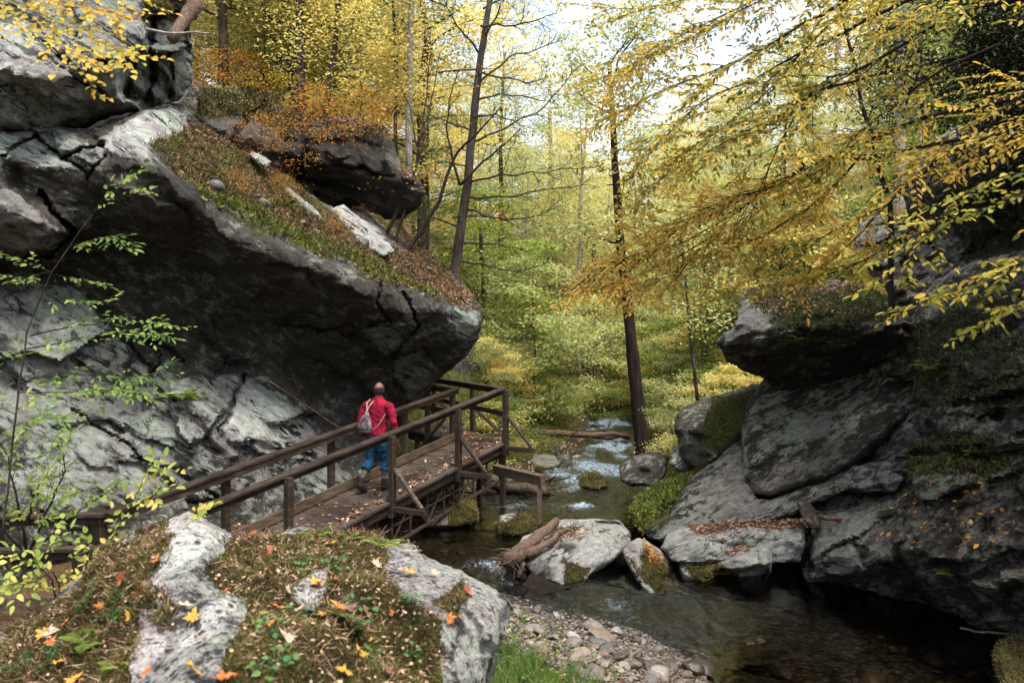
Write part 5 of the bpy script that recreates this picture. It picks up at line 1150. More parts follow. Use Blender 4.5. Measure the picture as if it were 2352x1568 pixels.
# ------------------------------------------------------------------ hand placed trunks
def px_path(pts): return [P(*p) for p in pts]
def bent(p, n=3, j=.03):
    """subdivide a path with a little wander"""
    out = [p[0]]
    for a, b in zip(p[:-1], p[1:]):
        L = (b - a).length
        for i in range(1, n + 1):
            q = a.lerp(b, i / n)
            if i < n: q = q + Vector((random.gauss(0, 1), random.gauss(0, 1), random.gauss(0, 1))) * j * L
            out.append(q)
    return out
def limb(mb, pts, r0, r1, n=8, k=3, j=.03, jit=.1):
    q = bent(px_path(pts) if not isinstance(pts[0], Vector) else pts, k, j)
    m_ = len(q) - 1
    mb.tube(q, [r0 + (r1 - r0) * i / m_ for i in range(m_ + 1)], n, jit)
    return q
def twiggy(mb, q, r, n, L, seed=0, up=.1, sub=2):
    rr = random.Random(seed); tips = []
    for i in range(n):
        t = .25 + .75 * (i + rr.random()) / n; k = min(int(t * (len(q) - 1)), len(q) - 2)
        p = q[k].lerp(q[k + 1], t * (len(q) - 1) - k); d0 = (q[k + 1] - q[k]).normalized()
        side_ = d0.cross(Vector((rr.gauss(0, 1), rr.gauss(0, 1), rr.gauss(0, 1)))).normalized()
        d = (d0 * .7 + side_ * .8 + Vector((0, 0, up))).normalized()
        l = L * rr.uniform(.5, 1.2) * (1 - t * .4)
        b = p + d * l * .5 + Vector((0, 0, rr.gauss(0, .06) * l)); e = p + d * l + side_ * l * rr.gauss(0, .2)
        mb.tube([p, b, e], [r, r * .7, r * .3], 4); tips += [b, e]
        for s in range(sub):
            dd = (d + Vector((rr.gauss(0, .6), rr.gauss(0, .6), rr.gauss(0, .5)))).normalized()
            c = p.lerp(e, rr.uniform(.3, .9)); f = c + dd * l * .5
            mb.tube([c, f], [r * .6, r * .25], 3); tips.append(f)
    return tips
def tuft_mesh(name, pts, n, spread, lsz, rsd, flat=.5, wid=.55, droop=-.15):
    rs_ = np.random.RandomState(rsd); C = np.array([p[:] for p in pts])
    i = rs_.randint(len(C), size=n); pos = C[i] + rs_.normal(0, 1, (n, 3)) * np.array([spread, spread, spread * flat])
    a = rs_.rand(n) * 6.283
    d = np.stack([np.cos(a), np.sin(a), rs_.normal(droop, .35, n)], 1); nn = np.stack([rs_.normal(0, .5, n), rs_.normal(-.2, .5, n), np.ones(n)], 1)
    return leaves(name, pos, d, nn, lsz * rs_.uniform(.6, 1.3, n), lsz * wid * rs_.uniform(.7, 1.3, n))

# tall dark trunk standing by the creek
def feature(name, base, label, group=None, cat='tree'):
    e = empty(name, base); tag(e, label, cat, group); return e
def put(mb_or_me, name, mat, e, smooth=True, label=None):
    me = mb_or_me.mesh(name) if isinstance(mb_or_me, MB) else mb_or_me
    off = Vector(e.location); co_ = np.empty(len(me.vertices) * 3, dtype=np.float32); me.vertices.foreach_get('co', co_)
    co_ = co_.reshape(-1, 3) - np.array(off[:], dtype=np.float32); me.vertices.foreach_set('co', co_.ravel()); me.update()
    o = link(me, name, mat, e, smooth=smooth)
    if label: o['label'] = label
    return o
b = P(1478, 1045, 20.6); e = feature('dark_trunk_tree', b, 'tall straight dark brown trunk rising beside the creek, leaning slightly left', cat='tree')
mb = MB(); q = limb(mb, [(1480, 1060, 20.6), (1476, 1030, 20.6), (1462, 900, 20.6), (1446, 740, 20.6), (1428, 590, 20.6), (1414, 400, 20.6), (1406, 260, 20.6), (1400, 140, 20.6)], .215, .05, 12, 4, .004, .12)
mb.tube([q[0] - U * .4, q[0] + U * .1], [.30, .22], 12); put(mb, 'trunk', M['darkbark'], e)
mb = MB(); tips = []
for pts, r in (([(1404, 200, 20.6), (1430, 120, 20.6), (1480, 60, 20.4), (1500, 0, 20.4)], .03), ([(1420, 556, 20.6), (1380, 548, 20.3), (1338, 540, 20)], .035), ([(1412, 408, 20.6), (1398, 400, 20.5)], .03), ([(1414, 425, 20.6), (1394, 424, 20.5)], .03), ([(1406, 300, 20.6), (1460, 250, 20.6), (1500, 180, 20.6)], .04), ([(1402, 200, 20.6), (1350, 160, 20.2), (1320, 110, 20)], .03), ([(1400, 150, 20.6), (1440, 90, 20.4), (1470, 40, 20.4)], .03), ([(1404, 260, 20.6), (1360, 240, 20.2), (1330, 215, 20)], .03), ([(1410, 350, 20.6), (1450, 330, 20.3), (1500, 320, 20)], .03), ([(1398, 90, 20.6), (1370, 60, 20.3)], .02)):
    qq = limb(mb, pts, r, r * .3, 6, 3, .03); tips += twiggy(mb, qq, r * .35, 5, .8, len(tips)) if len(pts) > 2 else []
put(mb, 'branches', M['darkbark'], e)
put(tuft_mesh('crown', tips, 6500, .5, .12, 5), 'crown', M['lime'], e)

# sparse conifer leaning right above the overhanging rock
b = P(1042, 640, 18.6); e = feature('sparse_conifer', b, 'half bare conifer with thin level branches rising from the nose of the overhanging rock', cat='tree')
mb = MB(); q = limb(mb, [(1040, 660, 18.6), (1048, 600, 18.6), (1062, 500, 18.6), (1078, 380, 18.6), (1090, 250, 18.6), (1104, 130, 18.6), (1122, 20, 18.6), (1140, -80, 18.6)], .13, .06, 10, 3, .006); put(mb, 'trunk', M['bark'], e)
mb = MB(); tips = []
rr = random.Random(4)
CB = [[(1080, 330), (1150, 300), (1230, 262), (1290, 200), (1330, 150)], [(1070, 420), (1150, 400), (1250, 398), (1370, 384)], [(1066, 450), (1180, 452), (1290, 430), (1360, 425)], [(1092, 160), (1150, 178), (1210, 190), (1260, 175)], [(1104, 60), (1160, 60), (1220, 50), (1280, 30)], [(1108, 90), (1140, 40), (1155, -10)], [(1085, 300), (1030, 280), (985, 262)], [(1060, 520), (1000, 500), (960, 505)], [(1055, 560), (1120, 560), (1200, 570)],
      [(1075, 380), (1020, 372), (980, 378)], [(1090, 230), (1150, 215), (1220, 225), (1280, 240)], [(1062, 600), (1130, 612), (1200, 622), (1260, 600)], [(1098, 120), (1050, 60), (1020, 0)], [(1084, 270), (1140, 262), (1200, 290)], [(1070, 480), (1130, 500), (1210, 500), (1290, 470)], [(1110, 20), (1180, -10), (1250, 0)], [(1090, 200), (1170, 130), (1240, 110), (1300, 90)]]
for i, c in enumerate(CB):
    dz = rr.uniform(-1.6, .8)
    qq = limb(mb, [(x, y, 18.6 + dz * k / max(1, len(c) - 1)) for k, (x, y) in enumerate(c)], .028, .008, 5, 3, .03)
    tips += twiggy(mb, qq, .008, 14, .75, i, .05, 3)
put(mb, 'branches', M['bark'], e)
put(tuft_mesh('needles', tips, 15000, .11, .055, 6, .5, .22), 'needles', M['green'], e)

# branching bare saplings in front of it
b = P(930, 560, 17.0); e = feature('bare_sapling', b, 'dark forked bare sapling spreading from the mossy rock beside the conifer', 'saplings on the overhanging rock')
tips = []
for i, a_ in enumerate([([(925, 590, 17), (960, 540, 17), (1010, 460, 17), (1050, 350, 17), (1110, 290, 16.8), (1150, 245, 16.8)], .055, .012, 6, 3, .015), ([(1056, 425, 17), (1040, 370, 17), (1025, 290, 17), (1040, 200, 17), (1055, 160, 17)], .03, .008, 6, 3, .02), ([(1056, 425, 17), (1110, 370, 17), (1160, 330, 17), (1200, 290, 17)], .03, .008, 6, 3, .02), ([(1040, 500, 17), (1080, 495, 17), (1150, 500, 17), (1180, 520, 16.5)], .02, .006, 5, 3, .02)]):
    mb = MB(); qq = limb(mb, *a_); tips += twiggy(mb, qq, .008, 8, .9, 40 + i, .2, 2); put(mb, 'stem', M['darkbark'], e)
put(tuft_mesh('leaves', tips, 260, .15, .09, 9), 'leaves', M['orange'], e)
b = P(905, 560, 17.4); e = feature('bare_sapling', b, 'thin grey sapling with upright twigs left of the forked sapling', 'saplings on the overhanging rock')
tips = []
for i, a_ in enumerate([([(900, 570, 17.4), (925, 500, 17.4), (950, 400, 17.4), (975, 320, 17.4), (990, 230, 17.4), (1010, 120, 17.4)], .04, .01, 6, 3, .015), ([(958, 380, 17.4), (975, 250, 17.4), (985, 150, 17.4), (990, 60, 17.4)], .025, .008, 6, 3, .02), ([(935, 460, 17.4), (960, 350, 17.4), (940, 240, 17.4), (920, 200, 17.4)], .025, .008, 5, 3, .02), ([(885, 540, 17.4), (915, 480, 17.4), (925, 440, 17.4)], .05, .03, 6, 2, .01)]):
    mb = MB(); qq = limb(mb, *a_); tips += twiggy(mb, qq, .007, 8, .8, 60 + i, .3, 2); put(mb, 'stem', M['bark'], e)
put(tuft_mesh('leaves', tips, 420, .2, .08, 19), 'leaves', M['gold'], e)
def bare_trunk(pts, r0, r1, mat, label, leaf, nl, seed, group=None, tw=10, L=1.3, lsz=.10, spread=.35, name='tree'):
    b = P(*pts[0]); e = feature(name, b, label, group)
    mb = MB(); q = limb(mb, pts, r0, r1, 10, 3, .006)
    mb.tube([q[0] - U * .8, q[0]], [r0 * 1.15, r0], 10); put(mb, 'trunk', M[mat], e)
    mb = MB(); tips = twiggy(mb, q, r0 * .16, tw, L, seed, .35, 3); put(mb, 'branches', M[mat], e)
    put(tuft_mesh('crown', tips, nl, spread, lsz, seed), 'crown', M[leaf], e)
bare_trunk([(690, 285, 20), (691, 180, 20), (690, 80, 20), (688, -10, 20), (690, -150, 20)], .13, .09, 'bark', 'grey trunk standing on the jutting dark rock, leftmost of the clear trunks', 'bggold', 3000, 3, 'clear trunks above the left rocks')
bare_trunk([(748, 290, 20), (750, 230, 20), (768, 120, 20), (775, 20, 20), (790, -120, 20)], .085, .05, 'bark', 'slimmer leaning trunk just right of the leftmost grey trunk', 'bggold', 3000, 13, 'clear trunks above the left rocks')
bare_trunk([(940, 400, 22), (938, 280, 22), (942, 140, 22), (946, 0, 22), (948, -120, 22)], .10, .075, 'palebark', 'smooth pale trunk rising left of the forked sapling', 'bggold', 1500, 23, 'clear trunks above the left rocks')
bare_trunk([(915, 420, 23), (908, 300, 23), (912, 180, 23), (905, 60, 23), (900, -60, 23)], .06, .04, 'bark', 'thin dark trunk beside the smooth pale trunk', 'bggold', 1500, 33, 'clear trunks above the left rocks')
bare_trunk([(1275, 700, 46), (1273, 620, 46), (1272, 540, 46), (1268, 400, 46), (1262, 250, 46)], .20, .10, 'palebark', 'distant pale trunk in the middle of the valley', 'lime', 3500, 43, tw=16, L=3, lsz=.15, spread=.7)
bare_trunk([(2065, 440, 19), (2066, 330, 19), (2068, 200, 19), (2072, 60, 19), (2075, -120, 19)], .13, .09, 'palebark', 'pale grey trunk behind the yellow branches at the right', 'lime', 2500, 53, 'slim trunks on the right slope')
bare_trunk([(2113, 400, 20), (2114, 300, 20), (2116, 150, 20), (2118, -60, 20)], .055, .04, 'palebark', 'thin pale trunk just right of the pale grey trunk', 'lime', 1500, 63, 'slim trunks on the right slope')
bare_trunk([(1842, 480, 24), (1845, 380, 24), (1846, 250, 24), (1850, 60, 24)], .09, .06, 'bark', 'slim grey trunk seen through the yellow branches', 'bggold', 2500, 73, 'slim trunks on the right slope')
bare_trunk([(1932, 560, 24), (1920, 430, 24), (1918, 280, 24), (1925, 60, 24)], .08, .05, 'palebark', 'slim pale trunk right of the slim grey trunk', 'bggold', 2500, 83, 'slim trunks on the right slope')
bare_trunk([(1605, 940, 18), (1590, 800, 18), (1575, 650, 18), (1565, 520, 18)], .045, .03, 'bark', 'thin grey sapling rising from the bank between dark trunk and jutting rock', 'lime', 2200, 93, L=1.6)
bare_trunk([(1350, 860, 40), (1352, 800, 40), (1360, 700, 40), (1365, 560, 40)], .16, .10, 'bark', 'dim grey trunk in the brush left of the dark trunk', 'lime', 3000, 103, L=2.4, lsz=.13, spread=.6)
bare_trunk([(1100, 900, 30), (1105, 820, 30), (1110, 700, 30), (1105, 520, 30)], .09, .06, 'bark', 'slender trunk just right of the nose of the overhanging rock', 'lime', 3200, 113, L=2.2, spread=.6)
bare_trunk([(1150, 560, 36), (1152, 450, 36), (1150, 300, 36), (1160, 120, 36)], .13, .06, 'bark', 'slender trunk behind the level branches of the conifer', 'lime', 5000, 123, L=3, lsz=.12, spread=.7, tw=16)
# crooked sapling growing on the right rocks
b = P(2048, 720, 11.8); e = feature('crooked_sapling', b, 'crooked dark sapling growing from the ledge on the right rocks')
mb = MB(); q = limb(mb, [(2050, 730, 11.9), (2046, 600, 11.9), (2044, 460, 11.9), (2018, 385, 11.9), (2000, 300, 11.9), (1979, 240, 11.9), (1965, 150, 11.9), (1942, 70, 11.9), (1920, -60, 11.9)], .045, .018, 8, 2, .012); put(mb, 'trunk', M['darkbark'], e)
mb = MB(); tips = twiggy(mb, q[6:], .008, 18, 1.0, 5, .2, 2); put(mb, 'branches', M['darkbark'], e); put(tuft_mesh('crown', tips, 900, .18, .075, 29), 'crown', M['gold'], e)
# dark evergreen overhead at the upper right
b = Vector((7.9, 10.0, 4.3)); e = feature('evergreen', b, 'dark evergreen with drooping foliage filling the upper right corner')
mb = MB(); mb.tube([b - U * 1, b + U * 4, b + U * 9], [.3, .24, .15], 10); put(mb, 'trunk', M['darkbark'], e)
mb = MB(); tips = []
rr = random.Random(8)
for i in range(40):
    z = rr.uniform(1.2, 4.8); a = rr.uniform(math.pi * .75, math.pi * 1.6); L = rr.uniform(1.5, 3.6)
    p = b + U * z; d = Vector((math.cos(a), math.sin(a), rr.uniform(-.25, .12)))
    px_, py_ = pix(*(p + d * L))
    if px_ < 2010: L *= .55
    qq = bent([p, p + d * L * .5 + U * .15, p + d * L - U * .35], 3, .03); mb.tube(qq, [.035 * (1 - .8 * k / (len(qq) - 1)) for k in range(len(qq))], 5)
    tips += twiggy(mb, qq, .009, 20, 1.0, 200 + i, -.15, 3)
put(mb, 'branches', M['darkbark'], e); put(tuft_mesh('foliage', tips, 65000, .16, .075, 77, .6, .4, -.5), 'foliage', M['needle'], e)
# ------------------------------------------------------------------ near leafy branches
def spray(path, r0, ntw, tl, lsz, normal, seed, spacing=.045, sub=.6, wid=.5, droop=.12, start=.12, jn=.35, skip=0.0):
    """branch mesh + foliage arrays: twigs alternate in a plane, leaves alternate on the twigs"""
    rr = random.Random(seed); mb = MB()
    q = bent(path, 3, .02); m_ = len(q) - 1
    mb.tube(q, [r0 * (1 - .86 * i / m_) for i in range(m_ + 1)], 6, .1)
    Nn = Vector(normal).normalized(); PS_, DS, NS = [], [], []
    def leafline(pts, lead=0):
        L = sum((b - a).length for a, b in zip(pts[:-1], pts[1:])); n = max(2, int(L / spacing))
        for i in range(n + 1):
            if rr.random() < skip: continue
            t = i / n * (len(pts) - 1); k = min(int(t), len(pts) - 2); p = pts[k].lerp(pts[k + 1], t - k); d0 = (pts[k + 1] - pts[k]).normalized()
            s = Nn.cross(d0).normalized() * (1 if i % 2 else -1)
            d = (d0 * rr.uniform(.4, .9) + s * rr.uniform(.5, 1.0) + Vector((0, 0, -droop * rr.uniform(.3, 2)))) if i < n else d0
            nn = Nn + Vector((rr.gauss(0, jn), rr.gauss(0, jn), rr.gauss(0, jn)))
            PS_.append(p[:]); DS.append(d[:]); NS.append(nn[:])
    def twig(p, d, l, r, lvl):
        a = p; pts = [a]; dd = d
        for i in range(4):
            dd = (dd + Vector((rr.gauss(0, .12), rr.gauss(0, .12), rr.gauss(0, .08) - droop * .25))).normalized()
            a = a + dd * l / 4; pts.append(a)
        mb.tube(pts, [r * (1 - .8 * i / 4) for i in range(5)], 4)
        leafline(pts[1:] if lvl == 0 else pts)
        if lvl == 0:
            ns = int(l / .16 * sub)
            for i in range(ns):
                t = .2 + .7 * (i + rr.random()) / max(ns, 1) * 1.0; k = min(int(t * 4), 3); c = pts[k].lerp(pts[k + 1], t * 4 - k)
                s = Nn.cross(dd).normalized() * (1 if i % 2 else -1)
                twig(c, (dd * .7 + s * .8 + Vector((rr.gauss(0, .1), rr.gauss(0, .1), rr.gauss(0, .1)))).normalized(), l * rr.uniform(.25, .5), r * .6, 1)
    for i in range(ntw):
        t = start + (1 - start) * (i + rr.random() * .8) / ntw; k = min(int(t * m_), m_ - 1); p = q[k].lerp(q[k + 1], t * m_ - k); d0 = (q[k + 1] - q[k]).normalized()
        s = Nn.cross(d0).normalized() * (1 if i % 2 else -1)
        d = (d0 * rr.uniform(.6, 1.1) + s * rr.uniform(.5, .95) + Nn * rr.gauss(0, .22)).normalized()
        twig(p, d, tl * rr.uniform(.55, 1.2) * (1 - .35 * t), r0 * .28, 0)
    leafline(q[int(m_ * .6):])
    n = len(PS_); rn = np.random.RandomState(seed)
    me = leaves('foliage', PS_, DS, NS, lsz * rn.uniform(.42, 1.28, n), lsz * wid * rn.uniform(.55, 1.2, n), rich=True)
    return mb, me
def branchy(e, specs, wood, leaf, lsz, **kw):
    for i, sp in enumerate(specs):
        pts, r0, ntw, tl, nrm = sp[:5]; lf = sp[5] if len(sp) > 5 else leaf
        mb, me = spray(px_path(pts), r0, ntw, tl, lsz, nrm, 900 + i * 7 + int(lsz * 1000), **kw)
        bo = put(mb, 'branch', wood, e)
        co_ = np.empty(len(me.vertices) * 3, dtype=np.float32); me.vertices.foreach_get('co', co_)
        me.vertices.foreach_set('co', (co_.reshape(-1, 3) - np.array(Vector(e.location)[:], dtype=np.float32)).ravel()); me.update()
        link(me, 'foliage', M[lf], bo, smooth=False)
NB = (.12, -.50, .85); NC = (.1, -.75, .7); NF = (.0, -.32, .95)
b = Vector((8.9, 5.2, -.2)); e = feature('beech_tree', b, 'beech tree reaching in from the right with long sprays of golden leaves over the creek')
mb = MB(); mb.tube([b, b + Vector((-.2, .1, 3)), b + Vector((-.3, .2, 6)), b + Vector((-.3, .3, 10))], [.28, .24, .2, .14], 12); put(mb, 'trunk', M['palebark'], e)
BE = [([(2900, 100, 5.6), (2500, 180, 6), (2352, 220, 6.4), (2038, 304, 7.2), (1842, 387, 7.8), (1749, 436, 8.2), (1600, 500, 8.6), (1450, 590, 9), (1350, 630, 9.2)], .030, 36, 1.0, NB, 'gold'),
 ([(2900, 200, 5.4), (2500, 250, 5.8), (2352, 279, 6.2), (2087, 343, 6.8), (1891, 387, 7.4), (1754, 431, 7.9), (1640, 540, 8.3), (1540, 640, 8.6)], .022, 30, .95, NB, 'gold'),
 ([(2800, 150, 5.4), (2500, 200, 5.6), (2303, 304, 6), (2165, 353, 6.3), (2038, 470, 6.8), (1881, 549, 7.2), (1750, 610, 7.6), (1660, 680, 8)], .017, 28, .8, NF, 'gold'),
 ([(2800, -200, 5.5), (2600, -80, 5.8), (2332, 0, 6.3), (2185, 34, 6.6), (1989, 152, 7), (1906, 176, 7.3), (1822, 274, 7.6), (1744, 436, 8), (1700, 560, 8.3)], .022, 34, .9, NC),
 ([(2600, -330, 5.5), (2300, -200, 6), (1940, 0, 7), (1793, 88, 7.4), (1548, 196, 8.2), (1400, 270, 8.8)], .022, 34, 1.0, NC),
 ([(2700, -260, 5.5), (2400, -120, 6), (2087, 0, 6.6), (1940, 74, 7), (1783, 152, 7.4), (1597, 245, 8), (1500, 340, 8.6), (1430, 420, 8.8)], .020, 34, .95, NC),
 ([(2500, -400, 6.5), (2200, -200, 7), (1850, -60, 7.6), (1650, 40, 8.2), (1500, 110, 8.8), (1400, 180, 9)], .018, 40, .95, NC),
 ([(2300, -300, 7), (1950, -120, 7.4), (1750, 0, 7.8), (1580, 90, 8.4), (1450, 150, 8.9)], .014, 34, .9, NC),
 ([(2100, 150, 6.9), (1900, 200, 7.2), (1760, 280, 7.6), (1620, 350, 8), (1480, 440, 8.6)], .014, 24, .9, NC),
 ([(2400, -330, 6.5), (1980, -150, 7), (1700, -40, 7.6), (1500, 20, 8.4), (1370, 15, 8.8)], .016, 30, .75, NC),
 ([(2038, 304, 7.2), (1900, 440, 7.6), (1760, 540, 8), (1600, 610, 8.4), (1440, 660, 8.8)], .014, 26, .9, NB, 'gold'),
 ([(1842, 387, 7.8), (1700, 480, 8.2), (1560, 560, 8.7), (1400, 620, 9)], .012, 24, .9, NC, 'gold'),
 ([(1749, 436, 8.2), (1640, 470, 8.5), (1520, 520, 8.8), (1420, 560, 9.1)], .010, 22, .9, NC, 'gold'),
 ([(1640, 540, 8.3), (1540, 600, 8.7), (1440, 640, 9), (1360, 660, 9.2)], .010, 20, .8, NB, 'gold'),
 ([(2038, 470, 6.8), (1950, 560, 7.2), (1850, 640, 7.6)], .009, 16, .7, NB, 'gold'),
 ([(2250, 420, 6.3), (2050, 560, 6.9), (1900, 630, 7.3), (1760, 670, 7.7)], .012, 18, .6, NF),
 ([(2300, 100, 6.2), (2180, 150, 6.4), (2060, 230, 6.7), (1950, 330, 7), (1860, 420, 7.4)], .014, 20, .8, NC),
 ([(1900, 60, 7.2), (1780, 190, 7.7), (1650, 300, 8.1), (1520, 380, 8.6)], .012, 20, .8, NC),
 ([(2900, 380, 4.4), (2560, 420, 4.6), (2352, 440, 4.8), (2200, 500, 5.1), (2110, 560, 5.4), (2070, 640, 5.6)], .010, 18, .5, NF),
 ([(2900, 480, 4.4), (2560, 560, 4.6), (2352, 600, 4.8), (2220, 650, 5.1), (2110, 700, 5.4)], .010, 18, .5, NF),
 ([(2900, 380, 4.4), (2560, 380, 4.6), (2300, 400, 4.9), (2180, 460, 5.2)], .008, 12, .4, NF),
 ([(2900, 600, 4.4), (2560, 640, 4.6), (2380, 690, 4.9), (2260, 740, 5.1)], .008, 12, .4, NF)]
branchy(e, BE, M['darkbark'], 'beech', .074, spacing=.033, sub=.7, wid=.46, jn=.36)
# green leaved sapling at the left
b = P(8, 1180, 6.0); e = feature('green_sapling', b, 'slender sapling with pale green layered leaves in front of the rock face at the left')
mb = MB(); q = limb(mb, [(5, 1240, 6.0), (18, 1130, 6.0), (30, 1000, 6.0), (45, 872, 6.0), (61, 764, 6.0), (96, 676, 6.0), (119, 624, 6.0), (160, 565, 6.0), (215, 490, 6.0), (240, 450, 6.0)], .0095, .003, 7, 2, .01); put(mb, 'trunk', M['bark'], e)
SAP = [([(215, 490, 6), (240, 450, 5.95), (280, 420, 5.9), (325, 395, 5.85)], .004, 6, .16, NC), ([(230, 465, 6), (290, 440, 5.9), (355, 430, 5.8)], .003, 4, .10, NB), ([(160, 565, 6), (220, 548, 5.9), (310, 565, 5.8)], .004, 9, .2, NF), ([(119, 624, 6), (60, 600, 6), (-20, 585, 6)], .004, 8, .2, NF), ([(119, 624, 6), (50, 640, 5.8), (-20, 630, 5.7)], .004, 8, .2, NF), ([(119, 630, 6), (180, 640, 6.1), (245, 652, 6.2)], .003, 7, .16, NF), ([(90, 690, 6), (170, 692, 5.9), (255, 688, 5.8)], .003, 6, .14, NF),
       ([(70, 770, 6), (180, 745, 5.9), (300, 735, 5.8), (415, 752, 5.7)], .006, 14, .22, NF), ([(62, 800, 6), (180, 775, 5.8), (300, 768, 5.6), (405, 778, 5.5)], .005, 14, .2, NF), ([(45, 880, 6), (150, 855, 5.9), (280, 870, 5.8), (385, 875, 5.7)], .005, 14, .3, NF), ([(40, 900, 6), (150, 900, 5.7), (260, 895, 5.5), (340, 908, 5.4)], .005, 14, .3, NF), ([(45, 860, 6), (0, 840, 6), (-40, 830, 6)], .004, 8, .25, NB), ([(35, 950, 6), (-10, 930, 6), (-60, 940, 6)], .004, 8, .3, NB), ([(30, 980, 6), (90, 950, 5.9), (150, 960, 5.8)], .004, 8, .3, NB)]
branchy(e, SAP, M['darkbark'], 'green', .062, spacing=.030, sub=.8, wid=.46)
# shrubs in the lower left corner
b = P(70, 1250, 6.6); e = feature('green_shrub', b, 'dense green shrub at the left edge above the boardwalk landing')
SH = [([(60, 1260, 6.6), (40, 1150, 6.5), (20, 1050, 6.5), (-20, 980, 6.5)], .012, 10, .35, NB), ([(70, 1260, 6.6), (120, 1150, 6.6), (150, 1080, 6.6), (140, 1010, 6.6)], .012, 11, .35, NB), ([(80, 1260, 6.6), (160, 1190, 6.5), (230, 1140, 6.4), (270, 1110, 6.4)], .01, 9, .3, NB), ([(50, 1260, 6.6), (-20, 1180, 6.5), (-60, 1120, 6.5)], .01, 9, .35, NB), ([(70, 1200, 6.6), (70, 1160, 6.3), (90, 1100, 6.2)], .01, 9, .3, NB)]
branchy(e, SH, M['darkbark'], 'green', .06, spacing=.032, sub=.9, wid=.55)
b = P(150, 1420, 5.6); e = feature('yellow_shrub', b, 'loose shrub with yellow and pale green leaves in front of the near handrails')
YS = [([(150, 1430, 5.6), (200, 1330, 5.5), (260, 1230, 5.4), (300, 1160, 5.4), (330, 1110, 5.4)], .008, 12, .28, NB), ([(150, 1430, 5.6), (180, 1320, 5.4), (320, 1240, 5.2), (420, 1200, 5.1), (460, 1180, 5.0)], .008, 15, .27, NB), ([(140, 1430, 5.6), (120, 1330, 5.3), (80, 1290, 5.2), (20, 1280, 5.1)], .007, 12, .26, NB), ([(150, 1400, 5.5), (200, 1290, 5.2), (200, 1240, 5.1), (140, 1210, 5.0)], .007, 8, .22, NB), ([(160, 1400, 5.6), (260, 1300, 5.3), (330, 1260, 5.2)], .007, 12, .3, NC), ([(150, 1400, 5.6), (120, 1310, 5.3), (70, 1340, 5.1), (20, 1340, 5.0)], .006, 10, .25, NB), ([(300, 1180, 5.4), (360, 1130, 5.3), (390, 1080, 5.3)], .005, 8, .22, NC)]
branchy(e, YS, M['darkbark'], 'ygold', .065, spacing=.036, sub=.6, wid=.58)
# maple branch hanging in at the top left
b = P(-420, 260, 6.2); e = feature('maple_tree', b, 'maple leaning in at the top left corner with bright orange yellow leaves')
mb = MB(); limb(mb, [(-420, 900, 6.4), (-430, 260, 6.2), (-440, -300, 6.2), (-400, -700, 6.2)], .14, .07, 8, 2, .01); put(mb, 'trunk', M['bark'], e)
MP = [([(-430, -120, 6.2), (-150, -60, 6), (60, 20, 5.9), (180, 70, 5.8), (300, 130, 5.7)], .012, 34, .45, NC), ([(-430, -160, 6.2), (-120, -90, 6), (80, -20, 5.9), (220, 20, 5.8), (280, 40, 5.8)], .012, 34, .42, NC), ([(-430, -60, 6.2), (-150, -10, 6), (20, 50, 5.8), (150, 110, 5.6), (230, 160, 5.5)], .010, 22, .34, NC), ([(-430, -220, 6.2), (-50, -130, 6), (150, -50, 5.9), (330, 0, 5.8)], .010, 14, .4, NB), ([(150, 110, 5.7), (200, 180, 5.6), (230, 220, 5.6)], .004, 4, .15, NB)]
branchy(e, MP, M['palebark'], 'maple', .054, spacing=.045, sub=.5, wid=.85)
# ------------------------------------------------------------------ litter, moss, grass, stones, wood
def stuff(me, name, mat, label, smooth=False):
    o = link(me, name, mat, smooth=smooth); return tag(o, label, None, None, 'stuff')
def tangent(n, rs_):
    r = rs_.normal(0, 1, n.shape); t = np.cross(n, r); return unit(t)
def litter(name, info, n, lsz, mat, label, seed, weight='litter', region=None, upmin=.1, jn=.35, lift=.012, wid=.6, rich=False):
    p, nn = sample(info, n, seed, region, weight, upmin)
    rs_ = np.random.RandomState(seed + 1)
    if len(p) == 0: return
    d = tangent(nn, rs_) + nn * rs_.uniform(0, .35, (len(p), 1))
    me = leaves(name, p + nn * lift, d, nn + rs_.normal(0, jn, nn.shape), lsz * rs_.uniform(.6, 1.3, len(p)), lsz * wid * rs_.uniform(.7, 1.3, len(p)), rich=rich)
    return stuff(me, name, M[mat], label)
def fuzz(name, info, n, ln, wd, mat, label, seed, weight='moss', upmin=-.2, region=None, spread=.6, sink=.0):
    p, nn = sample(info, n, seed, region, weight, upmin); rs_ = np.random.RandomState(seed + 1)
    d = nn * .8 + np.array([0, 0, .5]) + rs_.normal(0, spread, nn.shape)
    me = leaves(name, p - nn * sink, d, rs_.normal(0, 1, nn.shape) + np.array([0, -.6, .3]), ln * rs_.uniform(.4, 1.4, len(p)), wd * rs_.uniform(.6, 1.4, len(p)))
    return stuff(me, name, M[mat], label)
M['mossfuzz'] = leaf_mat('moss_strand', [(0, (.012, .010, .004)), (.3, (.045, .036, .010)), (.55, (.11, .09, .024)), (.8, (.20, .17, .05)), (1, (.30, .23, .11))], trans=.2, nsc=3.2, namp=1.5)
M['weed'] = leaf_mat('weed_leaf', [(0, (.03, .05, .012)), (.35, (.10, .13, .025)), (.65, (.24, .24, .05)), (1, (.42, .34, .09))], trans=.35)
M['darkweed'] = leaf_mat('dark_weed_leaf', [(0, (.02, .03, .01)), (.5, (.07, .085, .025)), (1, (.17, .16, .045))], trans=.3)  # darker green tone for weeds on the right bank rocks
fo = R['fore']
fuzz('moss', fo, 90000, .017, .006, 'mossfuzz', 'olive and brown moss carpeting the near boulder', 1, upmin=-.6)
litter('leaf_litter', fo, 1500, .026, 'brownleaf', 'small dry leaf scraps on the near boulder', 2, weight='moss', upmin=-.1)
p_, n_ = sample(fo, 5200, 4, None, 'moss', .1); rs_ = np.random.RandomState(5)
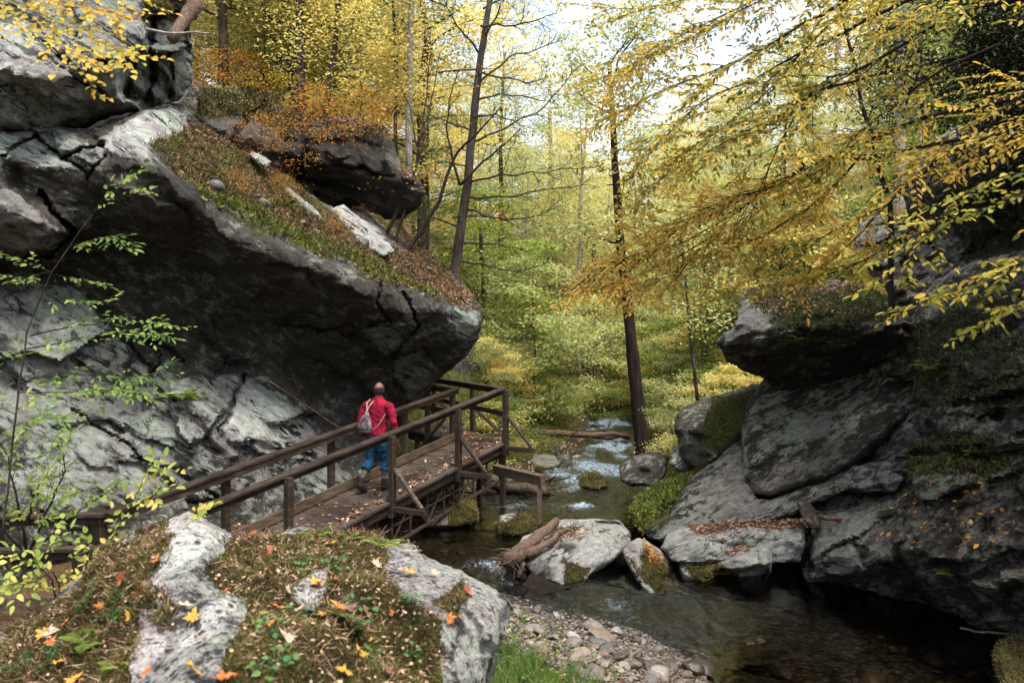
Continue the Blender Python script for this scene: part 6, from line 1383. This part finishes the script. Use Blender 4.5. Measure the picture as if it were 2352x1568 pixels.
stuff(leaves('dry_grass', p_, n_ * .3 + rs_.normal(0, .7, n_.shape) * np.array([1, 1, .35]), rs_.normal(0, 1, n_.shape), .07 * rs_.uniform(.5, 1.6, len(p_)), .0035 * np.ones(len(p_))), 'dry_grass', M['brownleaf'], 'thin dry grass stems lying on the near boulder')
fuzz('moss_sprigs', fo, 1100, .032, .007, 'weed', 'yellowish sprigs standing up through the moss of the near boulder', 3, upmin=-.3)
fuzz('ledge_moss', R['left'], 26000, .07, .016, 'mossfuzz', 'moss and short grass on the ledge of the overhanging rock', 6, upmin=-.2)
litter('leaf_litter', R['left'], 8000, .075, 'rustleaf', 'brown leaf litter lying along the mossy ledge', 7, upmin=-.1, wid=.65)
fuzz('ledge_plants', R['left'], 1500, .10, .05, 'weed', 'small weeds hanging along the lip of the overhanging rock', 8, upmin=-.3, region=[(440, 420), (620, 500), (880, 620), (1000, 670), (1000, 700), (880, 665), (620, 550), (430, 440)])
fuzz('rock_moss', R['roof'], 9000, .07, .02, 'mossfuzz', 'moss on top of the jutting dark rock', 9)
litter('leaf_litter', R['roof'], 1800, .07, 'rustleaf', 'rusty leaf litter on the jutting dark rock', 10)
fuzz('rock_moss', R['upper'], 5000, .08, .04, 'mossfuzz', 'moss and twigs in the corner of the upper left rock', 11)
fuzz('rock_plants', R['nose'], 9000, .06, .03, 'darkweed', 'dark weeds on the jutting right bank rock', 12, upmin=-.5)
litter('leaf_litter', R['nose'], 3000, .065, 'rustleaf', 'dead leaves lying on the jutting right bank rock', 13)
fuzz('wall_plants', R['wall'], 5000, .055, .028, 'darkweed', 'ferns moss and ivy covering the gorge wall', 14, upmin=-.7)
fuzz('rock_moss', R['bank'], 4000, .045, .02, 'darkweed', 'moss and weeds on the dark bank rock', 15, upmin=-.6)
fuzz('rock_plants', R['b4'], 3000, .09, .05, 'weed', 'yellow green weeds on the low crumbling rock', 16, upmin=-.6)
litter('leaf_litter', R['flat'], 700, .06, 'brownleaf', 'dead leaves covering the long flat block', 17, upmin=.3)
litter('leaf_litter', R['front'], 420, .06, 'brownleaf', 'dead leaves on top of the squat grey block', 18, upmin=.2)
litter('leaf_litter', R['tilt'], 160, .05, 'orange', 'dead leaves caught on the tilted mossy boulder', 19, upmin=0)
litter('leaf_litter', R['big'], 240, .05, 'brownleaf', 'dead leaves on the wedge shaped boulder', 20, upmin=.1)
litter('leaf_litter', R['wall'], 110, .075, 'orange', 'orange leaves caught on the gorge wall', 21, weight=None, region=[(2080, 1120), (2352, 1060), (2400, 1250), (2150, 1290), (2000, 1240)], upmin=-.3)
for k, n in (('big', 1500), ('tilt', 3000), ('front', 2200), ('m1', 2600), ('m2', 1200), ('m3', 1500), ('m4', 3500), ('m6', 2600), ('m7', 2600), ('m8', 3000)):
    fuzz('rock_moss', R[k], n, .03 if k not in ('m2', 'm3', 'm4', 'm1') else .05, .012, 'mossfuzz', {'big': 'moss patches on the wedge shaped boulder', 'tilt': 'moss on the tilted boulder', 'front': 'moss on the squat grey block', 'm1': 'moss on the boulder beside the beam post', 'm2': 'moss on the white speckled boulder', 'm3': 'moss on the yellowish mid creek boulder', 'm4': 'moss on the broad boulder under the boardwalk', 'm6': 'moss on the round rock of the pebble bank', 'm7': 'moss on the lumpy rock at the pool edge', 'm8': 'moss on the rock at the lower right corner'}[k], 30 + n, upmin=-.6)

# weeds and grass on the banks of the creek
def ground_pts(n, xf, yr, seed, cond):
    r = np.random.RandomState(seed); Y = r.uniform(*yr, n * 3); X = xf(Y, r); L = np.interp(Y, TY, TL); Rr = np.interp(Y, TY, TR)
    k = cond(X, Y, L - X, X - Rr); X, Y = X[k][:n], Y[k][:n]
    return np.stack([X, Y, terr(X, Y)], 1), r
pts, r = ground_pts(34000, lambda Y, r: r.uniform(-6, 9, len(Y)), (13.5, 34), 50, lambda X, Y, dl, dr: ((dl > .25) & (dl < 4.5)) | ((dr > .2) & (dr < 3)))
cl = vn(pts * np.array([1.1, 1.1, 0]), 77) > -.25; pts = pts[cl]; n = len(pts)
hgt = np.abs(r.normal(0, .13, n)); pts[:, 2] += hgt
stuff(leaves('bank_weeds', pts, np.stack([r.normal(0, 1, n), r.normal(0, 1, n), r.uniform(-.1, .9, n)], 1), np.stack([r.normal(0, .5, n), r.normal(-.3, .5, n), np.ones(n)], 1), .085 * r.uniform(.5, 1.5, n), .045 * r.uniform(.5, 1.3, n)), 'bank_weeds', M['weed'], 'low green and yellow weeds on the creek banks')
pts, r = ground_pts(16000, lambda Y, r: r.uniform(-6, 9, len(Y)), (12, 32), 51, lambda X, Y, dl, dr: ((dl > -.1) & (dl < 5)) | ((dr > -.2) & (dr < 3)))
n = len(pts)
stuff(leaves('leaf_litter', pts + np.array([0, 0, .015]), np.stack([r.normal(0, 1, n), r.normal(0, 1, n), r.uniform(0, .3, n)], 1), np.stack([r.normal(0, .4, n), r.normal(0, .4, n), np.ones(n)], 1), .08 * r.uniform(.5, 1.3, n), .05 * r.uniform(.6, 1.3, n)), 'leaf_litter', M['brownleaf'], 'fallen leaves scattered over the creek banks')

def from_px(px, py, zoff=0.0):
    """where the line of sight meets the ground"""
    D = EYE * F / (py - CY)
    for _ in range(6):
        X = (px - CX) / F * D; z = terr(X, D); D = (EYE - z - zoff) * F / (py - CY)
    X = (px - CX) / F * D
    return X, D, terr(X, D)
def px_in(poly, n, seed):
    r = np.random.RandomState(seed); p = np.asarray(poly, float); out = []
    while len(out) < n:
        q = r.uniform(p.min(0), p.max(0), (n * 2, 2)); s_, _, _ = sdf(poly, q[:, 0], q[:, 1]); out += list(q[s_ > 0])
    out = np.array(out[:n]); X, D, Z = from_px(out[:, 0], out[:, 1]); return np.stack([X, D, Z], 1), r
# tall grass by the near boulder
pts, r = px_in([(1090, 1640), (1120, 1500), (1160, 1475), (1215, 1485), (1300, 1530), (1380, 1580), (1420, 1660)], 9000, 60); pts = pts[vn(pts * np.array([7, 7, 0]), 5) > -.15]; n = len(pts)
stuff(leaves('grass', pts - np.array([0, 0, .01]), np.stack([r.normal(0, .6, n), r.normal(0, .6, n), np.ones(n)], 1), np.stack([r.normal(0, 1, n), r.normal(0, 1, n), r.normal(0, .2, n)], 1), .15 * r.uniform(.3, 1.5, n), .0042 * r.uniform(.6, 1.4, n)), 'grass', M['grassm'], 'bright green grass beside the near boulder')
pts, r = px_in([(1080, 1640), (1130, 1440), (1200, 1410), (1300, 1450), (1420, 1540), (1450, 1640)], 900, 61); n = len(pts)
stuff(leaves('bank_weeds', pts + np.array([0, 0, .05]) * r.rand(n, 1), np.stack([r.normal(0, 1, n), r.normal(0, 1, n), r.uniform(0, .6, n)], 1), np.stack([r.normal(0, .4, n), r.normal(0, .4, n), np.ones(n)], 1), .05 * r.uniform(.5, 1.3, n), .03 * r.uniform(.6, 1.3, n)), 'bank_weeds', M['green'], 'small blue green seedlings among the pebbles')
# stones
def stone_mesh(seed, sub=3):
    bm = bmesh.new(); bmesh.ops.create_icosphere(bm, subdivisions=sub, radius=1); r = random.Random(seed)
    fl = (r.uniform(.8, 1.2), r.uniform(.6, .9), r.uniform(.35, .6))
    cuts = [(Vector((r.gauss(0, 1), r.gauss(0, 1), r.gauss(0, 1))).normalized(), r.uniform(.55, .85)) for _ in range(7)]
    for v in bm.verts:
        p = v.co.copy()
        for c, d in cuts:
            e_ = p.dot(c) - d
            if e_ > 0: p -= c * e_ * .9
        p *= 1 + .10 * mnoise.noise(v.co * 1.7 + Vector((seed, 0, 0))) + .03 * mnoise.noise(v.co * 6)
        v.co = Vector((p.x * fl[0], p.y * fl[1], p.z * fl[2]))
    me = bpy.data.meshes.new('stone'); bm.to_mesh(me); bm.free(); me.polygons.foreach_set('use_smooth', np.ones(len(me.polygons), dtype=bool)); me.set_sharp_from_angle(angle=rad(30)); return me
def stone_mat(name, stops, rough=.6):
    m = N(name); ob = m.n('ObjectInfo').outputs['Random']; r_ = m.n('NewGeometry').outputs['Random Per Island']; n = m.noise(m.tex(), 24, 5, .7)
    f = m.math('FRACT', m.math('ADD', m.math('MULTIPLY', ob, 3.7), m.math('MULTIPLY', r_, 1.0)))
    c = m.ramp(f, stops); c = m.mul(.9, c, m.ramp(n, [(.3, (.45, .43, .4)), (.6, (1.1, 1.1, 1.1))]))
    return m.surf(m.prin(c, rough, .35, m.bump(n, .6, .01)))
M['pebble'] = stone_mat('pebble', [(0, (.05, .04, .028)), (.2, (.12, .095, .07)), (.4, (.20, .175, .14)), (.6, (.09, .085, .078)), (.75, (.16, .105, .07)), (.9, (.30, .275, .24)), (1, (.14, .12, .09))])
M['wetstone'] = stone_mat('wet_stone', [(0, (.03, .022, .014)), (.4, (.07, .05, .03)), (.7, (.11, .075, .04)), (1, (.05, .045, .04))], .35)
SM = [stone_mesh(i) for i in range(7)]
for me in SM: me.materials.append(M['pebble'])
BANK = [(1150, 1400), (1185, 1385), (1240, 1400), (1330, 1425), (1430, 1440), (1540, 1500), (1590, 1560), (1600, 1610), (1380, 1610), (1300, 1530), (1200, 1480), (1160, 1470)]
pts, r = px_in(BANK, 230, 70)
def stones(pts, r, s0, s1, label, group, mat=None, sink=.25, cat='stone', nm='pebble'):
    for i, p in enumerate(pts):
        s = s0 + (s1 - s0) * r.rand() ** 2.5
        o = bpy.data.objects.new(nm, SM[r.randint(len(SM))]); COL.objects.link(o); o.scale = (s, s, s * r.uniform(.8, 1.3)); o.location = (p[0], p[1], p[2] + s * sink); o.rotation_euler = (r.normal(0, .25), r.normal(0, .25), r.uniform(0, 6.28))
        if mat: o.material_slots[0].link = 'OBJECT'; o.material_slots[0].material = M[mat]
        tag(o, label, cat, group)
stones(pts, r, .022, .13, 'small tan or grey pebble on the stony bank beside the near boulder', 'pebbles of the stony bank')
pts, r = px_in([(1230, 1400), (1640, 1420), (1900, 1440), (2250, 1480), (2300, 1600), (1600, 1620), (1560, 1500), (1420, 1440)], 46, 71)
stones(pts, r, .06, .20, 'brown stone lying under the water of the pool', 'sunken stones of the pool', 'wetstone', .15, nm='sunken_stone')
pts, r = px_in([(980, 1230), (1150, 1180), (1430, 1120), (1440, 1230), (1200, 1200), (1150, 1290), (1020, 1290)], 34, 72)
stones(pts, r, .08, .2, 'brown stone in the shallow creek upstream of the boulders', 'stones in the upstream creek', 'wetstone', .2, nm='creek_stone')
pts, r = px_in([(1290, 970), (1460, 960), (1470, 1060), (1300, 1120), (1230, 1120)], 24, 73)
stones(pts, r, .12, .32, 'grey stone at the far bend of the creek', 'stones at the far bend', 'pebble', .2, nm='creek_stone')
# gravel
bm = bmesh.new(); bmesh.ops.create_icosphere(bm, subdivisions=1, radius=1); iv = np.array([v.co[:] for v in bm.verts]); ifc = np.array([[v.index for v in f.verts] for f in bm.faces]); bm.free()
pts, r = px_in([(1140, 1395), (1190, 1380), (1330, 1418), (1450, 1440), (1560, 1500), (1640, 1570), (1660, 1640), (1340, 1640), (1280, 1530), (1150, 1480)], 9000, 74); n = len(pts)
s = .008 + .02 * r.rand(n) ** 2; sc_ = np.stack([s * r.uniform(.8, 1.4, n), s * r.uniform(.7, 1.1, n), s * r.uniform(.4, .8, n)], 1); a = r.rand(n) * 6.28
Vv = iv[None] * (1 + .2 * r.normal(0, 1, (n, len(iv), 1))) * sc_[:, None]; x = Vv[..., 0] * np.cos(a)[:, None] - Vv[..., 1] * np.sin(a)[:, None]; y = Vv[..., 0] * np.sin(a)[:, None] + Vv[..., 1] * np.cos(a)[:, None]
Vv = np.stack([x, y, Vv[..., 2]], -1) + pts[:, None] + np.array([0, 0, .004])
stuff(fast_mesh('gravel', Vv.reshape(-1, 3), (ifc[None] + (np.arange(n) * len(iv))[:, None, None]).ravel(), np.full(n * len(ifc), 3)), 'gravel', M['pebble'], 'fine gravel of the stony bank')
pts, r = px_in([(1150, 1400), (1330, 1425), (1560, 1500), (1640, 1600), (1340, 1640), (1150, 1480)], 500, 75); n = len(pts)
stuff(leaves('leaf_litter', pts + np.array([0, 0, .03]), np.stack([r.normal(0, 1, n), r.normal(0, 1, n), r.uniform(0, .3, n)], 1), np.stack([r.normal(0, .4, n), r.normal(0, .4, n), np.ones(n)], 1), .055 * r.uniform(.5, 1.3, n), .035 * r.uniform(.6, 1.3, n)), 'leaf_litter', M['brownleaf'], 'brown leaves among the pebbles')

# leaves on the deck
r = np.random.RandomState(80); n = 620
s = r.uniform(-1.0, 1.0, n); t = np.where(r.rand(n) < .62, np.abs(r.normal(0, .10, n)), r.rand(n)); t = np.clip(t, -.05, 1)
pp = np.array([(near(a, .012).lerp(far(a, .012), float(b)))[:] for a, b in zip(s, t)])
n2 = 420; u_ = r.rand(n2); v_ = r.rand(n2); q2 = np.array([(O1.lerp(O2, float(a))).lerp(I1.lerp(I2, float(a)), float(b))[:] for a, b in zip(u_ ** 1.4, v_)]) + np.array([0, 0, .014])
pp = np.concatenate([pp, q2]); n = len(pp)
stuff(leaves('fallen_leaves', pp, np.stack([r.normal(0, 1, n), r.normal(0, 1, n), r.uniform(.1, .35, n)], 1), np.stack([r.normal(0, .25, n), r.normal(0, .25, n), np.ones(n)], 1), .075 * r.uniform(.4, 1.3, n), .055 * r.uniform(.5, 1.2, n), rich=True), 'fallen_leaves', M['brownleaf'], 'dry fallen leaves scattered over the boardwalk deck')

# broken rock and low shrubs on the mossy ledge
LEDGE = [(400, 300), (620, 400), (800, 500), (960, 580), (1050, 660), (1000, 670), (880, 620), (620, 500), (440, 400)]
p_, n_ = sample(R['left'], 15, 301, LEDGE, None, .1)
stones(p_, np.random.RandomState(302), .08, .26, 'small broken grey rock half sunk in the litter of the mossy ledge', 'broken rocks on the mossy ledge', None, .1, nm='ledge_stone')
p_, n_ = sample(R['left'], 13, 303, LEDGE, None, .1)
for i, p in enumerate(p_):
    lf = ('rustleaf', 'orange', 'weed')[i % 3]
    tree('sparse', p[0], p[1], lf, .16 + .12 * ((i * 7) % 5) / 5, {'rustleaf': 'low rust brown shrub on the mossy ledge', 'orange': 'low orange shrub on the mossy ledge', 'weed': 'low green weed clump on the mossy ledge'}[lf], 'low shrubs on the mossy ledge', 'bush', 'bush', z=p[2] + .02)

# maple leaves and small plants on the near boulder
def maple_mesh(seed):
    r = random.Random(seed); ang = [(-90, .12), (-62, .50), (-40, .42), (-12, .92), (8, .52), (38, .62 + .1), (60, .48), (76, .72), (90, 1.05)]
    pts = [(math.cos(rad(a)) * l, math.sin(rad(a)) * l) for a, l in ang]; pts += [(-x, y) for x, y in pts[-2:0:-1]]
    vs = [(0, 0, 0)] + [(x * r.uniform(.9, 1.1), y * r.uniform(.92, 1.08), .22 * (x * x) * r.uniform(.2, 1.6) + .12 * r.gauss(0, 1) * .6) for x, y in pts]
    n = len(pts); fs = [(0, 1 + i, 1 + (i + 1) % n) for i in range(n)]
    st = len(vs); vs += [(-.02, 0, 0), (.02, 0, 0), (.10, -.75, .1), (.06, -.76, .1)]; fs.append((st, st + 3, st + 2, st + 1))
    me = bpy.data.meshes.new('maple_leaf'); me.from_pydata(vs, [], fs); me.update(); return me
MM = [maple_mesh(i) for i in range(5)]
def flatcol(name, c0, c1, tr=.12):
    m = N(name); n = m.noise(m.tex(obj=True), 2.2, 5, .7); c = m.ramp(n, [(.35, c0), (.65, c1)]); t = m.n('BsdfTranslucent'); m.set(t, 'Color', c); ms = m.n('MixShader'); ms.inputs[0].default_value = tr; m.set(ms, 1, m.prin(c, .6, .3)); m.set(ms, 2, t); return m.surf(ms)
LC = {'orange': flatcol('orange_maple_leaf', (.26, .07, .025), (.44, .17, .035)), 'golden': flatcol('golden_maple_leaf', (.42, .18, .03), (.50, .30, .05)), 'rust red': flatcol('rust_maple_leaf', (.20, .04, .02), (.36, .10, .04)), 'pale tan': flatcol('tan_maple_leaf', (.34, .22, .15), (.52, .38, .28)), 'dull brown': flatcol('brown_maple_leaf', (.10, .05, .03), (.24, .13, .08))}
for me in MM: me.materials.append(LC['orange'])
p_, n_ = sample(fo, 62, 90, [(0, 1460), (260, 1280), (430, 1215), (700, 1225), (900, 1260), (1040, 1330), (1120, 1400), (1060, 1560), (900, 1600), (0, 1600)], None, .05)
rr = random.Random(3); names = list(LC)
for p, nn in zip(p_, n_):
    c = rr.choices(names, [6, 4, 4, 4, 2])[0]; o = bpy.data.objects.new('fallen_leaf', rr.choice(MM)); COL.objects.link(o)
    nv = (Vector(nn) + Vector((rr.gauss(0, .28), rr.gauss(0, .28), rr.gauss(0, .2)))).normalized()
    o.rotation_euler = (nv.to_track_quat('Z', 'Y').to_matrix() @ Matrix.Rotation(rr.uniform(0, 6.28), 3, 'Z')).to_euler(); s = rr.uniform(.034, .066); o.scale = (s, s, s)
    o.location = Vector(p) + Vector(nn) * .034; o.material_slots[0].link = 'OBJECT'; o.material_slots[0].material = LC[c]
    tag(o, c + ' maple leaf lying on the moss of the near boulder', 'leaf', 'maple leaves on the near boulder')
def ivy(seed, n=12):
    r = np.random.RandomState(seed); P_, D_, N_ = [], [], []; mb = MB()
    for i in range(n):
        a = r.rand() * 6.28; l = r.uniform(.02, .09); h = r.uniform(.01, .05); e_ = Vector((math.cos(a) * l, math.sin(a) * l, h)); mb.tube([(0, 0, 0), (e_.x * .6, e_.y * .6, h * .8), e_], .0012, 4)
        P_.append(e_[:]); D_.append((math.cos(a), math.sin(a), .1)); N_.append((r.normal(0, .3), r.normal(0, .3) - .3, 1))
    return mb.mesh('stems'), leaves('leaves', P_, D_, N_, r.uniform(.022, .036, n), r.uniform(.024, .036, n), rich=True)
IV = [ivy(i) for i in range(4)]
M['ivy'] = leaf_mat('round_green_leaf', [(0, (.012, .05, .018)), (.5, (.035, .12, .035)), (1, (.12, .19, .045))], trans=.25)
M['fernm'] = leaf_mat('fern_frond', [(0, (.05, .09, .015)), (.5, (.14, .20, .03)), (1, (.30, .30, .05))], trans=.35)
for s_, l_ in IV: s_.materials.append(M['ivy']); l_.materials.append(M['ivy'])
p_, n_ = sample(fo, 13, 95, [(560, 1400), (700, 1250), (960, 1280), (1000, 1420), (960, 1580), (600, 1580)], 'moss', .05)
p2, n2_ = sample(fo, 8, 96, [(0, 1568), (100, 1440), (300, 1330), (260, 1568)], 'moss', .05)
for i, (p, nn) in enumerate(zip(np.concatenate([p_, p2]), np.concatenate([n_, n2_]))):
    e = empty('ivy_plant', p); q = Vector(nn).to_track_quat('Z', 'Y'); e.rotation_euler = (q.to_matrix() @ Matrix.Rotation(i * 1.3, 3, 'Z')).to_euler(); s_, l_ = IV[i % 4]; sc1 = rr.uniform(.7, 1.25); e.scale = (sc1,) * 3
    for me, nm in ((s_, 'stems'), (l_, 'leaves')):
        o = bpy.data.objects.new(nm, me); COL.objects.link(o); o.parent = e
    tag(e, 'small clump of round green leaves growing in the moss of the near boulder', 'plant', 'green plants on the near boulder')
def fern(seed, nf=7, L=.22):
    r = random.Random(seed); P_, D_, N_, W_ = [], [], [], []; mb = MB()
    for i in range(nf):
        a = i / nf * 6.28 + r.uniform(-.3, .3); l = L * r.uniform(.7, 1.2); el = r.uniform(.5, 1.1); pts = []
        for k in range(9):
            t = k / 8; pts.append(Vector((math.cos(a) * l * t * math.cos(el * .6), math.sin(a) * l * t * math.cos(el * .6), l * (math.sin(el) * t - .75 * t * t * .7))))
        mb.tube(pts, .0015, 4)
        sd = Vector((-math.sin(a), math.cos(a), 0))
        for k in range(1, 33):
            t = k / 32; j = min(int(t * 8), 7); q = pts[j].lerp(pts[j + 1], t * 8 - j); w = l * .26 * math.sin(math.pi * (t * .86 + .12)) 
            for sg in (1, -1): P_.append(q[:]); D_.append((sd * sg + Vector((math.cos(a), math.sin(a), 0)) * .35 + Vector((0, 0, -.15)))[:]); N_.append((0, 0, 1)); W_.append(w)
    W_ = np.array(W_); return mb.mesh('stems'), leaves('fronds', P_, D_, N_, W_, W_ * .24 + .002)
FN = [fern(i) for i in range(3)]
for s_, l_ in FN: s_.materials.append(M['fernm']); l_.materials.append(M['fernm'])
def put_fern(p, s, label, group='ferns', k=0):
    e = empty('fern', p, rr.uniform(0, 6)); e.scale = (s, s, s)
    for me, nm in zip(FN[k % 3], ('stems', 'fronds')): o = bpy.data.objects.new(nm, me); COL.objects.link(o); o.parent = e
    tag(e, label, 'fern', group)
def near_vert(info, px, py):
    i = np.argmin((info['x'] - px) ** 2 + (info['y'] - py) ** 2); return Vector(info['V'][i])
for i, (k, px, py, s, lab) in enumerate([('fore', 720, 1240, .6, 'fern at the crest of the near boulder in front of a boardwalk post'), ('fore', 870, 1262, .75, 'fern reaching up at the right end of the near boulder crest'), ('fore', 800, 1250, .5, 'low fern on the near boulder crest under the deck edge'), ('fore', 190, 1500, .7, 'pale yellow fern low on the left flank of the near boulder'), ('fore', 250, 1540, .55, 'smaller pale fern below the pale yellow fern'), ('left', 412, 915, 1.9, 'yellowish fern growing from the crack in the pale slab'), ('left', 640, 470, 1.8, 'fern among the litter of the mossy ledge'), ('wall', 2150, 850, 1.8, 'green fern high on the gorge wall'), ('wall', 2060, 1010, 1.8, 'green fern on the gorge wall behind the leaning slab'), ('wall', 2190, 1340, 1.0, 'tiny green fern on the dark lower gorge wall'), ('nose', 1830, 790, 1.3, 'small fern on the face of the jutting right bank rock'), ('wall', 2100, 880, 1.6, 'drooping fern below the high green fern')]):
    p = near_vert(R[k], px, py); put_fern(p - Vector((0, .02, 0)), s, lab, k=i)

# wood lying about
def log(name, pts, r0, r1, mat, label, cat='log', k=3, j=.02, jit=.25, twig=0, seed=0):
    b = P(*pts[0]) if not isinstance(pts[0], Vector) else pts[0]; e = empty(name, b); tag(e, label, cat); mb = MB(); q = limb(mb, pts, r0, r1, 9, k, j, jit); put(mb, 'stem', M[mat], e)
    if twig:
        mb = MB(); twiggy(mb, q, r1 * .35, twig, r0 * 8, seed, .1, 2); put(mb, 'twigs', M[mat], e)
    return e
m = N('driftwood'); v = m.tex(scale=(4, 4, 4)); n1 = m.noise(v, 4, 6, .75, 1.5)
M['drift'] = m.surf(m.prin(m.ramp(n1, [(.3, (.04, .025, .018)), (.5, (.16, .10, .07)), (.7, (.33, .23, .17))]), .85, .2, m.bump(n1, 1, .05)))
log('driftwood', [(1165, 1292, 11.0), (1200, 1262, 11.3), (1240, 1226, 11.9), (1278, 1196, 12.5)], .12, .06, 'drift', 'reddish brown driftwood log lying across the wedge shaped boulder', 'driftwood', jit=.5, j=.03)
log('driftwood', [(1210, 1272, 11.2), (1250, 1250, 11.6), (1300, 1215, 12.3)], .07, .03, 'drift', 'shorter driftwood piece tucked beside the larger one on the boulder', 'driftwood', jit=.5)
b = P(1180, 1285, 11.15); e = feature('root_tangle', b, 'tangle of brown roots hanging from the end of the driftwood', cat='roots'); mb = MB(); rr2 = random.Random(6)
for i in range(46):
    d = Vector((rr2.gauss(-.3, .6), rr2.gauss(-.3, .5), rr2.gauss(-.25, .4))); a = b + Vector((rr2.gauss(0, .08), rr2.gauss(0, .08), rr2.gauss(0, .05))); mb.tube([a, a + d * .12 + Vector((0, 0, .03)), a + d * .26], [.014, .009, .003], 5)
put(mb, 'roots', M['drift'], e)
log('stake', [(1190, 1325, 11.0), (1204, 1290, 11.1)], .035, .03, 'wood_pale', 'short pale stake under the driftwood', 'stick', jit=.1)
log('fallen_log', [(1140, 982, 24.5), (1220, 990, 25), (1320, 996, 25.5), (1445, 1003, 26.3)], .13, .08, 'drift', 'long grey log lying across the far creek bank', twig=5, seed=4)
log('fallen_log', [(1350, 997, 27), (1400, 1005, 26.6), (1440, 996, 26)], .09, .05, 'drift', 'short dark log crossing the far end of the long grey log')
log('fallen_log', [(1115, 1098, 17.8), (1160, 1122, 17.4), (1215, 1120, 17.2), (1262, 1128, 17.2)], .16, .11, 'bark', 'thick mossy log rotting on the bank behind the beam post', twig=4, seed=6)
log('fallen_log', [(1180, 958, 30), (1260, 948, 31)], .09, .05, 'drift', 'thin pale log in the weeds beyond the boardwalk bend')
log('fallen_branch', [(2205, 1440, 8.55), (2235, 1448, 8.5), (2290, 1452, 8.45), (2400, 1458, 8.4)], .014, .01, 'wood_pale', 'thin pale branch lying at the edge of the dark pool', 'branch', jit=.1)
log('fallen_branch', [(2000, 1462, 9.0), (1985, 1452, 9.0)], .02, .01, 'wood_pale', 'short twig poking out of the pool', 'branch', jit=.1) if False else None
log('dead_stick', [(616, 872, 13.1), (700, 928, 13.7), (770, 975, 14.2), (815, 1000, 14.5)], .012, .008, 'wood_pale', 'thin straight pale stick leaning on the rock behind the handrail', 'stick', jit=.05, j=.004)
log('plank', [(1885, 1186, 11.1), (1925, 1190, 11.0), (1965, 1203, 10.8)], .04, .03, 'wood_orange', 'broken brown plank end wedged behind the upright stone', 'plank', jit=.1)
log('tree_stump', [(450, 0, 13.2), (425, 45, 13.1), (395, 92, 12.9)], .13, .09, 'drift', 'brown stump slanting down from the top of the upper left rock', 'stump', jit=.25)
log('dead_branch', [(335, 66, 12.2), (390, 76, 12.3), (440, 73, 12.4), (480, 76, 12.6)], .022, .010, 'palebark', 'bare pale branch lying across the upper left rock', 'branch', jit=.15)
log('dead_branch', [(500, 395, 13.8), (520, 370, 13.9)], .06, .05, 'wood_pale', 'short pale broken log end on the mossy ledge', 'log', jit=.2)
log('dead_branch', [(470, 330, 14.0), (520, 420, 13.6), (600, 520, 13.1), (640, 560, 13.0)], .012, .006, 'bark', 'long thin bare branch trailing down the mossy ledge', 'branch', jit=.1)
log('fallen_branch', [(1440, 1395, 9.9), (1490, 1388, 10.0)], .02, .01, 'drift', 'small stick in the riffle', 'branch') if False else None

R['sub']['o'].location.z -= .07
for k in R:
    if R[k] and not R[k]['o'].get('kind'): R[k]['o']['kind'] = 'thing'
